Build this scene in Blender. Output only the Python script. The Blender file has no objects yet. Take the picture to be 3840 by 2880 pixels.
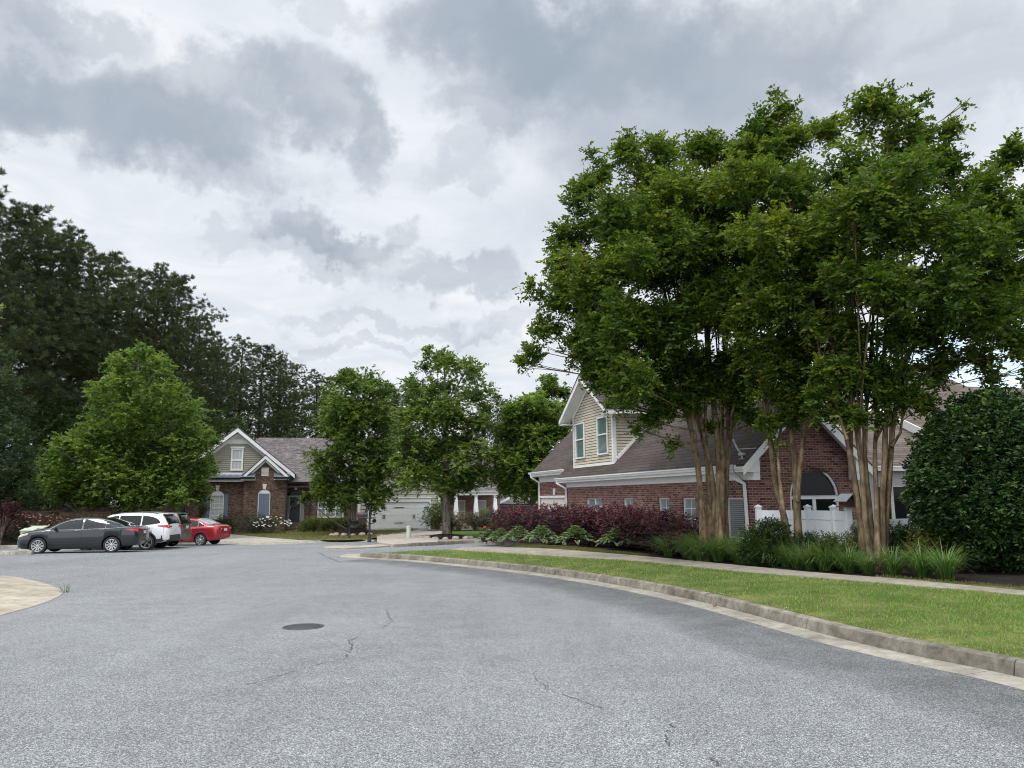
import bpy, bmesh, math, random
import numpy as np
from mathutils import Vector, Matrix

random.seed(7)
S = bpy.context.scene
COL = S.collection

# ------------------------------------------------------------------ camera
FPX = 2800.0
CAM = Vector((0, 0, 1.75))
TH = math.atan(426 / 2800)
RHO = 0.008
_F = Vector((0, math.cos(TH), math.sin(TH)))
_R0 = Vector((1, 0, 0))
_U0 = Vector((0, -math.sin(TH), math.cos(TH)))
_R = _R0 * math.cos(RHO) - _U0 * math.sin(RHO)
_U = _R0 * math.sin(RHO) + _U0 * math.cos(RHO)
cam_data = bpy.data.cameras.new("camera")
cam = bpy.data.objects.new("camera", cam_data)
COL.objects.link(cam)
cam_data.sensor_width = 36
cam_data.lens = 36 * FPX / 3840
cam_data.clip_start = 0.1
cam_data.clip_end = 3000
_m = Matrix((( _R.x, _U.x, -_F.x, CAM.x), (_R.y, _U.y, -_F.y, CAM.y), (_R.z, _U.z, -_F.z, CAM.z), (0, 0, 0, 1)))
cam.matrix_world = _m
S.camera = cam

# ------------------------------------------------------------------ render look
S.view_settings.view_transform = 'Standard'
S.view_settings.look = 'None'
S.view_settings.gamma = 1
S.view_settings.exposure = 0.4
S.render.engine = 'CYCLES'
S.cycles.max_bounces = 7
S.cycles.diffuse_bounces = 3
S.cycles.glossy_bounces = 3
S.cycles.transmission_bounces = 4
S.cycles.use_denoising = True
S.cycles.filter_width = 1.05

# ------------------------------------------------------------------ node helpers
def N(nt, typ, **kw):
    n = nt.nodes.new(typ)
    for k, v in kw.items():
        if k == 'inp':
            for kk, vv in v.items():
                n.inputs[kk].default_value = vv
        else:
            setattr(n, k, v)
    return n

def L(nt, a, b):
    nt.links.new(a, b)

def mth(nt, op, a, b=None, c=None, clamp=False):
    n = nt.nodes.new('ShaderNodeMath')
    n.operation = op
    n.use_clamp = clamp
    for i, x in enumerate((a, b, c)):
        if x is None:
            continue
        if isinstance(x, (int, float)):
            n.inputs[i].default_value = x
        else:
            nt.links.new(x, n.inputs[i])
    return n.outputs[0]

def vmth(nt, op, a, b=None):
    n = nt.nodes.new('ShaderNodeVectorMath')
    n.operation = op
    for i, x in enumerate((a, b)):
        if x is None:
            continue
        if isinstance(x, (tuple, list, Vector)):
            n.inputs[i].default_value = tuple(x)
        elif isinstance(x, (int, float)):
            n.inputs['Scale'].default_value = x
        else:
            nt.links.new(x, n.inputs[i])
    return n.outputs['Value'] if op in ('LENGTH', 'DOT_PRODUCT') else n.outputs['Vector']

def noise(nt, vec, scale, detail=4, rough=0.55, dist=0.0, col=False):
    n = nt.nodes.new('ShaderNodeTexNoise')
    n.inputs['Scale'].default_value = scale
    n.inputs['Detail'].default_value = detail
    n.inputs['Roughness'].default_value = rough
    n.inputs['Distortion'].default_value = dist
    if vec is not None:
        nt.links.new(vec, n.inputs['Vector'])
    return n.outputs['Color' if col else 'Fac']

def ramp(nt, fac, stops, interp='LINEAR'):
    n = nt.nodes.new('ShaderNodeValToRGB')
    n.color_ramp.interpolation = interp
    el = n.color_ramp.elements
    while len(el) < len(stops):
        el.new(0.5)
    for e, (p, c) in zip(el, stops):
        e.position = p
        e.color = (c[0], c[1], c[2], 1) if not isinstance(c, (int, float)) else (c, c, c, 1)
    nt.links.new(fac, n.inputs['Fac'])
    return n.outputs['Color']

def mix(nt, fac, a, b, blend='MIX'):
    n = nt.nodes.new('ShaderNodeMix')
    n.data_type = 'RGBA'
    n.blend_type = blend
    n.clamp_factor = True
    def put(sock, x):
        if isinstance(x, (int, float)):
            sock.default_value = x
        elif isinstance(x, (tuple, list)):
            sock.default_value = (x[0], x[1], x[2], 1)
        else:
            nt.links.new(x, sock)
    put(n.inputs[0], fac)
    put(n.inputs[6], a)
    put(n.inputs[7], b)
    return n.outputs[2]

def sstep(nt, x, lo, hi, a=0.0, b=1.0):
    n = nt.nodes.new('ShaderNodeMapRange')
    n.interpolation_type = 'SMOOTHSTEP'
    n.inputs['From Min'].default_value = lo
    n.inputs['From Max'].default_value = hi
    n.inputs['To Min'].default_value = a
    n.inputs['To Max'].default_value = b
    nt.links.new(x, n.inputs['Value'])
    return n.outputs['Result']

# ------------------------------------------------------------------ pixel helpers (photo pixels, 3840 x 2880)
def ray(u, v):
    return _F + _R * ((u - 1920) / FPX) + _U * ((1440 - v) / FPX)

def px(u, v, Y):
    d = ray(u, v)
    return CAM + d * (Y / d.y)

def dpx(x, y, Y):
    return px(x * 1.7360, y * 1.7360, Y)

def solve(u, v, zf, lo=1.5, hi=200.0):
    d = ray(u, v)
    for _ in range(50):
        m = 0.5 * (lo + hi)
        p = CAM + d * (m / d.y)
        if p.z > zf(p.x, p.y):
            lo = m
        else:
            hi = m
    return CAM + d * (lo / d.y)

_gy = [-80, 0, 11, 20, 31.5, 36, 42, 50, 60, 900]
_gz = [0.05, 0, -.13, -.24, -.38, -.51, -.68, -.74, -.78, -.9]
def g(y):
    return float(np.interp(y, _gy, _gz))

def ong(u, v, dz=0.0):
    return solve(u, v, lambda x, y: g(y) + dz)

# ------------------------------------------------------------------ world: overcast cloud sky
W = bpy.data.worlds.new("World")
S.world = W
W.use_nodes = True
SUN_EL, SUN_AZ = 58.0, 215.0        # azimuth clockwise from +Y (the view direction)
def build_world():
    nt = W.node_tree
    nt.nodes.clear()
    out = N(nt, 'ShaderNodeOutputWorld')
    bg = N(nt, 'ShaderNodeBackground')
    bg.inputs['Strength'].default_value = 0.1
    L(nt, bg.outputs[0], out.inputs[0])
    sky = N(nt, 'ShaderNodeTexSky', sky_type='NISHITA', sun_disc=False,
            sun_elevation=math.radians(SUN_EL), sun_rotation=math.radians(SUN_AZ))
    tc = N(nt, 'ShaderNodeTexCoord')
    d = tc.outputs['Generated']
    sep = N(nt, 'ShaderNodeSeparateXYZ')
    L(nt, d, sep.inputs[0])
    # cloud-plane coordinates: flatten clouds towards the horizon
    zc = mth(nt, 'MAXIMUM', mth(nt, 'ADD', sep.outputs['Z'], 0.10), 0.06)
    cp = N(nt, 'ShaderNodeCombineXYZ')
    L(nt, mth(nt, 'DIVIDE', sep.outputs['X'], zc), cp.inputs[0])
    L(nt, mth(nt, 'DIVIDE', sep.outputs['Y'], zc), cp.inputs[1])
    cpl = cp.outputs[0]
    n1 = noise(nt, d, 5.0, 6, 0.55, col=True)
    n2 = noise(nt, d, 17.0, 6, 0.6, col=True)
    off = vmth(nt, 'SCALE', vmth(nt, 'SUBTRACT', n1, (0.5, 0.5, 0.5)), 0.20)
    off2 = vmth(nt, 'SCALE', vmth(nt, 'SUBTRACT', n2, (0.5, 0.5, 0.5)), 0.11)
    n3 = noise(nt, d, 48.0, 5, 0.6, col=True)
    off3 = vmth(nt, 'SCALE', vmth(nt, 'SUBTRACT', n3, (0.5, 0.5, 0.5)), 0.035)
    dd = vmth(nt, 'ADD', vmth(nt, 'ADD', vmth(nt, 'ADD', d, off), off2), off3)
    # cloud masses: direction (photo point in 2212-px coordinates), half sizes, darkness
    blobs = [(300, 270, .17, .062, .50), (380, 305, .10, .045, .55), (130, 215, .10, .045, .45), (480, 215, .12, .048, .50), (690, 225, .075, .06, .58), (765, 290, .032, .05, .45), (450, 375, .12, .045, .55),
             (1130, 90, .16, .075, .70), (1180, 110, .09, .05, .45), (1010, 40, .11, .045, .50), (1330, 130, .18, .075, .60), (1500, 240, .20, .09, .60), (1080, 270, .09, .038, .55), (1650, 120, .14, .08, .50), (1900, 90, .10, .05, .38), (2140, 130, .09, .055, .35),
             (640, 520, .075, .034, .62), (650, 535, .045, .02, .4), (775, 540, .065, .030, .55), (860, 500, .035, .025, .35), (700, 585, .10, .024, .40), (1000, 590, .10, .028, .50), (470, 545, .045, .018, .28),
             (850, 700, .15, .014, .30), (40, 60, .07, .09, .50), (180, 10, .09, .035, .45), (700, 20, .08, .025, .30), (30, 235, .05, .035, .40),
             (1000, 370, .09, .026, .32), (800, 765, .16, .012, .28), (1100, 690, .1, .018, .25), (1600, 420, .3, .08, .3)]
    acc = None
    for (x, y, a, b, k) in blobs:
        c = ray(x * 1.736, y * 1.736).normalized()
        q = vmth(nt, 'MULTIPLY', vmth(nt, 'SUBTRACT', dd, tuple(c)), (1 / a, 0.6 / a, 1 / b))
        val = sstep(nt, vmth(nt, 'LENGTH', q), 1.15, 0.5, 0, k)
        acc = val if acc is None else mth(nt, 'ADD', acc, mth(nt, 'MULTIPLY', val, mth(nt, 'SUBTRACT', 1.0, acc)))
    # drifting texture all over the sky
    t1 = noise(nt, cpl, 0.9, 8, 0.58, 0.4)
    t2 = noise(nt, d, 11.0, 7, 0.62, 0.3)
    t3 = noise(nt, cpl, 2.6, 8, 0.6, 0.6)
    wob = mth(nt, 'MULTIPLY', mth(nt, 'SUBTRACT', t2, 0.5), 0.75)
    mask = mth(nt, 'ADD', mth(nt, 'MULTIPLY', acc, mth(nt, 'ADD', 1.0, wob)), mth(nt, 'MULTIPLY', mth(nt, 'SUBTRACT', t1, 0.50), 0.34), clamp=True)
    light = ramp(nt, t3, [(0.28, (5.4, 5.8, 6.35)), (0.5, (6.1, 6.45, 6.95)), (0.70, (7.1, 7.25, 7.45))])
    dark = ramp(nt, t2, [(0.3, (2.2, 2.68, 3.3)), (0.7, (3.2, 3.72, 4.35))])
    cloud = mix(nt, mask, light, dark)
    # thin veil where the clear blue comes through low on the right
    cb = ray(2120 * 1.736, 790 * 1.736).normalized()
    q = vmth(nt, 'MULTIPLY', vmth(nt, 'SUBTRACT', dd, tuple(cb)), (1 / .30, 0.3, 1 / .07))
    gap = mth(nt, 'MULTIPLY', sstep(nt, vmth(nt, 'LENGTH', q), 1.2, 0.3), 0.5)
    base = mix(nt, gap, cloud, mix(nt, 1.0, vmth(nt, 'SCALE', sky.outputs[0], 2.0), (1.1, 1.6, 2.2), 'ADD'))
    # an overcast sky is brightest overhead
    zen = sstep(nt, sep.outputs['Z'], 0.58, 0.95, 1.0, 2.3)
    fin = vmth(nt, 'MULTIPLY', base, (1, 1, 1))
    n = nt.nodes.new('ShaderNodeVectorMath')
    n.operation = 'SCALE'
    L(nt, fin, n.inputs[0])
    rear = sstep(nt, mth(nt, 'MULTIPLY', sep.outputs['Y'], -1.0), -0.1, 0.6, 1.0, 1.9)  # added boost: unseen sky behind the camera brightened to lift camera-facing walls
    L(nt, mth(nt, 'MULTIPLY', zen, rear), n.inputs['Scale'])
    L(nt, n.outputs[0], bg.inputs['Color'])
build_world()

sun_d = bpy.data.lights.new("sun", 'SUN')
sun_d.energy = 1.45
sun_d.angle = math.radians(14)
sun_d.color = (1.0, 0.96, 0.9)
sun = bpy.data.objects.new("sun", sun_d)
COL.objects.link(sun)
_e, _a = math.radians(SUN_EL), math.radians(SUN_AZ)
_sd = Vector((math.sin(_a) * math.cos(_e), math.cos(_a) * math.cos(_e), math.sin(_e)))
sun.rotation_euler = _sd.to_track_quat('Z', 'Y').to_euler()

# ------------------------------------------------------------------ materials
MATS = {}
def newmat(name):
    m = bpy.data.materials.new(name)
    m.use_nodes = True
    nt = m.node_tree
    b = nt.nodes['Principled BSDF']
    MATS[name] = m
    return m, nt, b

def coord(nt, kind='Object'):
    return N(nt, 'ShaderNodeTexCoord').outputs[kind]

def bump(nt, b, h, strength=0.3, dist=0.01):
    n = N(nt, 'ShaderNodeBump')
    n.inputs['Strength'].default_value = strength
    n.inputs['Distance'].default_value = dist
    L(nt, h, n.inputs['Height'])
    L(nt, n.outputs[0], b.inputs['Normal'])

def flat(name, col, rough=0.6, metal=0.0, spec=0.5, var=0.0, scale=6.0, bmp=0.0, bscale=60, coat=0.0):
    m, nt, b = newmat(name)
    b.inputs['Roughness'].default_value = rough
    b.inputs['Metallic'].default_value = metal
    b.inputs['Specular IOR Level'].default_value = spec
    b.inputs['Coat Weight'].default_value = coat
    b.inputs['Coat Roughness'].default_value = 0.05
    if var > 0:
        c = coord(nt)
        f = noise(nt, c, scale, 5, 0.6)
        lo = tuple(max(0, x * (1 - var)) for x in col)
        hi = tuple(min(1, x * (1 + var)) for x in col)
        L(nt, ramp(nt, f, [(0.3, lo), (0.7, hi)]), b.inputs['Base Color'])
    else:
        b.inputs['Base Color'].default_value = (*col, 1)
    if bmp > 0:
        bump(nt, b, noise(nt, coord(nt), bscale, 3), bmp, 0.01)
    return m

def leafmat(name, stops, trans=0.3, rough=0.5, tcol=1.5, spec=0.35):
    m, nt, b = newmat(name)
    at = N(nt, 'ShaderNodeAttribute', attribute_name='var')
    c = ramp(nt, at.outputs['Fac'], stops)
    L(nt, c, b.inputs['Base Color'])
    b.inputs['Roughness'].default_value = rough
    b.inputs['Specular IOR Level'].default_value = spec
    out = nt.nodes['Material Output']
    tr = N(nt, 'ShaderNodeBsdfTranslucent')
    L(nt, mix(nt, 1.0, c, (tcol * 1.05, tcol * 1.1, tcol * .55), 'MULTIPLY'), tr.inputs['Color'])
    ms = N(nt, 'ShaderNodeMixShader')
    ms.inputs[0].default_value = trans
    L(nt, b.outputs[0], ms.inputs[1])
    L(nt, tr.outputs[0], ms.inputs[2])
    L(nt, ms.outputs[0], out.inputs['Surface'])
    return m

def brickmat(name, cols, mortar, bw=0.203, bh=0.0677, msize=0.0055):
    m, nt, b = newmat(name)
    uv = coord(nt, 'UV')
    t = N(nt, 'ShaderNodeTexBrick')
    t.offset = 0.5
    t.inputs['Scale'].default_value = 1.0
    t.inputs['Brick Width'].default_value = bw
    t.inputs['Row Height'].default_value = bh
    t.inputs['Mortar Size'].default_value = msize
    t.inputs['Mortar Smooth'].default_value = 0.3
    t.inputs['Color1'].default_value = (0, 0, 0, 1)
    t.inputs['Color2'].default_value = (1, 1, 1, 1)
    t.inputs['Mortar'].default_value = (0.5, 0.5, 0.5, 1)
    t.inputs['Bias'].default_value = 0.0
    L(nt, uv, t.inputs['Vector'])
    br = ramp(nt, t.outputs['Color'], cols)
    br = mix(nt, 0.55, br, ramp(nt, noise(nt, uv, 22, 5, 0.65), [(0.25, 0.55), (0.75, 1.35)]), 'MULTIPLY')
    br = mix(nt, 0.5, br, ramp(nt, noise(nt, uv, 0.7, 4, 0.6), [(0.3, 0.72), (0.7, 1.2)]), 'MULTIPLY')
    mo = mix(nt, 0.6, mortar, ramp(nt, noise(nt, uv, 5, 5), [(0.3, 0.6), (0.7, 1.25)]), 'MULTIPLY')
    L(nt, mix(nt, t.outputs['Fac'], br, mo), b.inputs['Base Color'])
    b.inputs['Roughness'].default_value = 0.9
    b.inputs['Specular IOR Level'].default_value = 0.2
    bump(nt, b, mth(nt, 'SUBTRACT', 1.0, t.outputs['Fac']), 0.6, 0.008)
    return m

def shinglemat(name, cols, row=0.145, wid=0.30):
    m, nt, b = newmat(name)
    uv = coord(nt, 'UV')
    t = N(nt, 'ShaderNodeTexBrick')
    t.offset = 0.37
    t.inputs['Scale'].default_value = 1.0
    t.inputs['Brick Width'].default_value = wid
    t.inputs['Row Height'].default_value = row
    t.inputs['Mortar Size'].default_value = 0.011
    t.inputs['Mortar Smooth'].default_value = 0.4
    t.inputs['Color1'].default_value = (0, 0, 0, 1)
    t.inputs['Color2'].default_value = (1, 1, 1, 1)
    L(nt, uv, t.inputs['Vector'])
    sp = N(nt, 'ShaderNodeSeparateXYZ')
    L(nt, uv, sp.inputs[0])
    fr = mth(nt, 'FRACT', mth(nt, 'DIVIDE', sp.outputs['Y'], row))
    c = ramp(nt, t.outputs['Color'], cols)
    c = mix(nt, 0.5, c, ramp(nt, noise(nt, uv, 60, 3, 0.7), [(0.25, 0.6), (0.75, 1.4)]), 'MULTIPLY')
    c = mix(nt, 0.6, c, ramp(nt, noise(nt, uv, 0.55, 4, 0.6), [(0.3, 0.86), (0.7, 1.12)]), 'MULTIPLY')
    L(nt, mix(nt, mth(nt, 'MULTIPLY', t.outputs['Fac'], 0.7), c, (0.012, 0.011, 0.011)), b.inputs['Base Color'])
    b.inputs['Roughness'].default_value = 0.95
    b.inputs['Specular IOR Level'].default_value = 0.15
    bump(nt, b, mth(nt, 'SUBTRACT', 1.0, fr), 0.8, 0.012)
    return m

def concretemat(name, base, dark, stain=0.5, speck=0.25):
    m, nt, b = newmat(name)
    c = coord(nt)
    a = ramp(nt, noise(nt, c, 1.3, 6, 0.65), [(0.3, dark), (0.68, base)])
    a = mix(nt, stain, a, ramp(nt, noise(nt, c, 5.5, 6, 0.7, 0.5), [(0.35, 0.55), (0.6, 1.1)]), 'MULTIPLY')
    a = mix(nt, speck, a, ramp(nt, noise(nt, c, 160, 3, 0.8), [(0.3, 0.3), (0.7, 1.5)]), 'MULTIPLY')
    L(nt, a, b.inputs['Base Color'])
    b.inputs['Roughness'].default_value = 0.92
    b.inputs['Specular IOR Level'].default_value = 0.2
    bump(nt, b, noise(nt, c, 90, 4, 0.7), 0.25, 0.006)
    return m

def asphaltmat():
    m, nt, b = newmat('asphalt')
    c = coord(nt)
    v = N(nt, 'ShaderNodeTexVoronoi')
    v.inputs['Scale'].default_value = 110
    L(nt, c, v.inputs['Vector'])
    sp = N(nt, 'ShaderNodeSeparateColor')
    L(nt, v.outputs['Color'], sp.inputs[0])
    stone = ramp(nt, sp.outputs[0], [(0.0, (.075, .077, .080)), (0.35, (.155, .158, .162)), (0.65, (.245, .249, .254)), (0.93, (.37, .375, .38)), (1.0, (.50, .505, .50))])
    edge = ramp(nt, v.outputs['Distance'], [(0.30, 1.0), (0.75, 0.35)])
    a = mix(nt, 0.75, stone, edge, 'MULTIPLY')
    big = ramp(nt, noise(nt, c, 0.23, 6, 0.6), [(0.3, 0.84), (0.7, 1.14)])
    a = mix(nt, 0.8, a, big, 'MULTIPLY')
    mid = ramp(nt, noise(nt, c, 2.2, 6, 0.7), [(0.3, 0.82), (0.7, 1.16)])
    a = mix(nt, 0.6, a, mid, 'MULTIPLY')
    # wear streaks along the carriageway and darker damp blotches
    st = noise(nt, vmth(nt, 'MULTIPLY', c, (0.9, 0.12, 1)), 1.1, 5, 0.6)
    a = mix(nt, 0.5, a, ramp(nt, st, [(0.3, 0.85), (0.65, 1.1)]), 'MULTIPLY')
    L(nt, mix(nt, 1.0, a, (1.22, 1.232, 1.24), 'MULTIPLY'), b.inputs['Base Color'])
    b.inputs['Roughness'].default_value = 0.8
    b.inputs['Specular IOR Level'].default_value = 0.35
    bump(nt, b, v.outputs['Distance'], 0.7, 0.006)
    return m

def groundmat(name, stops, scale=3.0, fine=60, bmp=0.5, rough=0.95):
    m, nt, b = newmat(name)
    c = coord(nt)
    a = ramp(nt, noise(nt, c, scale, 7, 0.65), stops)
    a = mix(nt, 0.7, a, ramp(nt, noise(nt, c, fine, 4, 0.75), [(0.3, 0.35), (0.7, 1.5)]), 'MULTIPLY')
    L(nt, a, b.inputs['Base Color'])
    b.inputs['Roughness'].default_value = rough
    b.inputs['Specular IOR Level'].default_value = 0.15
    bump(nt, b, noise(nt, c, fine * .7, 4, 0.7), bmp, 0.03)
    return m

def barkmat(name, lo, hi, sc=(9, 9, 1.2)):
    m, nt, b = newmat(name)
    c = vmth(nt, 'MULTIPLY', coord(nt), sc)
    a = ramp(nt, noise(nt, c, 1.0, 6, 0.62, 0.8), [(0.3, lo), (0.68, hi)])
    a = mix(nt, 0.75, a, ramp(nt, noise(nt, vmth(nt, 'MULTIPLY', coord(nt), (1, 1, .45)), 6.0, 4, 0.6, 1.2), [(0.40, 0.55), (0.50, 1.0), (0.60, 1.5)]), 'MULTIPLY')
    L(nt, a, b.inputs['Base Color'])
    b.inputs['Roughness'].default_value = 0.85
    b.inputs['Specular IOR Level'].default_value = 0.2
    bump(nt, b, noise(nt, c, 3.0, 4, 0.7), 0.5, 0.02)
    return m

def carpaint(name, col, metal=0.6, rough=0.32):
    m, nt, b = newmat(name)
    b.inputs['Base Color'].default_value = (*col, 1)
    b.inputs['Metallic'].default_value = metal
    b.inputs['Roughness'].default_value = rough
    b.inputs['Coat Weight'].default_value = 1.0
    b.inputs['Coat Roughness'].default_value = 0.03
    return m

def blindmat(name, slat, gap, pitch=0.055, rough=0.15):
    m, nt, b = newmat(name)
    uv = coord(nt, 'UV')
    sp = N(nt, 'ShaderNodeSeparateXYZ')
    L(nt, uv, sp.inputs[0])
    fr = mth(nt, 'FRACT', mth(nt, 'DIVIDE', sp.outputs['Y'], pitch))
    L(nt, ramp(nt, fr, [(0.0, gap), (0.28, gap), (0.36, slat), (0.95, slat), (1.0, gap)]), b.inputs['Base Color'])
    b.inputs['Roughness'].default_value = 0.4
    b.inputs['Coat Weight'].default_value = 0.6
    b.inputs['Coat Roughness'].default_value = 0.03
    return m

M = {}
M['asphalt'] = asphaltmat()
def edge_stain():
    m, nt, b = newmat('edge_stain')
    at = N(nt, 'ShaderNodeAttribute', attribute_name='fade')
    c = coord(nt)
    b.inputs['Base Color'].default_value = (.085, .082, .078, 1)
    b.inputs['Roughness'].default_value = .85
    nz = ramp(nt, noise(nt, c, 1.6, 6, .65), [(.3, .35), (.7, 1.0)])
    nf = ramp(nt, noise(nt, c, 90, 2, .6), [(.35, .4), (.65, 1.0)])
    a = mth(nt, 'MULTIPLY', mth(nt, 'MULTIPLY', at.outputs['Fac'], nz), nf)
    L(nt, mth(nt, 'MULTIPLY', a, .62), b.inputs['Alpha'])
    return m
M['edge_stain'] = edge_stain()
M['crack'] = flat('crack', (0.065, 0.065, 0.067), 0.95, var=0.3)
M['patch'] = flat('dark_patch', (0.075, 0.078, 0.083), 0.9, var=0.3, scale=140, bmp=0.4, bscale=180)
M['iron'] = flat('cast_iron', (0.07, 0.07, 0.072), 0.6, 0.2, var=0.4, scale=60, bmp=0.4, bscale=120)
M['kerb'] = concretemat('kerb_concrete', (.33, .305, .25), (.125, .11, .088), 0.9, 0.55)
M['gutter'] = concretemat('gutter_concrete', (.40, .372, .31), (.22, .20, .165), 0.65, 0.5)
M['walk'] = concretemat('walk_concrete', (.36, .325, .27), (.22, .195, .16), 0.5, 0.3)
M['drive'] = concretemat('drive_concrete', (.47, .42, .36), (.30, .26, .22), 0.45, 0.2)
M['apron'] = concretemat('apron_concrete', (.47, .42, .335), (.29, .25, .19), 0.55, 0.4)
M['soil'] = groundmat('lawn_soil', [(0.3, (.060, .085, .018)), (0.5, (.10, .12, .035)), (0.68, (.20, .19, .075))], 1.4, 55)
M['lawn_far'] = groundmat('lawn_far', [(0.3, (.085, .085, .030)), (0.55, (.13, .125, .045)), (0.7, (.17, .15, .06))], 0.8, 40)
M['lawn_lush'] = groundmat('lawn_lush', [(0.3, (.05, .095, .015)), (0.7, (.085, .14, .028))], 0.8, 40)
M['mulch'] = groundmat('mulch', [(0.3, (.012, .010, .009)), (0.6, (.032, .025, .021)), (0.75, (.06, .045, .036))], 6, 45, 1.0)
M['mulch_brown'] = groundmat('mulch_brown', [(0.3, (.020, .014, .011)), (0.6, (.05, .034, .026)), (0.78, (.12, .085, .06))], 4, 40, 1.0)
M['earth'] = groundmat('earth', [(0.3, (.03, .04, .015)), (0.7, (.06, .065, .03))], 0.2, 10)
M['brick_red'] = brickmat('brick_red', [(0.0, (.060, .026, .024)), (0.2, (.12, .050, .045)), (0.55, (.175, .074, .064)), (0.85, (.22, .10, .085)), (1.0, (.27, .15, .13))], (.34, .275, .23), msize=.0075)
M['brick_brown'] = brickmat('brick_brown', [(0.0, (.048, .029, .022)), (0.35, (.095, .056, .041)), (0.7, (.135, .082, .060)), (1.0, (.19, .125, .095))], (.17, .135, .11))
M['shingle_grey'] = shinglemat('shingle_grey', [(0.0, (.085, .076, .075)), (0.4, (.125, .112, .110)), (0.75, (.155, .138, .134)), (1.0, (.20, .178, .172))], 0.16, 0.30)
M['shingle_brown'] = shinglemat('shingle_brown', [(0.0, (.070, .057, .052)), (0.5, (.082, .067, .061)), (1.0, (.094, .078, .071))], 0.16, 0.9)
M['shingle_tan'] = shinglemat('shingle_tan', [(0.0, (.11, .088, .076)), (0.5, (.14, .114, .098)), (1.0, (.17, .14, .12))], 0.145, 0.9)
M['siding_tan'] = flat('siding_tan', (.50, .45, .36), 0.55, var=0.10, scale=1.5)
M['siding_green'] = flat('siding_green', (.27, .258, .200), 0.55, var=0.08, scale=1.5)
M['siding_beige'] = flat('siding_beige', (.40, .375, .31), 0.55, var=0.08, scale=1.5)
M['trim'] = flat('white_trim', (.72, .72, .71), 0.45, var=0.05, scale=3)
M['trim_dim'] = flat('cream_trim', (.62, .59, .52), 0.5, var=0.06, scale=3)
M['vinyl'] = flat('white_vinyl', (.70, .73, .75), 0.35, var=0.04, scale=2)
M['black'] = flat('black_metal', (.012, .013, .014), 0.4, 0.0, var=0.2)
M['blackgutter'] = flat('black_gutter', (.016, .014, .014), 0.45)
M['shutter'] = flat('blue_shutter', (.12, .155, .21), 0.5, var=0.06)
M['door_navy'] = flat('navy_door', (.022, .027, .042), 0.4)
M['standing_seam'] = flat('blue_grey_metal_roof', (.16, .20, .25), 0.35, 0.4)
M['glass_dark'] = flat('dark_glass', (.006, .007, .008), 0.05, 0.0, 0.12)
M['glass_green'] = flat('green_glass', (.10, .165, .150), 0.06, 0.0, 0.6, coat=0.5, var=0.25, scale=1.2)
M['glass_car'] = flat('car_glass', (.008, .009, .010), 0.04, 0.0, 0.45)
M['glass_pale'] = flat('pale_glass', (.22, .27, .27), 0.05, 0.0, 0.6, coat=0.7, var=0.3, scale=2)
M['blind'] = blindmat('window_blind', (.60, .61, .58), (.10, .115, .11))
M['blind_dim'] = blindmat('window_blind_dim', (.24, .27, .26), (.045, .055, .055))
M['curtain'] = flat('pale_curtain', (.36, .37, .35), 0.7, var=0.12, scale=4)
M['bark_crape'] = barkmat('bark_crape', (.050, .036, .020), (.215, .158, .095), (7, 7, 1.6))
M['bark_maple'] = barkmat('bark_maple', (.09, .078, .062), (.23, .205, .165), (11, 11, 1.6))
M['bark_pine'] = barkmat('bark_pine', (.022, .017, .014), (.065, .050, .040), (5, 5, 1.2))
M['leaf_crape'] = leafmat('leaf_crape', [(0.0, (.026, .062, .009)), (0.5, (.060, .108, .012)), (0.85, (.112, .160, .017)), (1.0, (.19, .215, .026))], 0.40)
M['leaf_maple'] = leafmat('leaf_maple', [(0.0, (.040, .082, .016)), (0.5, (.088, .150, .028)), (1.0, (.18, .24, .055))], 0.38)
M['leaf_maple2'] = leafmat('leaf_maple_deep', [(0.0, (.040, .082, .016)), (0.5, (.085, .142, .026)), (1.0, (.19, .24, .052))], 0.36)
M['leaf_dark'] = leafmat('leaf_dark_shrub', [(0.0, (.012, .030, .008)), (0.6, (.028, .064, .013)), (0.9, (.055, .11, .018)), (1.0, (.11, .18, .03))], 0.15, 0.42, spec=0.3)
M['leaf_bg'] = leafmat('leaf_background', [(0.0, (.018, .036, .010)), (0.6, (.036, .066, .014)), (1.0, (.06, .10, .02))], 0.3)
M['leaf_cedar'] = leafmat('leaf_cedar', [(0.0, (.016, .032, .010)), (0.6, (.030, .056, .014)), (1.0, (.050, .082, .02))], 0.15, 0.7)
M['needle'] = leafmat('pine_needle', [(0.0, (.026, .038, .018)), (0.5, (.054, .070, .032)), (1.0, (.10, .118, .052))], 0.2, 0.8, spec=.08)
M['leaf_plum'] = leafmat('leaf_plum', [(0.0, (.017, .007, .012)), (0.5, (.048, .013, .022)), (0.8, (.115, .030, .042)), (1.0, (.22, .075, .085))], 0.25, 0.5, 1.1)
M['leaf_box'] = leafmat('leaf_boxwood', [(0.0, (.040, .062, .012)), (0.5, (.085, .115, .022)), (1.0, (.15, .19, .04))], 0.25)
M['leaf_nandina'] = leafmat('leaf_nandina', [(0.0, (.022, .045, .010)), (0.55, (.055, .085, .016)), (0.85, (.11, .115, .022)), (1.0, (.20, .15, .03))], 0.3)
M['leaf_nandina_dark'] = leafmat('leaf_nandina_dark', [(0.0, (.012, .030, .008)), (0.7, (.028, .055, .013)), (1.0, (.07, .085, .02))], 0.25)
M['leaf_grey'] = leafmat('leaf_grey_shrub', [(0.0, (.03, .038, .028)), (0.6, (.06, .072, .05)), (1.0, (.11, .12, .08))], 0.2)
M['leaf_autumn'] = leafmat('leaf_rusty', [(0.0, (.045, .035, .016)), (0.5, (.11, .075, .035)), (1.0, (.22, .16, .08))], 0.2)
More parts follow.
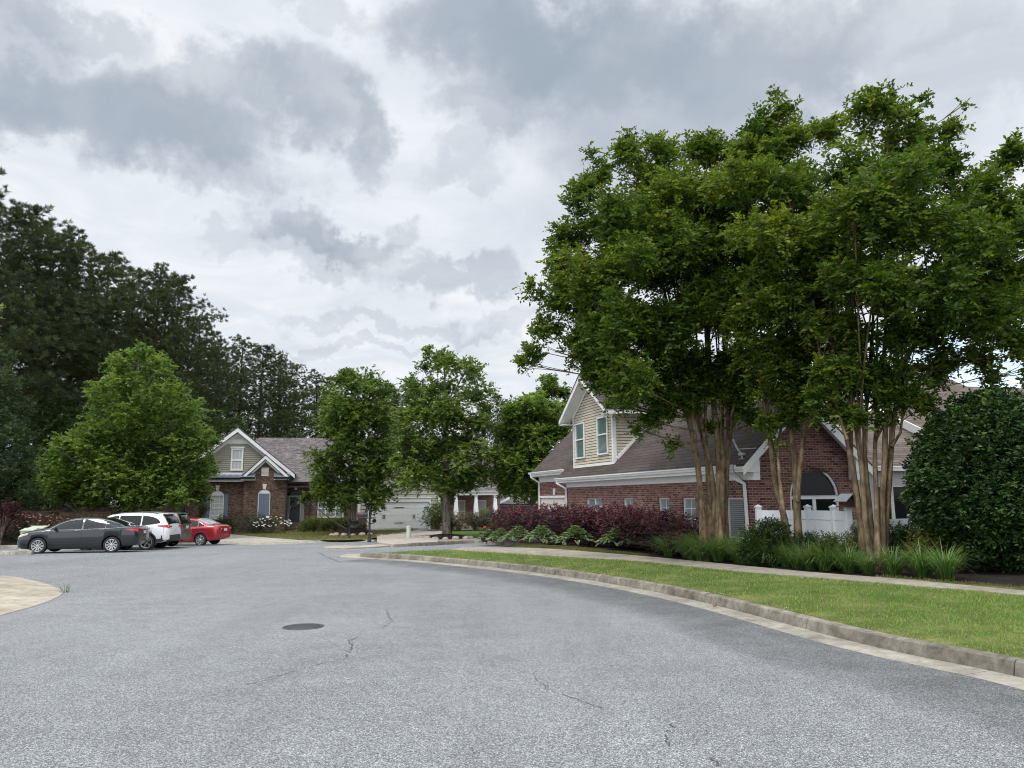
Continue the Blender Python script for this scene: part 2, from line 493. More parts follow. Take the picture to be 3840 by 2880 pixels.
M['blade'] = leafmat('liriope_blade', [(0.0, (.035, .085, .018)), (0.6, (.080, .155, .036)), (1.0, (.18, .26, .09))], 0.3, 0.4)
M['turf'] = leafmat('turf_blade', [(0.0, (.10, .20, .032)), (0.5, (.175, .285, .055)), (0.8, (.30, .35, .10)), (1.0, (.50, .46, .22))], 0.3, 0.6)
M['turf_dull'] = leafmat('turf_blade_dull', [(0.0, (.08, .09, .02)), (0.6, (.16, .155, .05)), (1.0, (.26, .23, .10))], 0.3, 0.6)
M['hosta'] = leafmat('hosta_leaf', [(0.0, (.040, .085, .030)), (1.0, (.10, .16, .05))], 0.2, 0.45)
M['hosta_edge'] = leafmat('hosta_margin', [(0.0, (.17, .23, .095)), (1.0, (.29, .34, .17))], 0.2, 0.5)
M['flower_white'] = flat('white_petal', (.72, .70, .66), 0.7)
M['flower_pink'] = flat('pink_petal', (.48, .16, .17), 0.7)
M['flower_red'] = flat('red_petal', (.60, .02, .02), 0.6)
M['rock'] = flat('edging_rock', (.34, .29, .24), 0.9, var=0.35, scale=5, bmp=0.6, bscale=14)
M['timber'] = barkmat('timber', (.045, .030, .022), (.11, .075, .052), (1.2, 9, 9))
M['rubber'] = flat('tyre_rubber', (.014, .014, .015), 0.75)
M['alloy'] = flat('alloy', (.55, .55, .56), 0.3, 0.85)
M['chrome'] = flat('chrome', (.30, .31, .32), 0.3, 1.0)
M['dark_plastic'] = flat('dark_plastic', (.022, .023, .025), 0.5)
M['tail_red'] = flat('taillight_red', (.46, .010, .014), 0.12, coat=0.8)
M['tail_clear'] = flat('light_lens', (.55, .56, .58), 0.1, coat=0.8)
M['amber'] = flat('amber_lens', (.75, .24, .02), 0.15, coat=0.8)
M['plate'] = flat('number_plate', (.55, .60, .62), 0.4, var=0.25, scale=30)
M['paint_grey'] = carpaint('paint_graphite', (.024, .026, .029), 0.6, 0.34)
M['paint_white'] = carpaint('paint_white', (.74, .75, .76), 0.0, 0.35)
M['paint_tan'] = carpaint('paint_pewter', (.15, .138, .122), 0.7, 0.38)
M['paint_red'] = carpaint('paint_red', (.30, .008, .018), 0.25, 0.35)
M['pedestal'] = flat('pale_green_plastic', (.47, .50, .44), 0.5, var=0.06)
M['box_green'] = flat('pale_utility', (.42, .45, .37), 0.55, var=0.08)
M['wood_brown'] = flat('brown_wood', (.085, .036, .024), 0.6, var=0.2)
M['tin'] = flat('tin_roof', (.42, .44, .45), 0.35, 0.5)
M['porch_grey'] = flat('porch_grey', (.40, .385, .365), 0.6, var=0.05)
M['wreath'] = flat('wreath_flowers', (.36, .34, .36), 0.8, var=0.5, scale=25)
M['terracotta'] = flat('leaf_litter', (.22, .10, .045), 0.8)
# ------------------------------------------------------------------ objects, tags, mesh builder
def tag(o, label=None, cat=None, group=None, kind=None):
    if label: o['label'] = label
    if cat: o['category'] = cat
    if group: o['group'] = group
    if kind: o['kind'] = kind
    return o

def empty(name, loc, rz=0.0, label=None, cat=None, group=None):
    o = bpy.data.objects.new(name, None)
    COL.objects.link(o)
    o.location = loc
    o.rotation_euler = (0, 0, rz)
    o.empty_display_size = 0.1
    return tag(o, label, cat, group)

def link(name, me, parent=None, loc=None, rz=0.0):
    o = bpy.data.objects.new(name, me)
    COL.objects.link(o)
    if parent is not None:
        o.parent = parent
    if loc is not None:
        o.location = loc
        o.rotation_euler = (0, 0, rz)
    return o

def copy_tree(o, parent=None):
    c = o.copy()
    COL.objects.link(c)
    if parent is not None:
        c.parent = parent
    for ch in list(o.children):
        copy_tree(ch, c)
    return c

class MB:
    """collects faces; build() links them as one mesh object"""
    def __init__(self, M=None):
        self.v, self.f, self.m, self.sm = [], [], [], []
        self.M = M
    def pt(self, p):
        p = Vector(p)
        return self.M @ p if self.M else p
    def add(self, pts, faces, mi=0, smooth=False):
        o = len(self.v)
        self.v += [self.pt(p) for p in pts]
        for f in faces:
            self.f.append([o + i for i in f])
            self.m.append(mi)
            self.sm.append(smooth)
    def poly(self, pts, mi=0):
        self.add(pts, [list(range(len(pts)))], mi)
    def box(self, x0, x1, y0, y1, z0, z1, mi=0):
        if x0 > x1: x0, x1 = x1, x0
        if y0 > y1: y0, y1 = y1, y0
        if z0 > z1: z0, z1 = z1, z0
        p = [(x0, y0, z0), (x1, y0, z0), (x1, y1, z0), (x0, y1, z0), (x0, y0, z1), (x1, y0, z1), (x1, y1, z1), (x0, y1, z1)]
        self.add(p, [(0, 3, 2, 1), (4, 5, 6, 7), (0, 1, 5, 4), (1, 2, 6, 5), (2, 3, 7, 6), (3, 0, 4, 7)], mi)
    def prism(self, pts, off, mi=0):
        """polygon pts extruded by vector off"""
        n = len(pts)
        off = Vector(off)
        a = [Vector(p) for p in pts]
        b = [p + off for p in a]
        fs = [list(range(n))[::-1], [n + i for i in range(n)]]
        fs += [(i, (i + 1) % n, n + (i + 1) % n, n + i) for i in range(n)]
        self.add(a + b, fs, mi)
    def beam(self, p, q, w, h, up=(0, 0, 1), mi=0):
        p, q = Vector(p), Vector(q)
        d = (q - p).normalized()
        s = d.cross(Vector(up)).normalized()
        u = s.cross(d)
        c = [(-1, -1), (1, -1), (1, 1), (-1, 1)]
        pts = [p + s * (a * w / 2) + u * (b * h / 2) for a, b in c] + [q + s * (a * w / 2) + u * (b * h / 2) for a, b in c]
        self.add(pts, [(3, 2, 1, 0), (4, 5, 6, 7), (0, 1, 5, 4), (1, 2, 6, 5), (2, 3, 7, 6), (3, 0, 4, 7)], mi)
    def tube(self, pts, rad, n=8, mi=0, cap=True, wob=0.0, rnd=None):
        pts = [Vector(p) for p in pts]
        k = len(pts)
        if not hasattr(rad, '__len__'): rad = [rad] * k
        rings = []
        ref = Vector((0.31, 0.83, 0.46))
        for i in range(k):
            t = (pts[min(i + 1, k - 1)] - pts[max(i - 1, 0)])
            if t.length < 1e-9: t = Vector((0, 0, 1))
            t.normalize()
            r_ = ref - t * ref.dot(t)
            if r_.length < 0.1:
                r_ = Vector((1, 0, 0)) - t * t.x
            a = r_.normalized()
            b = t.cross(a)
            rings.append([pts[i] + (a * math.cos(2 * math.pi * j / n) + b * math.sin(2 * math.pi * j / n)) * rad[i] * (1 + (wob * (rnd.random() - .5) if rnd else 0)) for j in range(n)])
        vs = [p for r in rings for p in r]
        fs = []
        for i in range(k - 1):
            for j in range(n):
                fs.append((i * n + j, i * n + (j + 1) % n, (i + 1) * n + (j + 1) % n, (i + 1) * n + j))
        self.add(vs, fs, mi, True)
        if cap:
            self.add(rings[0], [list(range(n))[::-1]], mi)
            self.add(rings[-1], [list(range(n))], mi)
    def lathe(self, prof, n=16, c=(0, 0, 0), mi=0, axis='z', smooth=True):
        c = Vector(c)
        vs = []
        for r, z in prof:
            for j in range(n):
                a = 2 * math.pi * j / n
                if axis == 'z': p = Vector((r * math.cos(a), r * math.sin(a), z))
                else: p = Vector((r * math.cos(a), z, r * math.sin(a)))
                vs.append(c + p)
        fs = []
        for i in range(len(prof) - 1):
            for j in range(n):
                q = (i * n + j, i * n + (j + 1) % n, (i + 1) * n + (j + 1) % n, (i + 1) * n + j)
                fs.append(q if axis == 'z' else q[::-1])
        self.add(vs, fs, mi, smooth)
    def grid(self, fn, nu, nv, mi=0, smooth=True):
        vs = [fn(i / nu, j / nv) for j in range(nv + 1) for i in range(nu + 1)]
        fs = [(j * (nu + 1) + i, j * (nu + 1) + i + 1, (j + 1) * (nu + 1) + i + 1, (j + 1) * (nu + 1) + i) for j in range(nv) for i in range(nu)]
        self.add(vs, fs, mi, smooth)
    def mesh(self, name, mats, uv=True, origin=None):
        me = bpy.data.meshes.new(name)
        o = Vector(origin) if origin is not None else Vector()
        me.from_pydata([tuple(p - o) for p in self.v], [], self.f)
        if not isinstance(mats, (list, tuple)): mats = [mats]
        for m in mats:
            me.materials.append(M[m] if isinstance(m, str) else m)
        me.polygons.foreach_set('material_index', self.m)
        me.polygons.foreach_set('use_smooth', self.sm)
        if uv:
            lay = me.uv_layers.new(name='UVMap')
            for p in me.polygons:
                n = p.normal
                if abs(n.z) > 0.93 or n.length < .5:
                    t, b = Vector((1, 0, 0)), Vector((0, 1, 0))
                else:
                    t = Vector((-n.y, n.x, 0)).normalized()
                    b = n.cross(t)
                for li in p.loop_indices:
                    co = me.vertices[me.loops[li].vertex_index].co
                    lay.data[li].uv = (co.dot(t), co.dot(b))
        me.update()
        return me
    def build(self, name, mats, parent=None, uv=True, origin=None, loc=None):
        if origin is not None and loc is None and parent is None:
            loc = origin
        return link(name, self.mesh(name, mats, uv, origin), parent, loc)

def catmull(pts, step):
    P = [np.array(p, float) for p in pts]
    P = [2 * P[0] - P[1]] + P + [2 * P[-1] - P[-2]]
    out = []
    for i in range(1, len(P) - 2):
        n = max(1, int(np.linalg.norm(P[i + 1] - P[i]) / step))
        for k in range(n):
            t = k / n
            a, b, c, d = P[i - 1], P[i], P[i + 1], P[i + 2]
            out.append(0.5 * ((2 * b) + (-a + c) * t + (2 * a - 5 * b + 4 * c - d) * t * t + (-a + 3 * b - 3 * c + d) * t ** 3))
    out.append(P[-2])
    return out

def arclen(P):
    s = [0.0]
    for a, b in zip(P[:-1], P[1:]):
        s.append(s[-1] + float(np.linalg.norm(np.array(b) - np.array(a))))
    return np.array(s)

def resample(P, n):
    P = np.array(P, float)
    s = arclen(P)
    t = np.linspace(0, s[-1], n)
    return np.stack([np.interp(t, s, P[:, k]) for k in range(P.shape[1])], 1)

def normals2d(P):
    P = np.array(P, float)
    T = np.gradient(P[:, :2], axis=0)
    T /= np.linalg.norm(T, axis=1)[:, None] + 1e-9
    return np.stack([-T[:, 1], T[:, 0]], 1)     # left-hand normal

def sweep(name, path2, zfun, prof, mat, seg=0.0, gap=0.014, heights=None, jit=0.0, sd=1):
    """profile (offset to the left, height) swept along a plan path; cut into segments by narrow joints"""
    r = random.Random(sd)
    P = np.array(path2, float)
    Nn = normals2d(P)
    s = arclen(P[:, :2])
    mb = MB()
    cuts = [0.0]
    if seg:
        x = seg * r.uniform(.3, .9)
        while x < s[-1] - .3:
            cuts.append(x)
            x += seg * r.uniform(.95, 1.05)
    cuts.append(s[-1])
    for a, b in zip(cuts[:-1], cuts[1:]):
        a2, b2 = a + (gap / 2 if a > 0 else 0), b - (gap / 2 if b < s[-1] else 0)
        n = max(2, int((b2 - a2) / 0.22) + 1)
        t = np.linspace(a2, b2, n)
        rings = []
        dz = r.uniform(-jit, jit)
        for q in t:
            x, y = np.interp(q, s, P[:, 0]), np.interp(q, s, P[:, 1])
            nx, ny = np.interp(q, s, Nn[:, 0]), np.interp(q, s, Nn[:, 1])
            l = math.hypot(nx, ny); nx /= l; ny /= l
            hs = heights(q / s[-1]) if heights else 1.0
            z0 = zfun(x, y)
            rings.append([(x + nx * o, y + ny * o, z0 + (h * hs if h > 0 else h) + (dz if h > 0.05 else 0) + (r.uniform(-.002, .002) if h > .02 else 0)) for o, h in prof])
        k = len(prof)
        vs = [p for rg in rings for p in rg]
        fs = [(i * k + j, (i + 1) * k + j, (i + 1) * k + j + 1, i * k + j + 1) for i in range(n - 1) for j in range(k - 1)]
        mb.add(vs, fs)
        mb.add(rings[0], [list(range(k))])
        mb.add(rings[-1], [list(range(k))[::-1]])
    return mb.build(name, mat, uv=False)

def ruled(name, A, B, nu, nv, mat, kind='structure', zoff=0.0, crown=0.0, bumpy=0.0):
    A, B = resample(A, nu + 1), resample(B, nu + 1)
    mb = MB()
    r = random.Random(3)
    def fn(u, v):
        i = int(round(u * nu))
        p = A[i] * (1 - v) + B[i] * v
        return (p[0], p[1], p[2] + zoff + crown * 4 * v * (1 - v) + (r.uniform(-bumpy, bumpy) if 0 < v < 1 else 0))
    mb.grid(fn, nu, nv)
    o = mb.build(name, mat, uv=False)
    return tag(o, kind=kind)

# ------------------------------------------------------------------ ground and road
def build_ground():
    ys = [-300, -150, -60, -20, 0] + list(np.arange(2, 64, 2.0)) + [70, 90, 130, 200, 400, 900]
    mb = MB()
    xs = [-900, -300, -120, -60, -30, 0, 30, 60, 120, 300, 900]
    def zz(y): return g(y) - 0.06
    vs = [(x, y, zz(y)) for y in ys for x in xs]
    nx = len(xs)
    fs = [(j * nx + i, j * nx + i + 1, (j + 1) * nx + i + 1, (j + 1) * nx + i) for j in range(len(ys) - 1) for i in range(nx - 1)]
    mb.add(vs, fs, 0, True)
    tag(mb.build('ground', 'earth', uv=False), kind='structure')
    ys = list(np.arange(-24, 60.1, 1.0))
    xs = list(np.arange(-60, 22.1, 2.0))
    mb = MB()
    nx = len(xs)
    vs = [(x, y, g(y)) for y in ys for x in xs]
    fs = [(j * nx + i, j * nx + i + 1, (j + 1) * nx + i + 1, (j + 1) * nx + i) for j in range(len(ys) - 1) for i in range(nx - 1)]
    mb.add(vs, fs, 0, True)
    tag(mb.build('road', 'asphalt', uv=False), kind='structure')
build_ground()

# ------------------------------------------------------------------ right kerb, verge, sidewalk
KERB = catmull([tuple(ong(u, v)[:2]) for u, v in
                [(1348, 2090), (1578, 2104), (1920, 2138), (2180, 2173), (2467, 2224), (2727, 2283), (3109, 2386), (3396, 2455), (3840, 2547)]] + [(5.55, 5.6), (6.1, 3.6), (6.9, 1.0), (8.2, -3)], 0.25)
_KA = np.array(KERB)
KTOP = [(-0.02, -0.2), (0.0, 0.0), (0.022, 0.10), (0.035, 0.148), (0.055, 0.163), (0.085, 0.168), (0.165, 0.168), (0.175, 0.155), (0.175, -0.2)]
kerb_o = sweep('kerb', KERB, lambda x, y: g(y), KTOP, 'kerb', seg=3.05, gap=0.016, jit=0.004)
tag(kerb_o, kind='structure')
gut = sweep('gutter', KERB[:], lambda x, y: g(y), [(-0.41, -0.05), (-0.40, 0.004), (-0.2, 0.010), (-0.021, 0.016), (-0.021, -0.05)], 'gutter', seg=3.05, gap=0.01, sd=4)
tag(gut, kind='structure')

def edge_band(name, path, side, w0, w1):
    P = np.array(path, float); Nn = normals2d(P) * side
    k = 6
    vs, fs, fd = [], [], []
    for i in range(len(P)):
        for j in range(k + 1):
            o = w0 + (w1 - w0) * j / k
            x, y = P[i] + Nn[i] * o
            vs.append((x, y, g(y) + .003)); fd.append(max(0, math.sin(math.pi * min(1, (1 - j / k) ** .8 * .62))) if j < k else 0)
    for i in range(len(P) - 1):
        for j in range(k):
            fs.append((i * (k + 1) + j, (i + 1) * (k + 1) + j, (i + 1) * (k + 1) + j + 1, i * (k + 1) + j + 1))
    me = bpy.data.meshes.new(name)
    me.from_pydata(vs, [], fs)
    me.materials.append(M['edge_stain'])
    me.attributes.new('fade', 'FLOAT', 'POINT').data.foreach_set('value', fd)
    return tag(link(name, me), kind='structure')
edge_band('road_stain', KERB[4:], -1, .40, 1.9)
def kerb_d(x, y):
    return float(np.min(np.hypot(_KA[:, 0] - x, _KA[:, 1] - y)))
def yard(x, y):
    f = float(np.interp(y, [20, 25, 30, 36], [1, .75, .3, 0]))
    return g(y) + .168 + .055 * min(kerb_d(x, y), 7.0) * f

def onyard(u, v):
    return solve(u, v, yard, 4, 60)

near_px = [(1689, 2064), (1880, 2075), (2150, 2092), (2400, 2107), (2716, 2140), (3040, 2168), (3329, 2191), (3458, 2204), (3639, 2217), (3840, 2237)]
far_px = [(1735, 2054), (1880, 2054), (2049, 2059), (2260, 2075), (2428, 2089), (2770, 2122), (3040, 2148), (3281, 2167), (3474, 2184), (3621, 2198), (3840, 2219)]
SWN = [tuple(onyard(u, v)) for u, v in near_px]
SWF = [tuple(onyard(u, v)) for u, v in far_px]
def extend(P, n, step):
    a, b = np.array(P[-3]), np.array(P[-1])
    d = (b - a); d[2] = 0; d /= np.linalg.norm(d)
    P = list(P)
    for i in range(n):
        q = b + d * step * (i + 1)
        P.append((q[0], q[1], yard(q[0], q[1])))
    return P
SWN, SWF = extend(SWN, 5, 2.0), extend(SWF, 5, 2.0)
SWN = [tuple(p) for p in catmull(SWN, 0.4)]
SWF = [tuple(p) for p in catmull(SWF, 0.4)]

def build_walk():
    # slabs with open joints
    s = arclen(np.array(SWN)[:, :2])
    n = int(s[-1] / 1.52)
    A, B = resample(SWN, n * 6 + 1), resample(SWF, n * 6 + 1)
    mb = MB()
    for k in range(n):
        i0 = k * 6
        ee = 0.012
        for j in range(6):
            t0, t1 = (ee if j == 0 else 0), (1 - ee if j == 5 else 1)
            a0, a1 = A[i0 + j] * (1 - t0) + A[i0 + j + 1] * t0, A[i0 + j] * (1 - t1) + A[i0 + j + 1] * t1
            b0, b1 = B[i0 + j] * (1 - t0) + B[i0 + j + 1] * t0, B[i0 + j] * (1 - t1) + B[i0 + j + 1] * t1
            up = np.array((0, 0, .02))
            mb.poly([a0 + up, a1 + up, b1 + up, b0 + up])
            mb.poly([a0 - up * 3, a1 - up * 3, a1 + up, a0 + up])
            if j == 0: mb.poly([a0 - up * 3, a0 + up, b0 + up, b0 - up * 3])
            if j == 5: mb.poly([a1 - up * 3, b1 - up * 3, b1 + up, a1 + up])
    tag(mb.build('sidewalk', 'walk', uv=False), kind='structure')
build_walk()

# verge between kerb and sidewalk
_s = arclen(_KA)
_kb = _KA + normals2d(_KA) * 0.17
KBACK = [(p[0], p[1], g(p[1]) + 0.15) for p in _kb[2:]]
ruled('lawn_verge', KBACK, [(p[0], p[1], p[2] + .005) for p in SWN], 70, 8, 'soil', crown=0.02, bumpy=0.006)
tag(bpy.data.objects['lawn_verge'], kind='structure')

# mulch bed from the sidewalk to beyond the house
_n = normals2d(np.array(SWF))
BEDOUT = [(p[0] + .891 * 8.5, p[1] + .454 * 8.5, yard(p[0] + .891 * 8.5, p[1] + .454 * 8.5) - .02) for p in SWF]
ruled('planting_bed', SWF, BEDOUT, 60, 14, 'mulch', bumpy=0.02)

# far kerb round the alley mouth (bed corner)
K2 = catmull([tuple(ong(u, v)[:2]) for u, v in [(1455, 2051), (1508, 2050), (1640, 2045), (1751, 2038.5), (1795, 2037.5), (1838, 2041), (1918, 2047), (2000, 2050), (2050, 2052)]], 0.3)
k2o = sweep('kerb', K2, lambda x, y: g(y), KTOP, 'kerb', seg=2.6, gap=0.016, heights=lambda t: min(1.0, .15 + t * 9), sd=8)
tag(k2o, kind='structure')
_K2A = np.array(K2)
_k2b = _K2A + normals2d(_K2A) * 0.17
# mulch behind its right-hand run, lawn and drive behind its left-hand run
ci = int(np.argmin(np.abs(_K2A[:, 0] - ong(1800, 2037.5).x)))
A = [(p[0], p[1], g(p[1]) + 0.15) for p in _k2b[ci:]]
B = [(p[0] + 2.6 + .0 * i, p[1] + 4.2, g(p[1] + 3) + 0.16) for i, p in enumerate(_k2b[ci:])]
ruled('planting_bed', A, B, 16, 6, 'mulch', bumpy=0.02)
# grass strips on the bed's edge
EDGE = {}
def strip(px_a, px_b, w0, w1, zo=0.012):
    i0 = int(np.argmin([abs(p[0] - onyard(*px_a).x) + abs(p[1] - onyard(*px_a).y) for p in SWF]))
    i1 = int(np.argmin([abs(p[0] - onyard(*px_b).x) + abs(p[1] - onyard(*px_b).y) for p in SWF]))
    if px_b[0] > 3800: i1 = len(SWF) - 1
    P = SWF[i0:i1 + 1]
    Q = []
    for k, p in enumerate(P):
        w = w0 + (w1 - w0) * k / max(1, len(P) - 1)
        Q.append((p[0] + .891 * w, p[1] + .454 * w, yard(p[0] + .891 * w, p[1] + .454 * w) + .015))
    ruled('grass_strip', P, Q, 30, 4, 'soil', zoff=zo)
    return P, Q
STRIPS = [strip((1900, 2054), (2428, 2089), 1.1, 0.05), strip((3300, 2167), (3840, 2219), 0.05, 0.75)]
# ------------------------------------------------------------------ house helpers
class Frame:
    """a building's own frame: s along the facade, d outwards (towards the street), z up"""
    def __init__(self, origin, ang):
        self.O = Vector(origin)
        self.ang = ang
        self.e = Vector((math.cos(ang), math.sin(ang), 0))
        self.o = Vector((math.sin(ang), -math.cos(ang), 0))
    def loc(self, p):           # world -> (s, d, z)
        q = Vector(p) - self.O
        return Vector((q.dot(self.e), q.dot(self.o), q.z))
    def hit(self, u, v, d=0.0):
        c = self.loc(CAM); r = ray(u, v)
        dd = r.dot(self.o)
        t = (d - c.y) / dd
        return self.loc(CAM + r * t)
    def hits(self, u, v, s):
        c = self.loc(CAM); r = ray(u, v)
        t = (s - c.x) / r.dot(self.e)
        return self.loc(CAM + r * t)
    def hitpl(self, u, v, P, n):
        """plane in frame coordinates"""
        c = self.loc(CAM); r = ray(u, v)
        rl = Vector((r.dot(self.e), r.dot(self.o), r.z))
        t = (Vector(P) - c).dot(Vector(n)) / rl.dot(Vector(n))
        return c + rl * t

# object-local space of a house: x = s, y = -d, z
def V(s, d, z): return Vector((s, -d, z))
def front(d0=0.0):              # face looking towards +d, s runs along
    return lambda s, d, z: V(s, d0 + d, z)
def side(s0, sign):             # face looking towards sign*s ; first coordinate runs along d
    return lambda s, d, z: V(s0 + sign * d, s, z)

def fbox(mb, F, s0, s1, d0, d1, z0, z1, mi=0):
    p = [F(s, d, z) for z in (z0, z1) for s, d in ((s0, d0), (s1, d0), (s1, d1), (s0, d1))]
    mb.add(p, [(0, 3, 2, 1), (4, 5, 6, 7), (0, 1, 5, 4), (1, 2, 6, 5), (2, 3, 7, 6), (3, 0, 4, 7)], mi)

def fpoly(mb, F, pts, d=0.0, mi=0):
    mb.poly([F(s, d, z) for s, z in pts], mi)

def wall(mb, F, s0, s1, z0, z1, holes=(), depth=0.10, mi=0):
    ss = sorted({s0, s1, *[h[0] for h in holes], *[h[1] for h in holes]})
    zs = sorted({z0, z1, *[h[2] for h in holes], *[h[3] for h in holes]})
    for a, b in zip(ss[:-1], ss[1:]):
        for c, e in zip(zs[:-1], zs[1:]):
            ms, mz = (a + b) / 2, (c + e) / 2
            if any(h[0] < ms < h[1] and h[2] < mz < h[3] for h in holes): continue
            fpoly(mb, F, [(a, c), (b, c), (b, e), (a, e)], 0, mi)
    for (a, b, c, e) in [h[:4] for h in holes]:
        for (p, q) in (((a, c), (b, c)), ((b, c), (b, e)), ((b, e), (a, e)), ((a, e), (a, c))):
            mb.poly([F(p[0], 0, p[1]), F(q[0], 0, q[1]), F(q[0], -depth, q[1]), F(p[0], -depth, p[1])], mi)

def siding(mb, F, poly, course=0.115, lap=0.016, mi=0):
    zs = [p[1] for p in poly]
    z = min(zs)
    n = len(poly)
    def rng(zz):
        xs = []
        for i in range(n):
            (x0, y0), (x1, y1) = poly[i], poly[(i + 1) % n]
            if abs(y1 - y0) < 1e-9: continue
            t = (zz - y0) / (y1 - y0)
            if -1e-6 <= t <= 1 + 1e-6: xs.append(x0 + (x1 - x0) * t)
        return (min(xs), max(xs)) if xs else None
    while z < max(zs) - 0.005:
        z1 = min(z + course, max(zs))
        a, b = rng(z + 1e-4), rng(z1 - 1e-4)
        if a and b:
            zm = z1 - min(.022, course * .3)
            c = rng(zm)
            if not c: c = b
            mb.poly([F(a[0], lap, z), F(a[1], lap, z), F(c[1], .003, zm), F(c[0], .003, zm)], mi)
            mb.poly([F(c[0], .003, zm), F(c[1], .003, zm), F(b[1], -.06, z1), F(b[0], -.06, z1)], mi)
            mb.poly([F(a[0], -.06, z), F(a[1], -.06, z), F(a[1], lap, z), F(a[0], lap, z)], mi)
        z = z1

def window(par, F, s0, s1, z0, z1, rec=-0.07, fw=0.06, frame='trim', pane='blind', mid=None, grid=None, mull=(), name='window', sill=None, label=None):
    """a window: frame mesh with rails, pane and muntins as sub-parts; rec = depth of its face"""
    mb = MB()
    d0, d1 = rec - 0.03, rec + 0.025
    fbox(mb, F, s0, s0 + fw, d0, d1, z0, z1)
    fbox(mb, F, s1 - fw, s1, d0, d1, z0, z1)
    fbox(mb, F, s0 + fw, s1 - fw, d0, d1, z1 - fw, z1)
    fbox(mb, F, s0 + fw, s1 - fw, d0, d1, z0, z0 + fw)
    for m in mull:
        fbox(mb, F, m - fw * .6, m + fw * .6, d0, d1 - .003, z0 + fw, z1 - fw)
    if mid:
        xs = [s0 + fw] + [x for m in mull for x in (m - fw * .6, m + fw * .6)] + [s1 - fw]
        for a, b in zip(xs[::2], xs[1::2]):
            fbox(mb, F, a, b, d0, d1 - .006, z0 + (z1 - z0) * mid - fw * .45, z0 + (z1 - z0) * mid + fw * .45)
    w = mb.build(name, frame, par)
    if label: w['label'] = label
    pb = MB()
    fpoly(pb, F, [(s0 + fw * .5, z0 + fw * .5), (s1 - fw * .5, z0 + fw * .5), (s1 - fw * .5, z1 - fw * .5), (s0 + fw * .5, z1 - fw * .5)], rec - 0.02)
    pb.build('pane', pane, w)
    if grid:
        gb = MB()
        nx, nz = grid
        for i in range(1, nx):
            x = s0 + (s1 - s0) * i / nx
            fbox(gb, F, x - .009, x + .009, rec - .019, rec - .008, z0 + fw, z1 - fw)
        for i in range(1, nz):
            z = z0 + (z1 - z0) * i / nz
            fbox(gb, F, s0 + fw, s1 - fw, rec - .019, rec - .010, z - .009, z + .009)
        gb.build('muntin', frame, w)
    if sill:
        sb = MB()
        fbox(sb, F, s0 - .05, s1 + .05, -.06, .03, z0 - .07, z0)
        sb.build('sill', sill, w)
    return w

def slab(mb, pts, t=0.05, mi=0):
    mb.prism([Vector(p) for p in pts], (0, 0, -t), mi)

def arch_pts(s0, s1, zs, rise, n=14):
    """points of an arch from (s0,zs) over to (s1,zs); rise<=half width"""
    w = (s1 - s0) / 2
    R = (w * w + rise * rise) / (2 * rise)
    cz = zs + rise - R
    a0 = math.asin(min(1, w / R))
    return [((s0 + s1) / 2 + R * math.sin(-a0 + 2 * a0 * i / n), cz + R * math.cos(-a0 + 2 * a0 * i / n)) for i in range(n + 1)]

def arch_fill(mb, F, s0, s1, zs, rise, ztop, depth=0.1, mi=0):
    """wall above an arched opening, up to ztop, with its reveal"""
    A = arch_pts(s0, s1, zs, rise)
    for (a, b) in zip(A[:-1], A[1:]):
        fpoly(mb, F, [(a[0], a[1]), (b[0], b[1]), (b[0], ztop), (a[0], ztop)], 0, mi)
        mb.poly([F(a[0], 0, a[1]), F(a[0], -depth, a[1]), F(b[0], -depth, b[1]), F(b[0], 0, b[1])], mi)

def arch_band(mb, F, s0, s1, zs, rise, w, d0, d1, mi=0, n=18, bricks=False):
    """a band following an arch, w wide outwards"""
    A = arch_pts(s0, s1, zs, rise, n)
    mid = Vector(((s0 + s1) / 2, 0))
    out = []
    for i, (x, z) in enumerate(A):
        a = Vector(A[max(i - 1, 0)]); b = Vector(A[min(i + 1, n)])
        t = (b - a).normalized()
        nn = Vector((-t.y, t.x))
        if nn.y < 0 and rise < (s1 - s0) / 2 * .95: nn = -nn
        out.append((x + nn.x * w, z + nn.y * w))
    for i in range(n):
        k = .06 if bricks else 0
        def lp(p, q, t): return (p[0] + (q[0] - p[0]) * t, p[1] + (q[1] - p[1]) * t)
        a, b = lp(A[i], A[i + 1], k), lp(A[i], A[i + 1], 1 - k)
        c, e = lp(out[i], out[i + 1], k), lp(out[i], out[i + 1], 1 - k)
        P = [F(a[0], d0, a[1]), F(b[0], d0, b[1]), F(e[0], d0, e[1]), F(c[0], d0, c[1])]
        Q = [F(a[0], d1, a[1]), F(b[0], d1, b[1]), F(e[0], d1, e[1]), F(c[0], d1, c[1])]
        mb.add(P + Q, [(0, 1, 2, 3), (7, 6, 5, 4), (0, 4, 5, 1), (1, 5, 6, 2), (2, 6, 7, 3), (3, 7, 4, 0)], mi)

def downspout(par, pts, mat='trim', w=0.075, name='downspout'):
    mb = MB()
    for p, q in zip(pts[:-1], pts[1:]):
        p, q = Vector(p), Vector(q)
        k = (q - p).normalized() * .02
        mb.beam(p - k, q + k, w, w * .85, up=(0.2, 1, 0.1))
    return mb.build(name, mat, par)

def gutter_run(par, p, q, out, mat='trim', name='roof_gutter', h=0.11, w=0.10):
    """K-profile gutter from p to q (top outer edge), out = horizontal outward vector"""
    mb = MB()
    p, q, out = Vector(p), Vector(q), Vector(out).normalized()
    prof = [(0, 0), (w, 0.005), (w, -.035), (w * .80, -.055), (w * .62, -h), (0, -h)]
    A = [p + out * o + Vector((0, 0, z)) for o, z in prof]
    B = [q + out * o + Vector((0, 0, z)) for o, z in prof]
    k = len(prof)
    mb.add(A + B, [(i, (i + 1) % k, k + (i + 1) % k, k + i) for i in range(k)] + [list(range(k))[::-1], [k + i for i in range(k)]])
    return mb.build(name, mat, par)

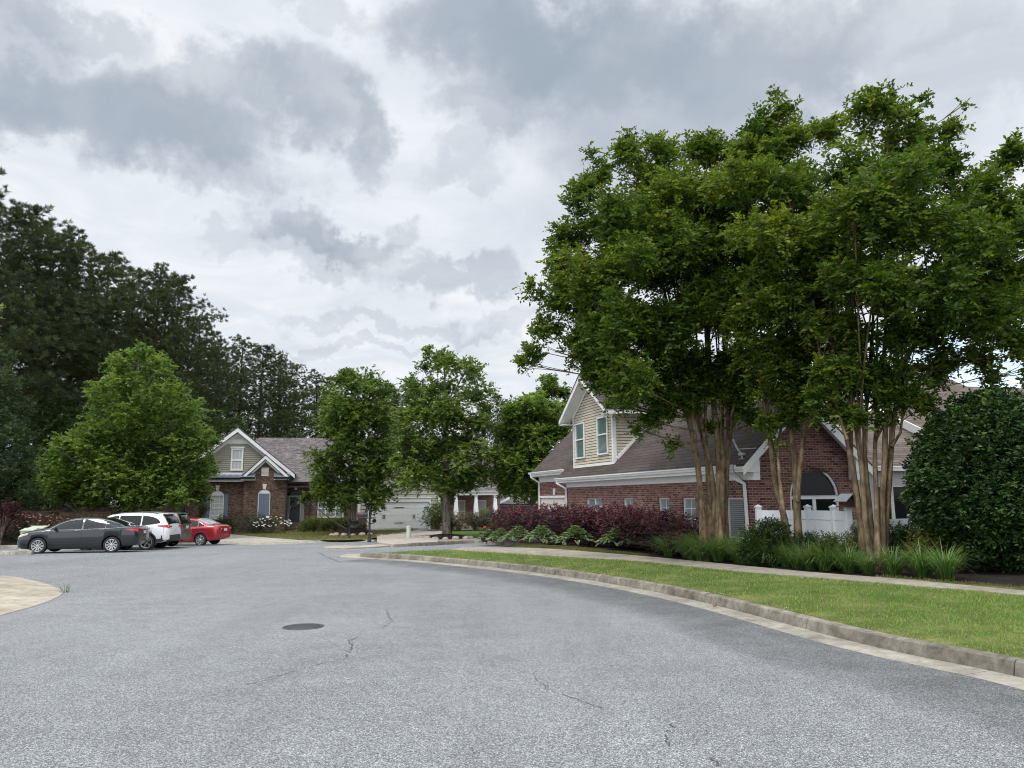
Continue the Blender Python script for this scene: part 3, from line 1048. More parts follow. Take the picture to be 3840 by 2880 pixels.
# ================================================================== red brick house on the right
def right_house():
    P0 = px(2811, 1868, 20.2); P0.z = 0
    ang = math.atan2(.289, .957)
    fr = Frame(P0, ang)                 # s = a (along the gable wall), d: towards the street ; b = -d
    H = empty('brick_house', P0, ang, 'red brick house with brown shingle roof and tan siding dormer behind the plum hedge', 'house')
    b = lambda p: -p.y
    # key sizes from the photograph
    e1, e2 = fr.hits(2796, 1741, -.42), fr.hits(2082, 1794, -.42)
    ze = (e1.z + e2.z) / 2              # top of the gutter
    bW = b(e2) - 0.35                   # length of the long wall
    ae = -0.36                          # eave line
    pit = math.tan(math.radians(44))
    rz = lambda a: ze + .01 + (a - ae) * pit
    Wd = 3.42                           # width of the gable wing
    ar = Wd / 2                         # its ridge
    A2 = 4.3                            # main ridge
    bm = 4.0                            # main body starts here
    bE = b(fr.hits(1976, 1757, .12)) if True else 17
    bE = min(max(bE, bW + 3.2), bW + 5)
    aw = 0.42                           # set-back of the garage wing wall
    zsof = ze - .20                     # soffit / top of brick
    zD = rz(aw - .40)
    # ---- walls
    wb = MB()
    FL = side(0, -1)                    # long wall, coordinate = d = -b
    wins = []
    for (ua, ub, vt) in [(2199, 2257, 1866), (2337, 2373, 1867), (2468, 2510, 1867), (2558, 2607, 1868), (2722, 2786, 1870)]:
        p, q = fr.hits(ua, vt, 0), fr.hits(ub, vt, 0)
        wins.append([p.y, q.y, p.z - 1.25, (p.z + q.z) / 2])
    zt = sum(w[3] for w in wins) / 5
    wins = [(w[0], w[1], zt - (1.55 if i == 4 else 1.30), zt) for i, w in enumerate(wins)]
    wall(wb, FL, -bW, 0, -.6, zsof - .20, wins, .10)
    # soldier course under the frieze
    n = int(bW / .0677)
    # garage wing wall
    FG = side(aw, -1)
    g0, g1 = fr.hits(2021, 1860, aw), fr.hits(2108, 1858, aw)
    gz = (g0.z + g1.z) / 2
    gdo = (g0.y, min(g1.y + .4, -bW - .25), -.5, gz)
    wall(wb, FG, -bE, -bW, -.7, zD - .30, [gdo], .12)
    wb.poly([V(aw, bE * -1, -.7), V(aw, -bE, zD - .3), V(A2 * 2 - .3, -bE, zD - .3), V(A2 * 2 - .3, -bE, -.7)])
    wb.poly([V(0, -bW, -.6), V(0, -bW, zsof - .2), V(aw, -bW, zsof - .2), V(aw, -bW, -.6)])
    # gable wall with arched opening
    F0 = front(0)
    pL, pR, pT = fr.hit(2962, 1858, 0), fr.hit(3147, 1858, 0), fr.hit(3050, 1752, 0)
    s0, s1 = pL.x, pR.x
    zs_ = pL.z
    rise = min((s1 - s0) / 2 - .01, pT.z - zs_)
    wall(wb, F0, 0, Wd, -.5, zsof, [(s0, s1, -.15, zs_ + .0001)], .11)
    # cut: fill above springing line handled separately
    wb2 = MB()
    wall(wb2, F0, 0, Wd, -.5, zs_, [(s0, s1, -.15, zs_)], .11)
    fpoly(wb2, F0, [(0, zs_), (s0, zs_), (s0, zsof), (0, zsof)])
    fpoly(wb2, F0, [(s1, zs_), (Wd, zs_), (Wd, zsof), (s1, zsof)])
    arch_fill(wb2, F0, s0, s1, zs_, rise, zsof, .11)
    zap = rz(ar) - .1
    zc = rz(0) - .1
    fpoly(wb2, F0, [(0, zsof), (Wd, zsof), (Wd, zc), (ar, zap), (0, zc)])
    wb2.poly([V(Wd, 0, -.5), V(Wd, -6, -.5), V(Wd, -6, zsof), V(Wd, 0, zsof)])
    # keep only the long wall pieces of the first builder (gable wall comes from the second)
    keep = [i for i, f in enumerate(wb.f) if not all(abs(wb.v[k].y) < 1e-6 for k in f) and not all(abs(wb.v[k].y) < .12 and s0 - .01 < wb.v[k].x < s1 + .01 for k in f)]
    wb.f = [wb.f[i] for i in keep]; wb.m = [wb.m[i] for i in keep]; wb.sm = [wb.sm[i] for i in keep]
    o = len(wb.v)
    wb.v += wb2.v; wb.f += [[o + k for k in f] for f in wb2.f]; wb.m += wb2.m; wb.sm += wb2.sm
    wb.build('wall', 'brick_red', H)
    # soldier courses and arch ring: bricks laid on end, slightly proud
    sb = MB()
    r = random.Random(5)
    for i in range(n):
        y = -bW + i * .0677
        fbox(sb, FL, y + .005, y + .0627, -.02, .004 + r.random() * .004, zsof - .41, zsof - .205)
    sb.build('soldier_course', 'brick_red', H)
    sb = MB()
    arch_band(sb, F0, s0 - .0, s1, zs_, rise, .17, -.03, .012, n=26, bricks=True)
    sb.build('brick_arch', 'brick_red', H)
    # ---- windows of the long wall
    for i, w in enumerate(wins):
        window(H, FL, *w, rec=-.075, fw=.045, pane='blind_dim' if i == 4 else 'glass_pale', mid=.5 if i != 4 else .30,
               grid=(2, 4) if i < 4 else None, mull=[(w[0] + w[1]) / 2] if i == 0 else ())
    # arched window
    mb = MB()
    arch_band(mb, F0, s0 + .075, s1 - .075, zs_, rise - .075, .07, -.10, -.03, n=24)
    for (a, c) in ((s0 + .005, s0 + .075), (s1 - .075, s1 - .005)):
        fbox(mb, F0, a, c, -.10, -.03, -.15, zs_)
    zr = zs_ - .02
    fbox(mb, F0, s0 + .075, s1 - .075, -.10, -.028, zr - .085, zr + .02)
    fbox(mb, F0, (s0 + s1) / 2 - .05, (s0 + s1) / 2 + .05, -.10, -.032, -.15, zr - .085)
    fbox(mb, F0, s0 + .075, s1 - .075, -.10, -.034, -.15, -.08)
    aw_ = mb.build('arched_window', 'trim', H)
    pb = MB()
    fpoly(pb, F0, arch_pts(s0 + .04, s1 - .04, zs_, rise - .04, 20)[::-1], -.075)
    fpoly(pb, F0, [(s0 + .04, -.15), (s1 - .04, -.15), (s1 - .04, zs_), (s0 + .04, zs_)], -.075)
    pb.build('pane', 'glass_dark', aw_)
    # ---- roof
    rb = MB()
    def R(a, bb): return V(a, -bb, rz(a))
    ov = .34
    slab(rb, [R(ae, -ov), R(ae, bW + .35), R(ae + (aw - .40 - ae), bW + .35), R(aw - .40, bE + .3), R(A2, bE + .3), R(A2, bm - .3), R(ar, bm - .3), R(ar, -ov)][::-1], .06)
    def R2(a, bb): return V(a, -bb, rz(2 * ar - a))
    slab(rb, [R2(ar, -ov), R2(Wd - ae, -ov), R2(Wd - ae, 6), R2(ar, 6)], .06)
    def R3(a, bb): return V(a, -bb, rz(2 * A2 - a))
    slab(rb, [R3(A2, bm - .3), R3(2 * A2 - ae, bm - .3), R3(2 * A2 - ae, bE + .3), R3(A2, bE + .3)], .06)
    rb.build('roof', 'shingle_brown', H)
    gb = MB()
    siding(gb, front(-bm), [(Wd - .3, rz(0)), (2 * A2 - .2, rz(0)), (A2, rz(A2) - .12), (ar, rz(ar) - .12)])
    gb.build('gable_siding', 'siding_tan', H)
    # trim: frieze, fascia, rakes
    tb = MB()
    fbox(tb, FL, -bW, 0, .0, .03, zsof - .20, zsof + .02)
    tb.box(ae, .0, -.0, bW + .35, zsof + .0, zsof + .02)
    fbox(tb, FL, -bW - .35, .32, -ae - .03, -ae - .005, zsof - .0, ze + .0)
    # garage wing trim
    zG = zD - .06
    fbox(tb, FG, -bE, -bW, 0, .03, zG - .40, zG - .10)
    tb.box(aw - .40, aw, bW, bE + .3, zG - .12, zG - .10)
    fbox(tb, FG, -bE - .3, -bW - .36, .375, .40, zG - .12, zG + .04)
    # rakes of the gable wing
    for sgn in (1, -1):
        A_ = lambda a: ar - sgn * (ar - a)
        w = .24
        tb.prism([F0(A_(ae), ov - .03, rz(ae) - .06), F0(A_(ae), ov - .03, rz(ae) - .06 - w), F0(ar, ov - .03, rz(ar) - .06 - w * 1.38), F0(ar, ov - .03, rz(ar) - .06)], F0(0, .028, 0) - F0(0, 0, 0))
        tb.prism([F0(A_(ae), 0, rz(ae) - .07 - w * .3), F0(ar, 0, rz(ar) - .07 - w * .3), F0(ar, 0, rz(ar) - .09 - w * .3), F0(A_(ae), 0, rz(ae) - .09 - w * .3)], F0(0, ov - .035, 0) - F0(0, 0, 0))
        # boxed eave return
        x0, x1 = sorted((A_(ae), A_(.16)))
        tb.prism([F0(x0, -.0, zsof - .0), F0(x1, 0, zsof), F0(x1, 0, rz(.16) - .27), F0(x0, 0, rz(ae) - .12)] if sgn == 1 else [F0(x0, 0, zsof), F0(x1, 0, zsof), F0(x1, 0, rz(ae) - .12), F0(x0, 0, rz(.16) - .27)], F0(0, ov - .036, 0) - F0(0, 0, 0))
        x0, x1 = sorted((A_(-.02), A_(.17)))
        fbox(tb, F0, x0, x1, 0, .28, zsof - .21, zsof - .001)
    tb.build('trim', 'trim', H)
    gutter_run(H, V(ae, .0, ze), V(ae, -bW - .37, ze), (-1, 0, 0))
    gutter_run(H, V(aw - .40, -bW - .36, zG + .10), V(aw - .40, -bE - .3, zG + .10), (-1, 0, 0))
    downspout(H, [V(ae - .05, -.42, ze - .1), V(ae - .05, -.42, ze - .24), V(-.07, -.10, ze - .50), V(-.05, -.07, -.3)])
    downspout(H, [V(ae - .05, -bW - .2, ze - .1), V(ae - .05, -bW - .2, ze - .2), V(-.08, -bW + .06, ze - .45), V(-.06, -bW + .06, -.5)])
    downspout(H, [V(aw - .45, -bE, zG), V(aw - .45, -bE, zG - .12), V(aw - .06, -bE + .1, zG - .40), V(aw - .06, -bE + .1, -.7)])
    # garage door of the wing with keystone
    db = MB()
    fbox(db, FG, gdo[0] + .1, gdo[1] - .0, -.10, -.06, -.5, gz - .1)
    for k in range(4):
        fbox(db, FG, gdo[0] + .1, gdo[1], -.055, -.05, -.5 + k * .56, -.5 + k * .56 + .52)
    gd = db.build('garage_door', 'trim_dim', H)
    kb = MB()
    fbox(kb, FG, gdo[0], gdo[0] + .1, -.10, .01, -.5, gz)
    fbox(kb, FG, gdo[0] + .1, gdo[1], -.10, .01, gz - .1, gz)
    kp = fr.hits(2079, 1840, aw).y
    kb.prism([FG(kp - .09, .0, gz + .02), FG(kp + .09, 0, gz + .02), FG(kp + .14, 0, gz + .34), FG(kp - .14, 0, gz + .34)], FG(0, .03, 0) - FG(0, 0, 0))
    kb.build('door_frame', 'trim', H)
    # ---- dormer
    nrm = Vector((-pit, 0, 1)).normalized()
    bl = fr.hitpl(2154, 1754, (ae, 0, rz(ae)), (-pit, 0, 1))
    ad = bl.x
    FD = side(ad, -1)
    br = fr.hits(2303, 1738, ad)
    tl = fr.hits(2150, 1556, ad)
    y0, y1 = bl.y, br.y                 # d coordinates of the dormer's front corners
    zb, zt_ = bl.z, tl.z
    ym = (y0 + y1) / 2
    zr_ = zt_ + (y1 - y0) / 2 * .66     # ridge of the dormer roof
    dm = MB()
    siding(dm, FD, [(y0, zb), (y1, zb), (y1, zt_), (ym, zr_), (y0, zt_)], .112, .018)
    def cheek(sgn):
        yy = y1 if sgn > 0 else y0
        FC = front(yy) if sgn > 0 else (lambda s, d, z: V(s, yy - d, z))
        aTop = ae + (zt_ - rz(ae)) / pit
        siding(dm, FC, [(ad, zb), (ad, zt_), (aTop, zt_)], .112, .018)
    cheek(1); cheek(-1)
    do = dm.build('dormer', 'siding_tan', H)
    dt = MB()
    # corner boards, apron, frieze
    fbox(dt, FD, y1 - .11, y1 + .03, -.11, .035, zb - .02, zt_)
    fbox(dt, FD, y0 - .03, y0 + .05, -.05, .035, zb - .02, zt_)
    fbox(dt, FD, y0, y1 - .11, .0, .045, zb - .03, zb + .07)
    aT = ae + (zt_ - rz(ae)) / pit
    dt.beam(V(ad + .12, y1 + .02, rz(ad + .12) + .07), V(aT, y1 + .02, rz(aT) + .05), .05, .12)
    fbox(dt, front(y1), ad, aT, 0, .04, zt_ - .22, zt_ - .02)
    # rakes and soffits
    ro = .52
    hw = (y1 - y0) / 2
    for sg in (1, -1):
        ye = ym + sg * (hw + .46)
        zE = zt_ - .46 * .66 + .06
        dt.prism([FD(ye, ro, zE), FD(ye, ro, zE - .19), FD(ym, ro, zr_ + .06 - .23), FD(ym, ro, zr_ + .06)], FD(0, -.03, 0) - FD(0, 0, 0))
        dt.prism([FD(ye, 0.0, zE - .17), FD(ym, 0, zr_ - .14), FD(ym, 0, zr_ - .16), FD(ye, 0, zE - .19)], FD(0, ro - .031, 0) - FD(0, 0, 0))
        fbox(dt, FD, min(ye, ym + sg * hw), max(ye, ym + sg * hw), .0, ro - .032, zE - .21, zE - .172)
        dt.prism([FD(ye, ro - .02, zE - .0), FD(ye, ro - .02, zE - .17), FD(ye - sg * .03, ro - .02, zE - .17), FD(ye - sg * .03, ro - .02, zE)], V(ad + 3.2, 0, 0) - V(ad - ro + .02, 0, 0))
        a_, c_ = sorted((ym + sg * hw, ye - sg * .031))
        dt.prism([FD(a_, 0, zE - .17), FD(c_, 0, zE - .17), FD(c_, 0, zE - .15), FD(a_, 0, zE - .15)], V(3, 0, 0))
        # inner frieze along the rake
        dt.prism([FD(ym + sg * hw, .02, zt_ - .10), FD(ym + sg * hw, .02, zt_ - .24), FD(ym, .02, zr_ - .27), FD(ym, .02, zr_ - .12)], FD(0, .02, 0) - FD(0, 0, 0))
    dt.build('dormer_trim', 'trim', do)
    dr = MB()
    for sg in (1, -1):
        ye = ym + sg * (hw + .49)
        zE = zt_ - .49 * .66 + .10
        a1 = ae + (zE - rz(ae)) / pit
        a2 = ae + (zr_ + .10 - rz(ae)) / pit
        slab(dr, [V(ad - ro - .02, ye, zE), V(ad - ro - .02, ym, zr_ + .10), V(a2, ym, zr_ + .10), V(a1, ye, zE)][::sg], .045)
    dr.build('dormer_roof', 'shingle_brown', do)
    for (ua, va, ub, vb, uc) in ((2161, 1587, 2197, 1716, 0), (2242, 1563, 2285, 1705, 0)):
        p, q = fr.hits(ua, va, ad), fr.hits(ub, vb, ad)
        z1 = fr.hits((ua + ub) / 2, (va + 4 + va - 6) / 2, ad).z
        window(do, FD, p.y, q.y, fr.hits((ua + ub) / 2, vb + (4 if ua < 2200 else 0), ad).z, z1, rec=.055, fw=.055, pane='glass_green', mid=.53)
    # ---- screened porch wing on the right
    dC = -1.5
    FC = front(dC)
    zc0 = fr.hit(3300, 1752, dC + .35).z
    pw = MB()
    wall(pw, FC, Wd + .01, 12.5, -.4, zc0 - .05, [])
    pw.box(12.4, 12.5, -dC, -dC + 6, -.4, zc0 + .1)
    pw.build('porch_wall', 'porch_grey', H)
    for (ua, ub) in ((3283, 3331), (3341, 3400)):
        p, q = fr.hit(ua, 1819, dC), fr.hit(ub, 1819, dC)
        window(H, FC, p.x - .05, q.x + .05, .0, p.z, rec=.04, fw=.06, frame='porch_grey', pane='glass_dark', name='screen_panel')
    tl_ = math.tan(math.radians(33))
    e = V(0, dC + .35, zc0)
    Pp = Vector((0, dC + .35, zc0 + .05)); Pn = Vector((0, tl_, 1))
    def h1(u, v): q = fr.hitpl(u, v, Pp, Pn); return V(q.x, q.y, q.z)
    def h2(u, v): q = fr.hitpl(u, v, Pp + Vector((0, 0, .30)), Pn); return V(q.x, q.y, q.z)
    c1 = MB()
    q0 = V(Wd + .0, dC + .35, zc0 + .05); q1 = V(12.7, dC + .35, zc0 + .05)
    slab(c1, [q0, q1, h1(3900, 1700), h1(3516, 1646), h1(3377, 1577), h1(3275, 1528)], .05)
    c1.build('porch_roof', 'shingle_tan', H)
    c2 = MB()
    slab(c2, [h2(3378, 1566), h2(3520, 1637), h2(3720, 1735), h2(4200, 1740), h2(4200, 1466), h2(3900, 1458), h2(3626, 1449), h2(3520, 1404), h2(3455, 1378), h2(3380, 1360), h2(3290, 1420), h2(3262, 1508)], .06)
    c2.build('rear_roof', 'shingle_tan', H)
    ct = MB()
    for (a, b_) in (((3374, 1576), (3530, 1652)), ((3264, 1612), (3305, 1636))):
        if a[0] > 3300:
            A_, B_ = h2(*a), h2(*b_)
            ct.beam(A_ + Vector((0, 0, -.06)), B_ + Vector((0, 0, -.06)), .06, .26, up=(0, -.55, .83))
    gq0, gq1 = V(Wd, dC + .36, zc0 + .03), V(12.7, dC + .36, zc0 + .03)
    ct.build('rake_board', 'trim', H)
    gutter_run(H, gq0, gq1, (0, -1, 0), h=.14)
    fb = MB()
    fbox(fb, FC, Wd, 12.6, .0, .36, zc0 - .10, zc0 - .075)
    fb.build('soffit', 'porch_grey', H)
    vp = MB()
    a, b_ = h2(3721, 1458), h2(3721, 1300)
    q = fr.hitpl(3721, 1458, Pp + Vector((0, 0, .30)), Pn)
    top = fr.hit(3723, 1403, q.y)
    vp.tube([V(q.x, q.y, q.z - .2), V(top.x, q.y, top.z)], .055, 10)
    vp.tube([V(top.x, q.y, top.z - .1), V(top.x, q.y, top.z + .04)], .085, 10)
    vp.build('flue_pipe', 'dark_plastic', H)
    # loose cable hanging down by the downspout
    cb = MB()
    y = fr.hits(2752, 1742, -.45).y
    cb.tube([V(ae + .5, y + .05, rz(ae + .5) + .02), V(ae - .11, y, ze + .02), V(ae - .11, y - .02, ze - .15), V(-.04, y - .08, ze - .5), V(-.03, y - .18, ze - 1.3), V(-.03, y - .22, .0)], .008, 5)
    cb.build('cable', 'black', H)
    # old dish mount left on the roof by the corner
    q = fr.hitpl(2783, 1722, (ae, 0, rz(ae)), (-pit, 0, 1))
    base = V(q.x, q.y, q.z)
    dmt = MB()
    tp = fr.hits(2748, 1648, q.x)
    tp = V(q.x, tp.y, tp.z)
    dmt.box(-.06, .06, -.1, .1, -.01, .02)
    rel = tp - base
    dmt.tube([(0, 0, 0), (0, .0, .12), rel * .55, rel], [.028, .028, .024, .022], 8)
    dmt.tube([rel * .5, Vector((.28, -.25, .28 * pit + .01))], .011, 6)
    dmt.box(-.09, .09, -.05, .05, .10, .17)
    root = empty('dish_mount', H.matrix_world @ base if False else P0 + Matrix.Rotation(ang, 3, 'Z') @ base, ang,
                 'empty grey satellite dish mount on the roof corner above the downspout', 'dish mount')
    dmt.build('mast', 'tin', root)
    return fr, H
RH, RHO_ = right_house()
# ================================================================== brown brick house and its neighbours across the street
A1 = math.radians(14)
def louvre(par, F, pts, d, mat='trim', name='vent', n=6):
    """a louvred vent inside a polygon's bounds"""
    mb = MB()
    xs = [p[0] for p in pts]; zs = [p[1] for p in pts]
    siding(mb, F, pts, (max(zs) - min(zs)) / n, .02)
    o = mb.build(name, mat, par)
    return o

def rake(mb, F, s0, z0, s1, z1, w, d0, d1):
    """white rake board between two points, w deep, from d0 to d1"""
    mb.prism([F(s0, d0, z0), F(s0, d0, z0 - w), F(s1, d0, z1 - w), F(s1, d0, z1)], F(0, d1, 0) - F(0, d0, 0))

def shutter(par, F, s0, s1, z0, z1, d, name='shutter'):
    mb = MB()
    fbox(mb, F, s0, s1, d, d + .03, z0, z1)
    zm = z0 + (z1 - z0) * .55
    e = (s1 - s0) * .18
    for a, b in ((z0 + .08, zm - .05), (zm + .05, z1 - .08)):
        for q in ((s0, s0 + e), (s1 - e, s1)):
            fbox(mb, F, q[0], q[1], d + .03, d + .045, a, b)
    for a, b in ((z0, z0 + .08), (zm - .05, zm + .05), (z1 - .08, z1)):
        fbox(mb, F, s0, s1, d + .03, d + .0452, a, b)
    return mb.build(name, 'shutter', par)

def left_house():
    P0 = px(1075, 1987, 57.8); P0.z = -.72
    fr = Frame(P0, A1)
    H = empty('brick_house', P0, A1, 'brown brick house with blue shutters and two white trimmed gables', 'house')
    h = lambda u, v, d=0.0: fr.hit(u, v, d)
    zB = -.25
    dG = .55
    F0, FGb, FE, FW = front(0), front(dG), front(-1.7), front(-.35)
    sL = h(690, 1900).x
    sG0, sG1 = h(911, 1900, dG).x, h(1071, 1900, dG).x
    sE1 = h(1150, 1900, -1.7).x
    sW1 = h(1338, 1900, -.35).x
    ztop = h(800, 1806).z
    zgt = h(990, 1800, dG).z
    wb = MB()
    # left window (arched) in the left wall
    a0, a1 = h(784, 1950).x, h(836, 1950).x
    w0 = h(810, 1948).z
    wt_, wa = h(810, 1858).z, h(810, 1841).z
    def archwall(F, S0, S1, zt, a0, a1, w0, wt, rise):
        wall(wb, F, S0, S1, zB, wt, [(a0, a1, w0, wt)], .1)
        fpoly(wb, F, [(S0, wt), (a0, wt), (a0, zt), (S0, zt)])
        fpoly(wb, F, [(a1, wt), (S1, wt), (S1, zt), (a1, zt)])
        arch_fill(wb, F, a0, a1, wt, rise, zt, .1)
    archwall(F0, sL, sG0, ztop, a0, a1, w0, wt_, wa - wt_)
    wb.poly([V(sL, 0, zB), V(sL, -9, zB), V(sL, -9, ztop), V(sL, 0, ztop)])
    # gabled bay with shuttered window
    b0, b1 = h(966, 1900, dG).x, h(1012, 1900, dG).x
    y0, yt, ya = h(990, 1943, dG).z, h(990, 1850, dG).z, h(990, 1836, dG).z
    archwall(FGb, sG0, sG1, zgt, b0, b1, y0, yt, ya - yt)
    wb.poly([V(sG0, dG, zB), V(sG0, 0, zB), V(sG0, 0, zgt), V(sG0, dG, zgt)])
    wb.poly([V(sG1, dG, zB), V(sG1, -1.7, zB), V(sG1, -1.7, zgt), V(sG1, dG, zgt)])
    ap = h(996, 1722, dG); gl, gr = h(924, 1788, dG), h(1062, 1784, dG)
    fpoly(wb, FGb, [(sG0, zgt), (sG1, zgt), (gr.x, gr.z), (ap.x, ap.z), (gl.x, gl.z)])
    # recessed entry with segmental arch over it
    d0_, d1_ = h(1073, 1900, -.6).x, h(1141, 1900, -.6).x
    FA = front(-.6)
    zA = h(1108, 1856, -.6).z; zA2 = h(1108, 1838, -.6).z; zet = h(1108, 1822, -.6).z
    arch_fill(wb, FA, d0_, d1_, zA, zA2 - zA, zet + .3, .25)
    fpoly(wb, FA, [(sG1, zA), (d0_, zA), (d0_, zet + .3), (sG1, zet + .3)])
    fpoly(wb, FA, [(d1_, zB), (sE1 + .12, zB), (sE1 + .12, zet + .3), (d1_, zet + .3)])
    dl, dr_ = h(1086, 1900, -1.7).x, h(1125, 1900, -1.7).x
    dz0, dz1 = h(1105, 1957, -1.7).z, h(1105, 1863, -1.7).z
    wall(wb, FE, sG1, sE1 + 1, zB, zet + .3, [(dl - .38, dr_ + .38, dz0, dz1 + .75)], .12)
    # window wall on the right of the door
    c0, c1 = h(1191, 1900, -.35).x, h(1289, 1900, -.35).x
    cz0, cz1 = h(1240, 1941, -.35).z, h(1240, 1866, -.35).z
    zw = h(1240, 1824, -.35).z
    wall(wb, FW, sE1 + .12, sW1, zB, zw, [(c0, c1, cz0, cz1)], .1)
    wb.poly([V(sE1 + .12, -.35, zB), V(sE1 + .12, -1.7, zB), V(sE1 + .12, -1.7, zw), V(sE1 + .12, -.35, zw)])
    wb.build('wall', 'brick_brown', H)
    # brick arches and keystones
    tb = MB()
    for (F, x0, x1, zs, ri) in ((F0, a0, a1, wt_, wa - wt_), (FGb, b0, b1, yt, ya - yt), (FA, d0_, d1_, zA, zA2 - zA)):
        ab = MB()
        arch_band(ab, F, x0 - .06, x1 + .06, zs + .02, ri, .26, -.02, .02, n=18, bricks=True)
        ab.build('brick_arch', 'brick_brown', H)
        xm = (x0 + x1) / 2
        kb = MB()
        kb.prism([F(xm - .09, .0, zs + ri + .02), F(xm + .09, 0, zs + ri + .02), F(xm + .15, 0, zs + ri + .42), F(xm - .15, 0, zs + ri + .42)], F(0, .05, 0) - F(0, 0, 0))
        kb.build('keystone', 'trim_dim', H)
    for F, x0, x1, z in ((F0, a0, a1, w0), (FGb, b0, b1, y0)):
        sb = MB()
        fbox(sb, F, x0 - .1, x1 + .1, -.1, .04, z - .14, z - .005)
        sb.build('window_sill', 'brick_brown', H)
    # windows
    def archwin(F, x0, x1, z0, zs, ri, pane, mid):
        w = window(H, F, x0, x1, z0, zs, rec=-.05, fw=.06, pane=pane, mid=mid, grid=(3, 6))
        mb = MB()
        A_ = arch_pts(x0, x1, zs, ri, 14)
        mb.prism([F(p[0], -.06, p[1]) for p in A_], F(0, .05, 0) - F(0, 0, 0))
        mb.build('arch_panel', 'trim', w)
        return w
    archwin(F0, a0, a1, w0, wt_, wa - wt_, 'blind', .47)
    w = archwin(FGb, b0, b1, y0, yt, ya - yt, 'glass_dark', None)
    bm_ = (b0 + b1) / 2
    shutter(H, FGb, b0 + .07, bm_ - .005, y0 + .06, yt - .04, -.02)
    shutter(H, FGb, bm_ + .005, b1 - .07, y0 + .06, yt - .04, -.02)
    for q0, q1 in ((h(766, 1900).x, a0 - .03), (a1 + .03, h(855, 1900).x)):
        shutter(H, F0, q0, q1, w0 + .02, h(845, 1853).z, .005)
    window(H, FW, c0, c1, cz0, cz1, rec=-.05, fw=.075, pane='blind_dim', mid=.45, mull=[c0 + (c1 - c0) * .30, c0 + (c1 - c0) * .70], grid=(6, 4))
    # door with sidelights, transom and wreath
    db = MB()
    fbox(db, FE, dl, dr_, -.08, -.03, dz0, dz1)
    for xx in (dl + .12, (dl + dr_) / 2 + .05):
        for za, zb_ in ((dz0 + .15, dz0 + .8), (dz0 + .95, dz1 - .12)):
            fbox(db, FE, xx, xx + (dr_ - dl) / 2 - .17, -.03, -.018, za, zb_)
    d_ = db.build('door', 'door_navy', H)
    hb = MB()
    hb.lathe([(.0, 0), (.035, .0), (.04, .03), (.0, .05)], 10, V(dl + .09, -1.7 - .03 + .0, dz0 + 1.0), axis='y')
    fbox(hb, FE, dl + .06, dl + .12, -.03, .0, dz0 + 1.05, dz0 + 1.2)
    hb.build('handle', 'tin', d_)
    fb = MB()
    for x in (dl - .38, dl - .06, dr_ + .0, dr_ + .32):
        fbox(fb, FE, x, x + .06, -.1, .0, dz0, dz1 + .06)
    fbox(fb, FE, dl - .38, dr_ + .38, -.1, .012, dz1 + .0, dz1 + .10)
    fb.build('door_frame', 'trim', H)
    for x0_, x1_ in ((dl - .32, dl - .06), (dr_ + .06, dr_ + .32)):
        sb = MB(); fpoly(sb, FE, [(x0_, dz0), (x1_, dz0), (x1_, dz1), (x0_, dz1)], -.06)
        sb.build('sidelight', 'blind', H)
    sb = MB(); fpoly(sb, FE, [(dl - .38, dz1 + .1), (dr_ + .38, dz1 + .1), (dr_ + .38, dz1 + .75), (dl - .38, dz1 + .75)], -.06)
    for k in range(1, 5):
        x = dl - .38 + (dr_ - dl + .76) * k / 5
        fbox(sb, FE, x - .012, x + .012, -.06, -.045, dz1 + .1, dz1 + .75)
    sb.build('transom', 'glass_dark', H)
    st = MB()
    for k in range(3):
        fbox(st, FE, sG1 + .02, sE1 + .1, -.1, 1.0 + .33 * k, zB - .35, dz0 - .02 - .155 * k)
    st.build('step', 'brick_brown', H)
    # wreath hangs on the door
    wc = V((dl + dr_) / 2, -1.64, dz0 + (dz1 - dz0) * .70)
    rt = empty('wreath', P0 + Matrix.Rotation(A1, 3, 'Z') @ wc, A1, 'round wreath of pale flowers hanging on the navy front door', 'wreath')
    wm = MB(); r = random.Random(9)
    wm.tube([(.27 * math.cos(t), -.03, .27 * math.sin(t)) for t in np.linspace(0, 2 * math.pi, 22)], .05, 6)
    wm.build('ring', 'dark_plastic', rt)
    for k in range(46):
        fm = MB()
        t = r.uniform(0, 6.28); q = r.uniform(.2, .34)
        c = Vector((q * math.cos(t), -.07 - r.random() * .03, q * math.sin(t)))
        s_ = r.uniform(.025, .055)
        fm.lathe([(0, -s_ * .5), (s_, 0), (0, s_ * .5)], 6, c, axis='y')
        fm.build('flower', 'wreath', rt, uv=False)
    # ---- gable of the upper storey (green-grey siding) and its roof
    dU = -.10
    FU = front(dU)
    ap2 = h(894, 1622, dU)
    zs0 = h(894, 1776, dU).z
    hw = (h(1094, 1776, dU).x - h(694, 1776, dU).x) / 2
    sm = ap2.x
    slope = (ap2.z - zs0) / hw
    zc_ = h(894, 1663, dU).z             # bottom of the louvred gable top
    gs = MB()
    siding(gs, FU, [(sm - hw, zs0), (sm + hw, zs0), (sm + (ap2.z - zc_) / slope, zc_), (sm - (ap2.z - zc_) / slope, zc_)], .155, .02)
    gs.build('gable_siding', 'siding_green', H)
    zl = zc_ + .28
    louvre(H, FU, [(sm - (ap2.z - zl) / slope, zl), (sm + (ap2.z - zl) / slope, zl), (sm, ap2.z)], 0, 'trim', 'gable_vent', 9)
    tb = MB()
    k = .55
    zz = ap2.z + .30
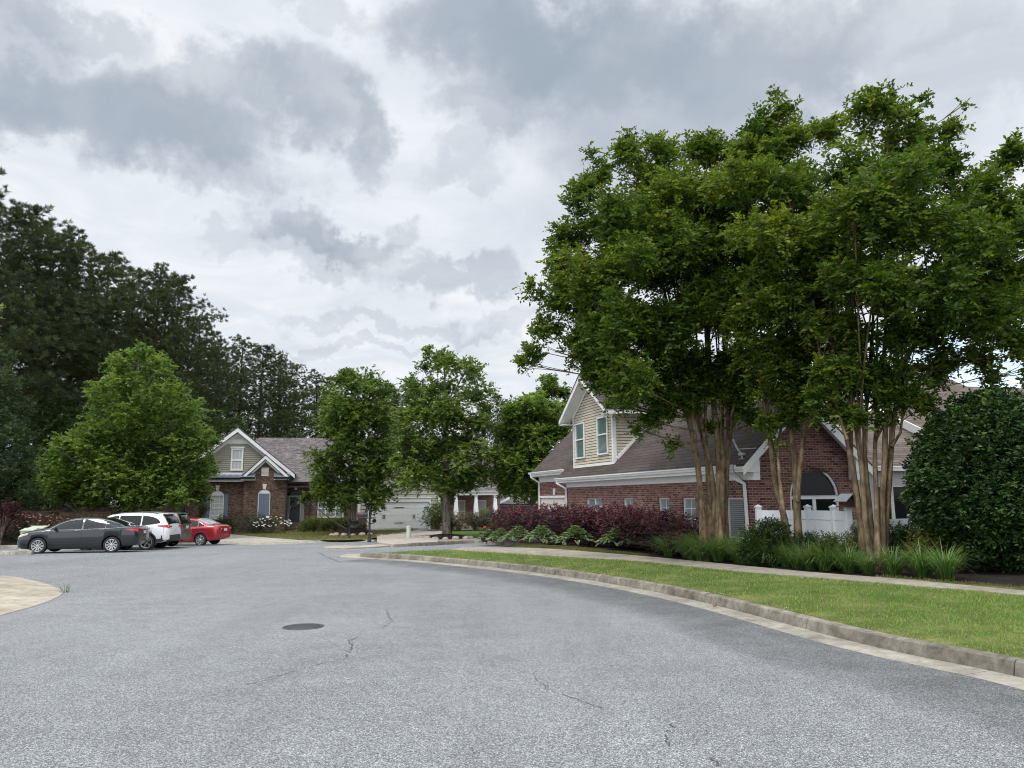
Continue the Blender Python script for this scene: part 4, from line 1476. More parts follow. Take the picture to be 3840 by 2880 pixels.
    for sg in (1, -1):
        rake(tb, FU, sm + sg * (hw + .45), zz - slope * (hw + .45), sm, zz, .30, k - .03, k)
        rake(tb, FU, sm + sg * (hw + .1), zz - slope * (hw + .1) - .30, sm, zz - .30, .26, .0, .05)
        tb.prism([FU(sm + sg * (hw + .45), .0, zz - slope * (hw + .45) - .26), FU(sm, 0, zz - .26), FU(sm, 0, zz - .24), FU(sm + sg * (hw + .45), 0, zz - slope * (hw + .45) - .24)], FU(0, k - .031, 0) - FU(0, 0, 0))
    fbox(tb, FU, sm - (ap2.z - zc_) / slope, sm + (ap2.z - zc_) / slope, 0, .045, zc_ - .02, zl)
    fbox(tb, FU, sm - hw, sG1, .0, .05, zs0 - .1, zs0 + .06)
    # frieze boards under the eaves
    fbox(tb, F0, sL - .2, sG0 - .001, .0, .40, ztop - .02, h(800, 1796).z)
    e0, e1_ = h(911, 1797, dG), h(958, 1797, dG)
    fbox(tb, FGb, sG0 - .2, e1_.x, .0, .30, e1_.z - .10, h(930, 1789, dG).z)
    e2_, e3_ = h(1028, 1795, dG), h(1076, 1795, dG)
    fbox(tb, FGb, e2_.x, sG1 + .15, .0, .30, e2_.z - .10, h(1050, 1787, dG).z)
    # rakes of the small brick gable
    ag = h(996, 1708, dG + .35); ll, rr = h(910, 1785, dG + .35), h(1081, 1784, dG + .35)
    for q in (ll, rr):
        rake(tb, FGb, q.x, q.z, ag.x, ag.z, .26, .32, .35)
        rake(tb, FGb, q.x + (ag.x - q.x) * .13, q.z - .30 + (ag.z - q.z) * .13, ag.x, ag.z - .30, .18, .0, .06)
        tb.prism([FGb(q.x, .0, q.z - .22), FGb(ag.x, 0, ag.z - .22), FGb(ag.x, 0, ag.z - .20), FGb(q.x, 0, q.z - .20)], FGb(0, .319, 0) - FGb(0, 0, 0))
    fbox(tb, FA, sG1, sE1 + .3, .0, .15, zet - .12, zet + .22)
    fbox(tb, FW, sE1 + .2, sW1 + .1, .0, .12, zw - .25, zw)
    tb.build('trim', 'trim', H)
    louvre(H, FGb, [(h(980, 1780, dG).x, h(990, 1784, dG).z), (h(1007, 1780, dG).x, h(990, 1784, dG).z), (h(1007, 1780, dG).x, h(990, 1753, dG).z), (h(980, 1780, dG).x, h(990, 1753, dG).z)], 0, 'trim_dim', 'gable_vent', 7)
    u0, u1 = h(864, 1765, dU), h(914, 1682, dU)
    window(H, FU, u0.x, u1.x, u0.z, u1.z, rec=.06, fw=.11, pane='blind', mid=.47, grid=(3, 4))
    hb = MB(); fbox(hb, FU, u0.x - .06, u1.x + .06, .03, .12, u1.z, u1.z + .13)
    hb.build('window_head', 'trim', H)
    # standing-seam skirt roofs and black gutters
    ms = MB()
    z_lo, z_hi = h(800, 1791, .55).z, h(800, 1780, .0).z
    def skirt(F, s0, s1, dlo, zlo, dhi, zhi):
        ms.prism([F(s0, dlo, zlo), F(s1, dlo, zlo), F(s1, dhi, zhi), F(s0, dhi, zhi)], (0, 0, -.03))
        x = s0 + .2
        while x < s1:
            ms.beam(F(x, dlo, zlo + .02), F(x, dhi, zhi + .02), .03, .05)
            x += .45
    skirt(F0, sL - .2, sG0 + .0, .52, z_lo, -.1, zs0 - .05)
    zg_ = h(930, 1788, dG + .3).z
    skirt(FGb, sG0 - .2, e1_.x, .42, zg_ - .02, .03, zg_ + .30)
    skirt(FGb, e2_.x, sG1 + .2, .42, zg_ - .02, .03, zg_ + .30)
    ms.build('skirt_roof', 'standing_seam', H)
    gutter_run(H, V(sL - .25, .5, z_lo - .0), V(sG0 - .2, .5, z_lo), (0, -1, 0), 'blackgutter', h=.14)
    gutter_run(H, V(sG0 - .22, dG + .40, zg_ - .02), V(e1_.x, dG + .40, zg_ - .02), (0, -1, 0), 'blackgutter', h=.14)
    gutter_run(H, V(e2_.x, dG + .40, zg_ - .02), V(sG1 + .25, dG + .40, zg_ - .02), (0, -1, 0), 'blackgutter', h=.14)
    downspout(H, [V(sG1 + .1, dG + .3, zg_ - .15), V(sG1 + .04, dG + .06, zg_ - .5), V(sG1 + .04, dG + .06, zB)], 'blackgutter', .10)
    downspout(H, [V(sE1 + .22, -.25, zw - .1), V(sE1 + .22, -.27, zB)], 'blackgutter', .11)
    downspout(H, [V(sW1 - .1, -.2, zw - .1), V(sW1 - .1, -.25, zB)], 'blackgutter', .16)
    downspout(H, [V(sL + .05, .1, ztop - .1), V(sL + .05, .06, zB)], 'blackgutter', .10)
    # ---- roofs
    rb = MB()
    er, rr0, rr1 = h(1240, 1824, .0), h(973, 1641, -7.2), h(1420, 1647, -7.2)
    zrd = rr0.z
    # main slope facing the street
    s_hip = h(944, 1665, -6).x
    rb_pts = [V(sG1 - 1.0, .12, er.z), V(sW1 + 1.2, .12, er.z), V(sW1 + 1.2, -7.2, zrd), V(rr0.x, -7.2, zrd), V(s_hip - 2.4, -3.0, er.z + (zrd - er.z) * .42)]
    slab(rb, rb_pts, .07)
    slab(rb, [V(sW1 + 1.2, -7.2, zrd), V(sW1 + 1.2, -14, er.z), V(sL, -14, er.z), V(rr0.x, -7.2, zrd)], .07)
    # upper gable roof
    for sg in (1, -1):
        zz_ = zz + .02
        slab(rb, [V(sm + sg * (hw + .5), dU + k + .02, zz_ - slope * (hw + .5)), V(sm, dU + k + .02, zz_), V(sm, -9, zz_), V(sm + sg * (hw + .5), -9, zz_ - slope * (hw + .5))][::sg], -.07)
    # small gable roof
    for q in (ll, rr):
        sg = 1 if q is rr else -1
        slab(rb, [V(q.x + sg * .05, dG + .37, q.z + .0), V(ag.x, dG + .37, ag.z + .02), V(ag.x, -3.5, ag.z + .02), V(q.x + sg * .05, -3.5, q.z)][::sg], -.07)
    # left rear roof
    lz = h(820, 1656, -5).z
    slab(rb, [V(sL - .4, .1, h(700, 1780, .1).z), V(sm, .1 - 1.2, h(700, 1780, .1).z + .9), V(sm, -5, lz), V(sL + 1.0, -5, lz)], .07)
    slab(rb, [V(sG1 - .2, .25, h(1100, 1806, .25).z), V(sE1 + .35, .25, h(1100, 1806, .25).z), V(sE1 + .35, -2, h(1100, 1806, .25).z + .9), V(sG1 - .2, -2, h(1100, 1806, .25).z + .9)], .07)
    rb.build('roof', 'shingle_grey', H)
    gutter_run(H, V(sG1 + .1, .27, h(1100, 1806, .25).z - .02), V(sE1 + .35, .27, h(1100, 1806, .25).z - .02), (0, -1, 0), 'blackgutter', h=.13)
    gutter_run(H, V(sE1 + .36, .14, er.z - .02), V(sW1 + 1.2, .14, er.z - .02), (0, -1, 0), 'blackgutter', h=.12)
    return fr, H
LH, LHO = left_house()

def garage_house():
    fr0 = LH
    P0 = px(1500, 1983, 58.0); P0.z = -.75
    fr = Frame(P0, A1)
    H = empty('garage_house', P0, A1, 'beige sided house with white double garage door and columned porch', 'house')
    h = lambda u, v, d=0.0: fr.hit(u, v, d)
    F0 = front(0)
    zB = -.35
    s0, s1 = h(1342, 1900).x, h(1651, 1900).x
    g0, g1 = h(1383, 1930).x, h(1608, 1930).x
    gt = h(1540, 1882).z
    gb_ = h(1500, 1982).z
    ztop = h(1600, 1790).z
    sm = (s0 + s1) / 2
    zap = ztop + (s1 - s0) / 2 * .62
    mb = MB()
    siding(mb, F0, [(s0, gt + .28), (s1, gt + .28), (s1, ztop), (sm, zap), (s0, ztop)], .30, .028)
    siding(mb, F0, [(s0, gb_ + .9), (g0 - .14, gb_ + .9), (g0 - .14, gt + .28), (s0, gt + .28)], .30, .028)
    siding(mb, F0, [(g1 + .14, gb_ + .9), (s1, gb_ + .9), (s1, gt + .28), (g1 + .14, gt + .28)], .30, .028)
    mb.poly([V(s1, 0, zB), V(s1, -8, zB), V(s1, -8, ztop), V(s1, 0, ztop)])
    mb.poly([V(s0, 0, zB), V(s0, -8, zB), V(s0, -8, ztop), V(s0, 0, ztop)])
    mb.build('siding', 'siding_beige', H)
    for a, b_ in ((s0, g0 - .14), (g1 + .14, s1)):
        bb = MB()
        fbox(bb, F0, a, b_, -.1, .03, zB, gb_ + .86)
        bb.build('brick_base', 'brick_brown', H)
    tb = MB()
    fbox(tb, F0, g0 - .14, g0, -.1, .05, gb_ - .1, gt + .28)
    fbox(tb, F0, g1, g1 + .14, -.1, .05, gb_ - .1, gt + .28)
    fbox(tb, F0, g0, g1, -.1, .05, gt, gt + .28)
    fbox(tb, F0, g0 - .2, g1 + .2, -.0, .10, gt + .28, gt + .34)
    for a in (s0, s1 - .2):
        fbox(tb, F0, a, a + .2, .0, .06, gb_ + .9, ztop)
    for a, b_ in ((s0, g0 - .14), (g1 + .14, s1)):
        fbox(tb, F0, a, b_, 0, .07, gb_ + .86, gb_ + .91)
    for sg, ss in ((1, s1), (-1, s0)):
        rake(tb, F0, ss + sg * .4, ztop - .25 + .15, sm, zap + .15, .24, .40, .43)
    tb.build('trim', 'trim', H)
    # garage door: four rows of panels, strap hinges and pull handles
    db = MB()
    fbox(db, F0, g0, g1, -.10, -.06, gb_ - .1, gt)
    H4 = (gt - gb_) / 4
    for k in range(4):
        fbox(db, F0, g0 + .01, g1 - .01, -.06, -.035, gb_ + k * H4 + .012, gb_ + (k + 1) * H4 - .012)
    d_ = db.build('garage_door', 'trim', H)
    W_ = g1 - g0
    for zr in (gb_ + H4 * 3 + .08, gb_ + H4 * 1 - .08):
        for x, sg in ((g0 + .02, 1), (g1 - .02, -1), ((g0 + g1) / 2 + .03, 1), ((g0 + g1) / 2 - .03, -1)):
            hb = MB()
            hb.prism([F0(x, -.034, zr - .035), F0(x + sg * .36, -.034, zr - .012), F0(x + sg * .40, -.034, zr), F0(x + sg * .36, -.034, zr + .012), F0(x, -.034, zr + .035)], F0(0, .02, 0) - F0(0, 0, 0))
            hb.build('hinge', 'black', d_)
    for xm in (g0 + W_ * .25, g0 + W_ * .75):
        for dx in (-.06, .06):
            hb = MB()
            fbox(hb, F0, xm + dx - .02, xm + dx + .02, -.035, .02, gb_ + H4 * 1.5 - .0, gb_ + H4 * 1.5 + .30)
            hb.build('handle', 'black', d_)
    # ---- porch on the right
    dP = -.35
    FP = front(dP)
    dW = -2.3
    FWl = front(dW)
    p1 = h(1868, 1900, dP).x
    zb0, zb1 = h(1780, 1857, dP).z, h(1780, 1846, dP).z
    wb = MB()
    wz0 = h(1740, 1958, dW).z; wz1 = h(1740, 1876, dW).z
    ws = [(h(1712, 1900, dW).x, h(1745, 1900, dW).x), (h(1790, 1900, dW).x, h(1824, 1900, dW).x)]
    wall(wb, FWl, s1, p1 + .6, zB, zb1 + .2, [(a, b_, wz0, wz1) for a, b_ in ws], .08)
    wb.poly([V(p1 + .6, dW, zB), V(p1 + .6, dW - 6, zB), V(p1 + .6, dW - 6, zb1 + .2), V(p1 + .6, dW, zb1 + .2)])
    wb.build('wall', 'brick_red', H)
    for a, b_ in ws:
        window(H, FWl, a, b_, wz0, wz1, rec=-.04, fw=.07, pane='curtain', mid=.5)
    bm = MB()
    fbox(bm, FP, s1, p1, -.25, .15, zb0, zb1)
    fbox(bm, FWl, s1, p1, .0, 1.7, zb0 + .02, zb0 + .06)
    bm.build('porch_beam', 'trim_dim', H)
    fl = MB()
    fbox(fl, FWl, s1, p1, .0, 2.3, zB - .3, h(1750, 1962, dP).z)
    fl.build('porch_floor', 'drive', H)
    for ua, ub in ((1703, 1717), (1778, 1792), (1850, 1864)):
        um = (ua + ub) / 2
        c = h(um, 1900, dP)
        zt = zb0
        zk = h(um, 1936, dP).z
        zf = h(um, 1963, dP).z
        cm = MB()
        def frus(z0_, r0, z1_, r1):
            p = [V(c.x + x * r0, dP - .05 + y * r0, z0_) for x, y in ((-1, -1), (1, -1), (1, 1), (-1, 1))] + [V(c.x + x * r1, dP - .05 + y * r1, z1_) for x, y in ((-1, -1), (1, -1), (1, 1), (-1, 1))]
            cm.add(p, [(0, 1, 2, 3), (7, 6, 5, 4), (0, 4, 5, 1), (1, 5, 6, 2), (2, 6, 7, 3), (3, 7, 4, 0)])
        frus(zf, .19, zk - .06, .19); frus(zk - .06, .24, zk, .24); frus(zk, .20, zt - .1, .11); frus(zt - .1, .15, zt, .15)
        cm.build('porch_column', 'trim', H)
    gutter_run(H, V(s1 + .3, dP + .16, h(1780, 1841, dP).z), V(p1 + .3, dP + .16, h(1780, 1841, dP).z), (0, -1, 0), 'trim', h=.12)
    # ---- roofs
    rb = MB()
    for sg, ss in ((1, s1), (-1, s0)):
        slab(rb, [V(ss + sg * .42, .42, ztop - .1 + .08), V(sm, .42, zap + .18), V(sm, -9, zap + .18), V(ss + sg * .42, -9, ztop - .1 + .08)][::sg], -.06)
    er = h(1780, 1840, dP).z
    slab(rb, [V(s1 + .05, dP + .2, er), V(p1 + .35, dP + .2, er), V(p1 + .35, -8.5, er + 5.0), V(s1 - 2, -8.5, er + 5.0)], .06)
    slab(rb, [V(s1 - 2, -8.5, er + 5.0), V(p1 + .35, -8.5, er + 5.0), V(p1 + .35, -15, er + 1), V(s1 - 2, -15, er + 1)], .06)
    rb.build('roof', 'shingle_grey', H)
    # a chair stands in the porch
    c = h(1815, 1957, dP - 1.0)
    rt = empty('porch_chair', P0 + Matrix.Rotation(A1, 3, 'Z') @ V(c.x, dP - 1.0, h(1750, 1962, dP).z), A1 + .5, 'dark metal chair standing in the columned porch', 'chair')
    cm = MB(); cm.box(-.25, .25, -.25, .25, .42, .46); cm.build('seat', 'black', rt)
    for x in (-.23, .23):
        for y in (-.23, .23):
            lm = MB(); lm.tube([(x, y, 0), (x, y, .42)], .018, 6); lm.build('leg', 'black', rt)
    cm = MB()
    for k in range(6):
        cm.box(-.24 + k * .09, -.21 + k * .09, .22, .25, .46, .95)
    cm.box(-.25, .25, .22, .25, .92, .98); cm.build('backrest', 'black', rt)
    return fr, H
GH, GHO = garage_house()

def far_house():
    P0 = px(1930, 1960, 66); P0.z = g(66) - .1
    fr = Frame(P0, A1)
    H = empty('neighbouring_house', P0, A1, 'low brick house glimpsed between the porch and the plum hedge', 'house')
    h = lambda u, v, d=0.0: fr.hit(u, v, d)
    F0 = front(0)
    s0, s1 = h(1872, 1900).x, h(2080, 1900).x
    zt = h(1900, 1893).z
    wb = MB()
    wall(wb, F0, s0, s1, -.2, zt)
    wb.poly([V(s0, 0, -.2), V(s0, -8, -.2), V(s0, -8, zt), V(s0, 0, zt)])
    wb.build('wall', 'brick_red', H)
    tb = MB()
    fbox(tb, F0, s0 - .2, s1, .02, .3, zt - .12, zt)
    for k in (0,):
        a, b_ = h(1875, 1880, .4), h(1912, 1862, .4)
        rake(tb, F0, a.x, a.z, b_.x, b_.z, .22, .36, .4)
    tb.build('trim', 'trim', H)
    rb = MB()
    zr = h(1900, 1838, -5).z
    slab(rb, [V(s0 - .4, .35, zt + .08), V(s1 + .4, .35, zt + .08), V(s1 + .4, -5, zr), V(s0 - .4, -5, zr)], .06)
    slab(rb, [V(s0 - .4, -5, zr), V(s1 + .4, -5, zr), V(s1 + .4, -10, zt), V(s0 - .4, -10, zt)], .06)
    rb.build('roof', 'shingle_grey', H)
    gutter_run(H, V(s0 - .4, .36, zt + .06), V(s1 + .4, .36, zt + .06), (0, -1, 0), 'blackgutter')
far_house()

# ------------------------------------------------------------------ lawns, drives and kerbs across the street
def flatpoly(name, pts, mat, z=None, kind='structure', thick=.3, sub=None):
    """a raised plot: top follows the points, skirts down"""
    mb = MB()
    P = [Vector(p) for p in pts]
    if z is not None:
        for p in P: p.z = z
    mb.prism(P, (0, 0, -thick))
    return tag(mb.build(name, mat, uv=False), kind=kind)

def gz(p, dz): return (p[0], p[1], g(p[1]) + dz)

# rolled kerb in front of the brown brick house
fk = [tuple(ong(u, v)[:2]) for u, v in [(760, 2035), (830, 2036), (900, 2041), (966, 2043), (1076, 2040), (1202, 2033), (1330, 2030), (1400, 2031)]]
FK = catmull(fk, .4)
tag(sweep('kerb', FK, lambda x, y: g(y), [(-.35, -.1), (-.33, .004), (-.1, .012), (0, .03), (.12, .085), (.2, .10), (.3, .09), (.3, -.1)], 'gutter', seg=3.0, sd=12), kind='structure')
def yf(u, v): return solve(u, v, lambda x, y: g(y) + .11)
lawn_edge = [yf(u, v) for u, v in [(560, 2004), (640, 2001), (740, 2001), (869, 2003), (1013, 2016), (1139, 2025), (1296, 2026), (1380, 2022)]]
walk_in = [(p[0], p[1], g(p[1]) + .09) for p in (np.array(FK) + normals2d(FK) * .29)]
ruled('driveway', walk_in, [(p.x, p.y, g(p.y) + .10) for p in lawn_edge], 30, 3, 'drive')
back = [(p.x + 1.5, p.y + 18, g(p.y + 18) + .16) for p in lawn_edge]
ruled('lawn', [(p.x, p.y, g(p.y) + .115) for p in lawn_edge], back, 30, 12, 'lawn_far', bumpy=.015)
# path to the front door
pa = [LHO.matrix_basis @ V(LH.hit(u, v, d).x, d, 0) for u, v, d in ((1082, 1985, .5), (1140, 1985, .5), (1140, 1990, 2.2), (1082, 1990, 2.2))]
# garage drive
dq = [solve(u, v, lambda x, y: g(y) + .13) for u, v in ((1395, 1985), (1635, 1980), (1660, 1990), (1640, 2033), (1475, 2042), (1415, 2034), (1412, 2000))]
flatpoly('driveway', [(p.x, p.y, g(p.y) + .135) for p in dq], 'drive')
# lush lawn under the porch and right of the drive
lq = [solve(u, v, lambda x, y: g(y) + .12) for u, v in ((1628, 1988), (1900, 1985), (1960, 2010), (1850, 2022), (1790, 2022), (1650, 2026))]
flatpoly('lawn', [(p.x, p.y, g(p.y) + .125) for p in lq], 'lawn_lush')
wq = [solve(u, v, lambda x, y: g(y) + .12) for u, v in ((1560, 2033), (1650, 2024), (1795, 2018), (1850, 2020), (1830, 2027), (1795, 2026), (1700, 2029))]
flatpoly('sidewalk', [(p.x, p.y, g(p.y) + .14) for p in wq], 'walk')
# pale concrete tip and ramp at the alley mouth
tp = [ong(u, v) for u, v in ((1204, 2056), (1235, 2052), (1290, 2049), (1340, 2051), (1390, 2047), (1470, 2041), (1560, 2036), (1520, 2047), (1440, 2052), (1380, 2056), (1300, 2059), (1230, 2060))]
mb = MB()
mb.prism([(p.x, p.y, g(p.y) + .05) for p in tp], (0, 0, -.2))
tag(mb.build('sidewalk', 'apron', uv=False), kind='structure')
# pale gutter nose at the near kerb's end
tp = [ong(u, v) for u, v in ((1268, 2086), (1300, 2080), (1350, 2078), (1352, 2091), (1420, 2098), (1330, 2094), (1280, 2090))]
mb = MB(); mb.prism([(p.x, p.y, g(p.y) + .018) for p in tp], (0, 0, -.2))
tag(mb.build('gutter', 'apron', uv=False), kind='structure')
# left: concrete apron nose, kerbs and the planted bank
noz = catmull([tuple(ong(u, v)[:2]) for u, v in [(-420, 2150), (0, 2160), (110, 2175), (190, 2195), (234, 2217), (215, 2240), (140, 2270), (0, 2309), (-330, 2400)]], .25)
mb = MB()
cen = np.mean(np.array(noz), 0) + np.array((-2.2, 0))
rings = 7
pts = []
for k in range(rings + 1):
    t = k / rings
    for p in noz:
        q = np.array(p) * (1 - t) + cen * t
        pts.append((q[0], q[1], g(q[1]) + .006 + .22 * (1 - (1 - t) ** 2)))
n = len(noz)
mb.add(pts, [(k * n + i, k * n + i + 1, (k + 1) * n + i + 1, (k + 1) * n + i) for k in range(rings) for i in range(n - 1)], 0, True)
tag(mb.build('driveway', 'apron', uv=False), kind='structure')
LK1 = catmull([tuple(ong(u, v)[:2]) for u, v in [(116, 2081), (60, 2081.5), (0, 2082), (-120, 2083), (-300, 2085)]], .3)
tag(sweep('kerb', LK1, lambda x, y: g(y), [(o * -1, hh) for o, hh in KTOP][::-1], 'gutter', seg=2.2, sd=21), kind='structure')
LK2 = catmull([tuple(ong(u, v)[:2]) for u, v in [(-300, 2062), (-100, 2060), (0, 2058), (106, 2057), (250, 2052), (480, 2046), (640, 2041), (740, 2037), (800, 2035)]], .4)
tag(sweep('kerb', LK2, lambda x, y: g(y), KTOP, 'gutter', seg=2.6, sd=22), kind='structure')
lk = np.array(LK2)
_l0 = [(p[0], p[1], g(p[1]) + .14) for p in lk + normals2d(lk) * .17]
def bank_z(x, y):
    i = int(np.argmin(np.abs(lk[:, 0] - x)))
    d = max(0, y - lk[i, 1])
    return g(lk[i, 1]) + .14 + min(.115 * d, 1.5) * float(np.interp(x, [-22.5, -19.0], [1, .05]))
mb = MB()
nu, nv = 50, 24
rr = random.Random(4)
def bank(u, v):
    i = int(round(u * nu))
    p = resample(_l0, nu + 1)[i] if False else _BK[i]
    y = p[1] + v ** 1.2 * 45
    x = p[0] * (1 + .62 * v) - 1.0 * min(1, v * 8)
    z = bank_z(p[0], y)
    return (x, y, z + (rr.uniform(-.05, .05) if v > 0 else 0))
_BK = resample([p for p in _l0 if p[0] < -18.8], nu + 1)
mb.grid(bank, nu, nv)
tag(mb.build('mulch_bank', 'mulch_brown', uv=False), kind='structure')
# ================================================================== foliage
def unit(a):
    return a / (np.linalg.norm(a, axis=-1, keepdims=True) + 1e-9)

def leafmesh(name, P, D, Nn, Ln, Wd, mats, var, origin=(0, 0, 0), midx=None, fold=0.0):
    """one diamond-shaped leaf per row, with its own value of 'var'"""
    n = len(P)
    P = P - np.array(origin, float)
    Bn = unit(np.cross(Nn, D))
    N2 = unit(np.cross(D, Bn))
    Ln = np.broadcast_to(Ln, (n,))[:, None]; Wd = np.broadcast_to(Wd, (n,))[:, None]
    base = P
    tip = P + D * Ln
    mid = P + D * Ln * .45 + N2 * (fold * Ln)
    v = np.stack([base, mid + Bn * Wd * .5, tip, mid - Bn * Wd * .5], 1).reshape(-1, 3).astype(np.float32)
    me = bpy.data.meshes.new(name)
    me.vertices.add(4 * n)
    me.vertices.foreach_set('co', v.ravel())
    me.loops.add(4 * n)
    me.loops.foreach_set('vertex_index', np.arange(4 * n, dtype=np.int32))
    me.polygons.add(n)
    me.polygons.foreach_set('loop_start', np.arange(0, 4 * n, 4, dtype=np.int32))
    if not isinstance(mats, (list, tuple)): mats = [mats]
    for m in mats: me.materials.append(M[m])
    if midx is not None: me.polygons.foreach_set('material_index', midx.astype(np.int32))
    at = me.attributes.new('var', 'FLOAT', 'FACE')
    at.data.foreach_set('value', np.clip(var, 0, 1).astype(np.float32))
    me.update(calc_edges=True)
    return me

def rdir(rng, n):
    return unit(rng.normal(size=(n, 3)))

def crown_leaves(rng, blobs, dens, spray=.5, per=14, leaf=.1, aspect=.5, shell=.55, up=.35, droop=.25, upn=.6, flat=1.0):
    """sprays of leaves in a set of blobs (centre, radius, value); returns arrays"""
    P, D, Nn, Vv, Ls = [], [], [], [], []
    for (c, r, val) in blobs:
        c = np.array(c, float)
        n = max(4, int(dens * r * r * (1 if r > .4 else 1.6)))
        d = rdir(rng, n)
        rad = r * (1 - (1 - shell) * rng.random(n) ** 1.4) * np.where(rng.random(n) < .12, rng.uniform(1, 1.18, n), 1)
        o = c + d * rad[:, None] * np.array((1, 1, flat))
        sd = unit(d * 1.0 + rdir(rng, n) * .75 + np.array((0, 0, up)))
        L_ = spray * rng.uniform(.6, 1.25, n)
        o = o - sd * L_[:, None] * .5
        side = unit(np.cross(sd, np.array((0, 0, 1.0)) + rdir(rng, n) * .3))
        sv = val + rng.normal(0, .13, n)
        for j in range(per):
            t = (j + .6) / per
            sg = 1 if j % 2 else -1
            p = o + sd * (L_ * t)[:, None] - np.array((0, 0, 1.0)) * (droop * L_ * t * t)[:, None]
            ld = unit(sd * .55 + side * sg * .85 + rdir(rng, n) * .45 - np.array((0, 0, .12)))
            nn = unit(rdir(rng, n) * (1 - upn) + np.array((0, 0, 1.0)) * upn)
            P.append(p); D.append(ld); Nn.append(nn)
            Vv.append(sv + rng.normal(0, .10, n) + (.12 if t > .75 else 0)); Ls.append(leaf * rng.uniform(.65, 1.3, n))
    P, D, Nn, Vv, Ls = map(np.concatenate, (P, D, Nn, Vv, Ls))
    return P, D, Nn, Ls, Ls * aspect, Vv

def bez(p, q, bend, k=6):
    p, q, b = Vector(p), Vector(q), Vector(bend)
    return [(p * (1 - t) ** 2 + b * 2 * t * (1 - t) + q * t * t) for t in [i / k for i in range(k + 1)]]

def px_blobs(rng, lst, Y, rx, val=.5, jit=.07, copies=3, cu=None):
    """photo-measured crown outline (2212-px coordinates) turned into a solid of blobs around distance Y"""
    xs = [q[0] for q in lst]
    cx, hw = (min(xs) + max(xs)) / 2, (max(xs) - min(xs)) / 2 + 30
    zmin = max(q[1] for q in lst); zmax = min(q[1] for q in lst)
    out = []
    for (x, y, r) in lst:
        rr = r * 1.736 * Y / FPX
        e = max(.15, 1 - ((x - cx) / hw) ** 2) ** .5
        dep = rx * e
        small = r < 32 * 50 / Y and rr < .75
        k = 1 if small else copies
        for i in range(k):
            off = 0 if k == 1 else (i / (k - 1) * 2 - 1) * max(0, dep - rr * .5) * rng.uniform(.75, 1.05)
            f = (Y + off) / Y
            c = px(x * 1.736, y * 1.736, Y + off)
            jx = rng.normal(0, rr * .13, 3)
            out.append((np.array(c) + jx, rr * rng.uniform(.9, 1.1), val + rng.normal(0, jit)))
    return out

def subdivide(rng, blobs, k, f=.5, flat=.8, jit=.16, rmin=.25):
    """break each blob into clumps sitting on its surface, with gaps between"""
    out = []
    for (c, r, v) in blobs:
        if r < rmin:
            out.append((c, r, v)); continue
        for i in range(k):
            d = rng.normal(size=3); d /= np.linalg.norm(d)
            d[2] = d[2] * .9 + .15
            q = r * rng.uniform(.45, .85)
            out.append((np.array(c) + d * q * np.array((1, 1, flat)), r * f * rng.uniform(.7, 1.25), v + rng.normal(0, jit) + .10 * d[2]))  # upper clumps lighter, lower darker: light from above put into leaf colour
    return out

def trunk_limbs(mb, rnd, base, stems, blobs, r0, tips=.012, n=7, share=1.0):
    """stems: list of polylines (world) with radii; blobs joined to the nearest stem node below them"""
    nodes = []
    for pts, rad in stems:
        mb.tube(pts, rad, n, wob=.12, rnd=rnd)
        for p, r in zip(pts, rad): nodes.append((Vector(p), r))
    for (c, r, _) in blobs:
        if rnd.random() > share: continue
        c = Vector(c)
        best, bd = None, 1e9
        for p, pr in nodes:
            d = (p - c).length + max(0, p.z - c.z + .3) * 3
            if d < bd: bd, best = d, (p, pr)
        p, pr = best
        mid = (p + c) / 2 + Vector((rnd.uniform(-.1, .1), rnd.uniform(-.1, .1), -.12 * (c - p).length + .1))
        ra = min(pr * .6, .012 + .016 * (c - p).length)
        pts = bez(p, c, mid, 5)
        mb.tube(pts, [ra + (tips - ra) * t / 5 for t in range(6)], 5, cap=False)
        for _ in range(3):
            dv = Vector((rnd.gauss(0, 1), rnd.gauss(0, 1), rnd.gauss(.5, .8))).normalized()
            mb.tube(bez(pts[3], c + dv * r * .9, c + dv * r * .25, 3), [tips * 1.2, tips, tips * .7, tips * .4], 4, cap=False)

def make_tree(name, base, label, cat, group, stems, blobs, leafm, bark, rng, rnd, dens, share=1.0, tips=.012, sub=None, **kw):
    base = Vector(base)
    T = empty(name, base, 0, label, cat, group)
    mb = MB()
    trunk_limbs(mb, rnd, base, stems, blobs, 0, tips=tips, share=share)
    mb.build('trunk', bark, T, uv=False, origin=base)
    if sub: blobs = subdivide(rng, blobs, *sub)
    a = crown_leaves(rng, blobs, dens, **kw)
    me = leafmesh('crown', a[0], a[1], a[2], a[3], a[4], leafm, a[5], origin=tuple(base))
    link('crown', me, T)
    return T

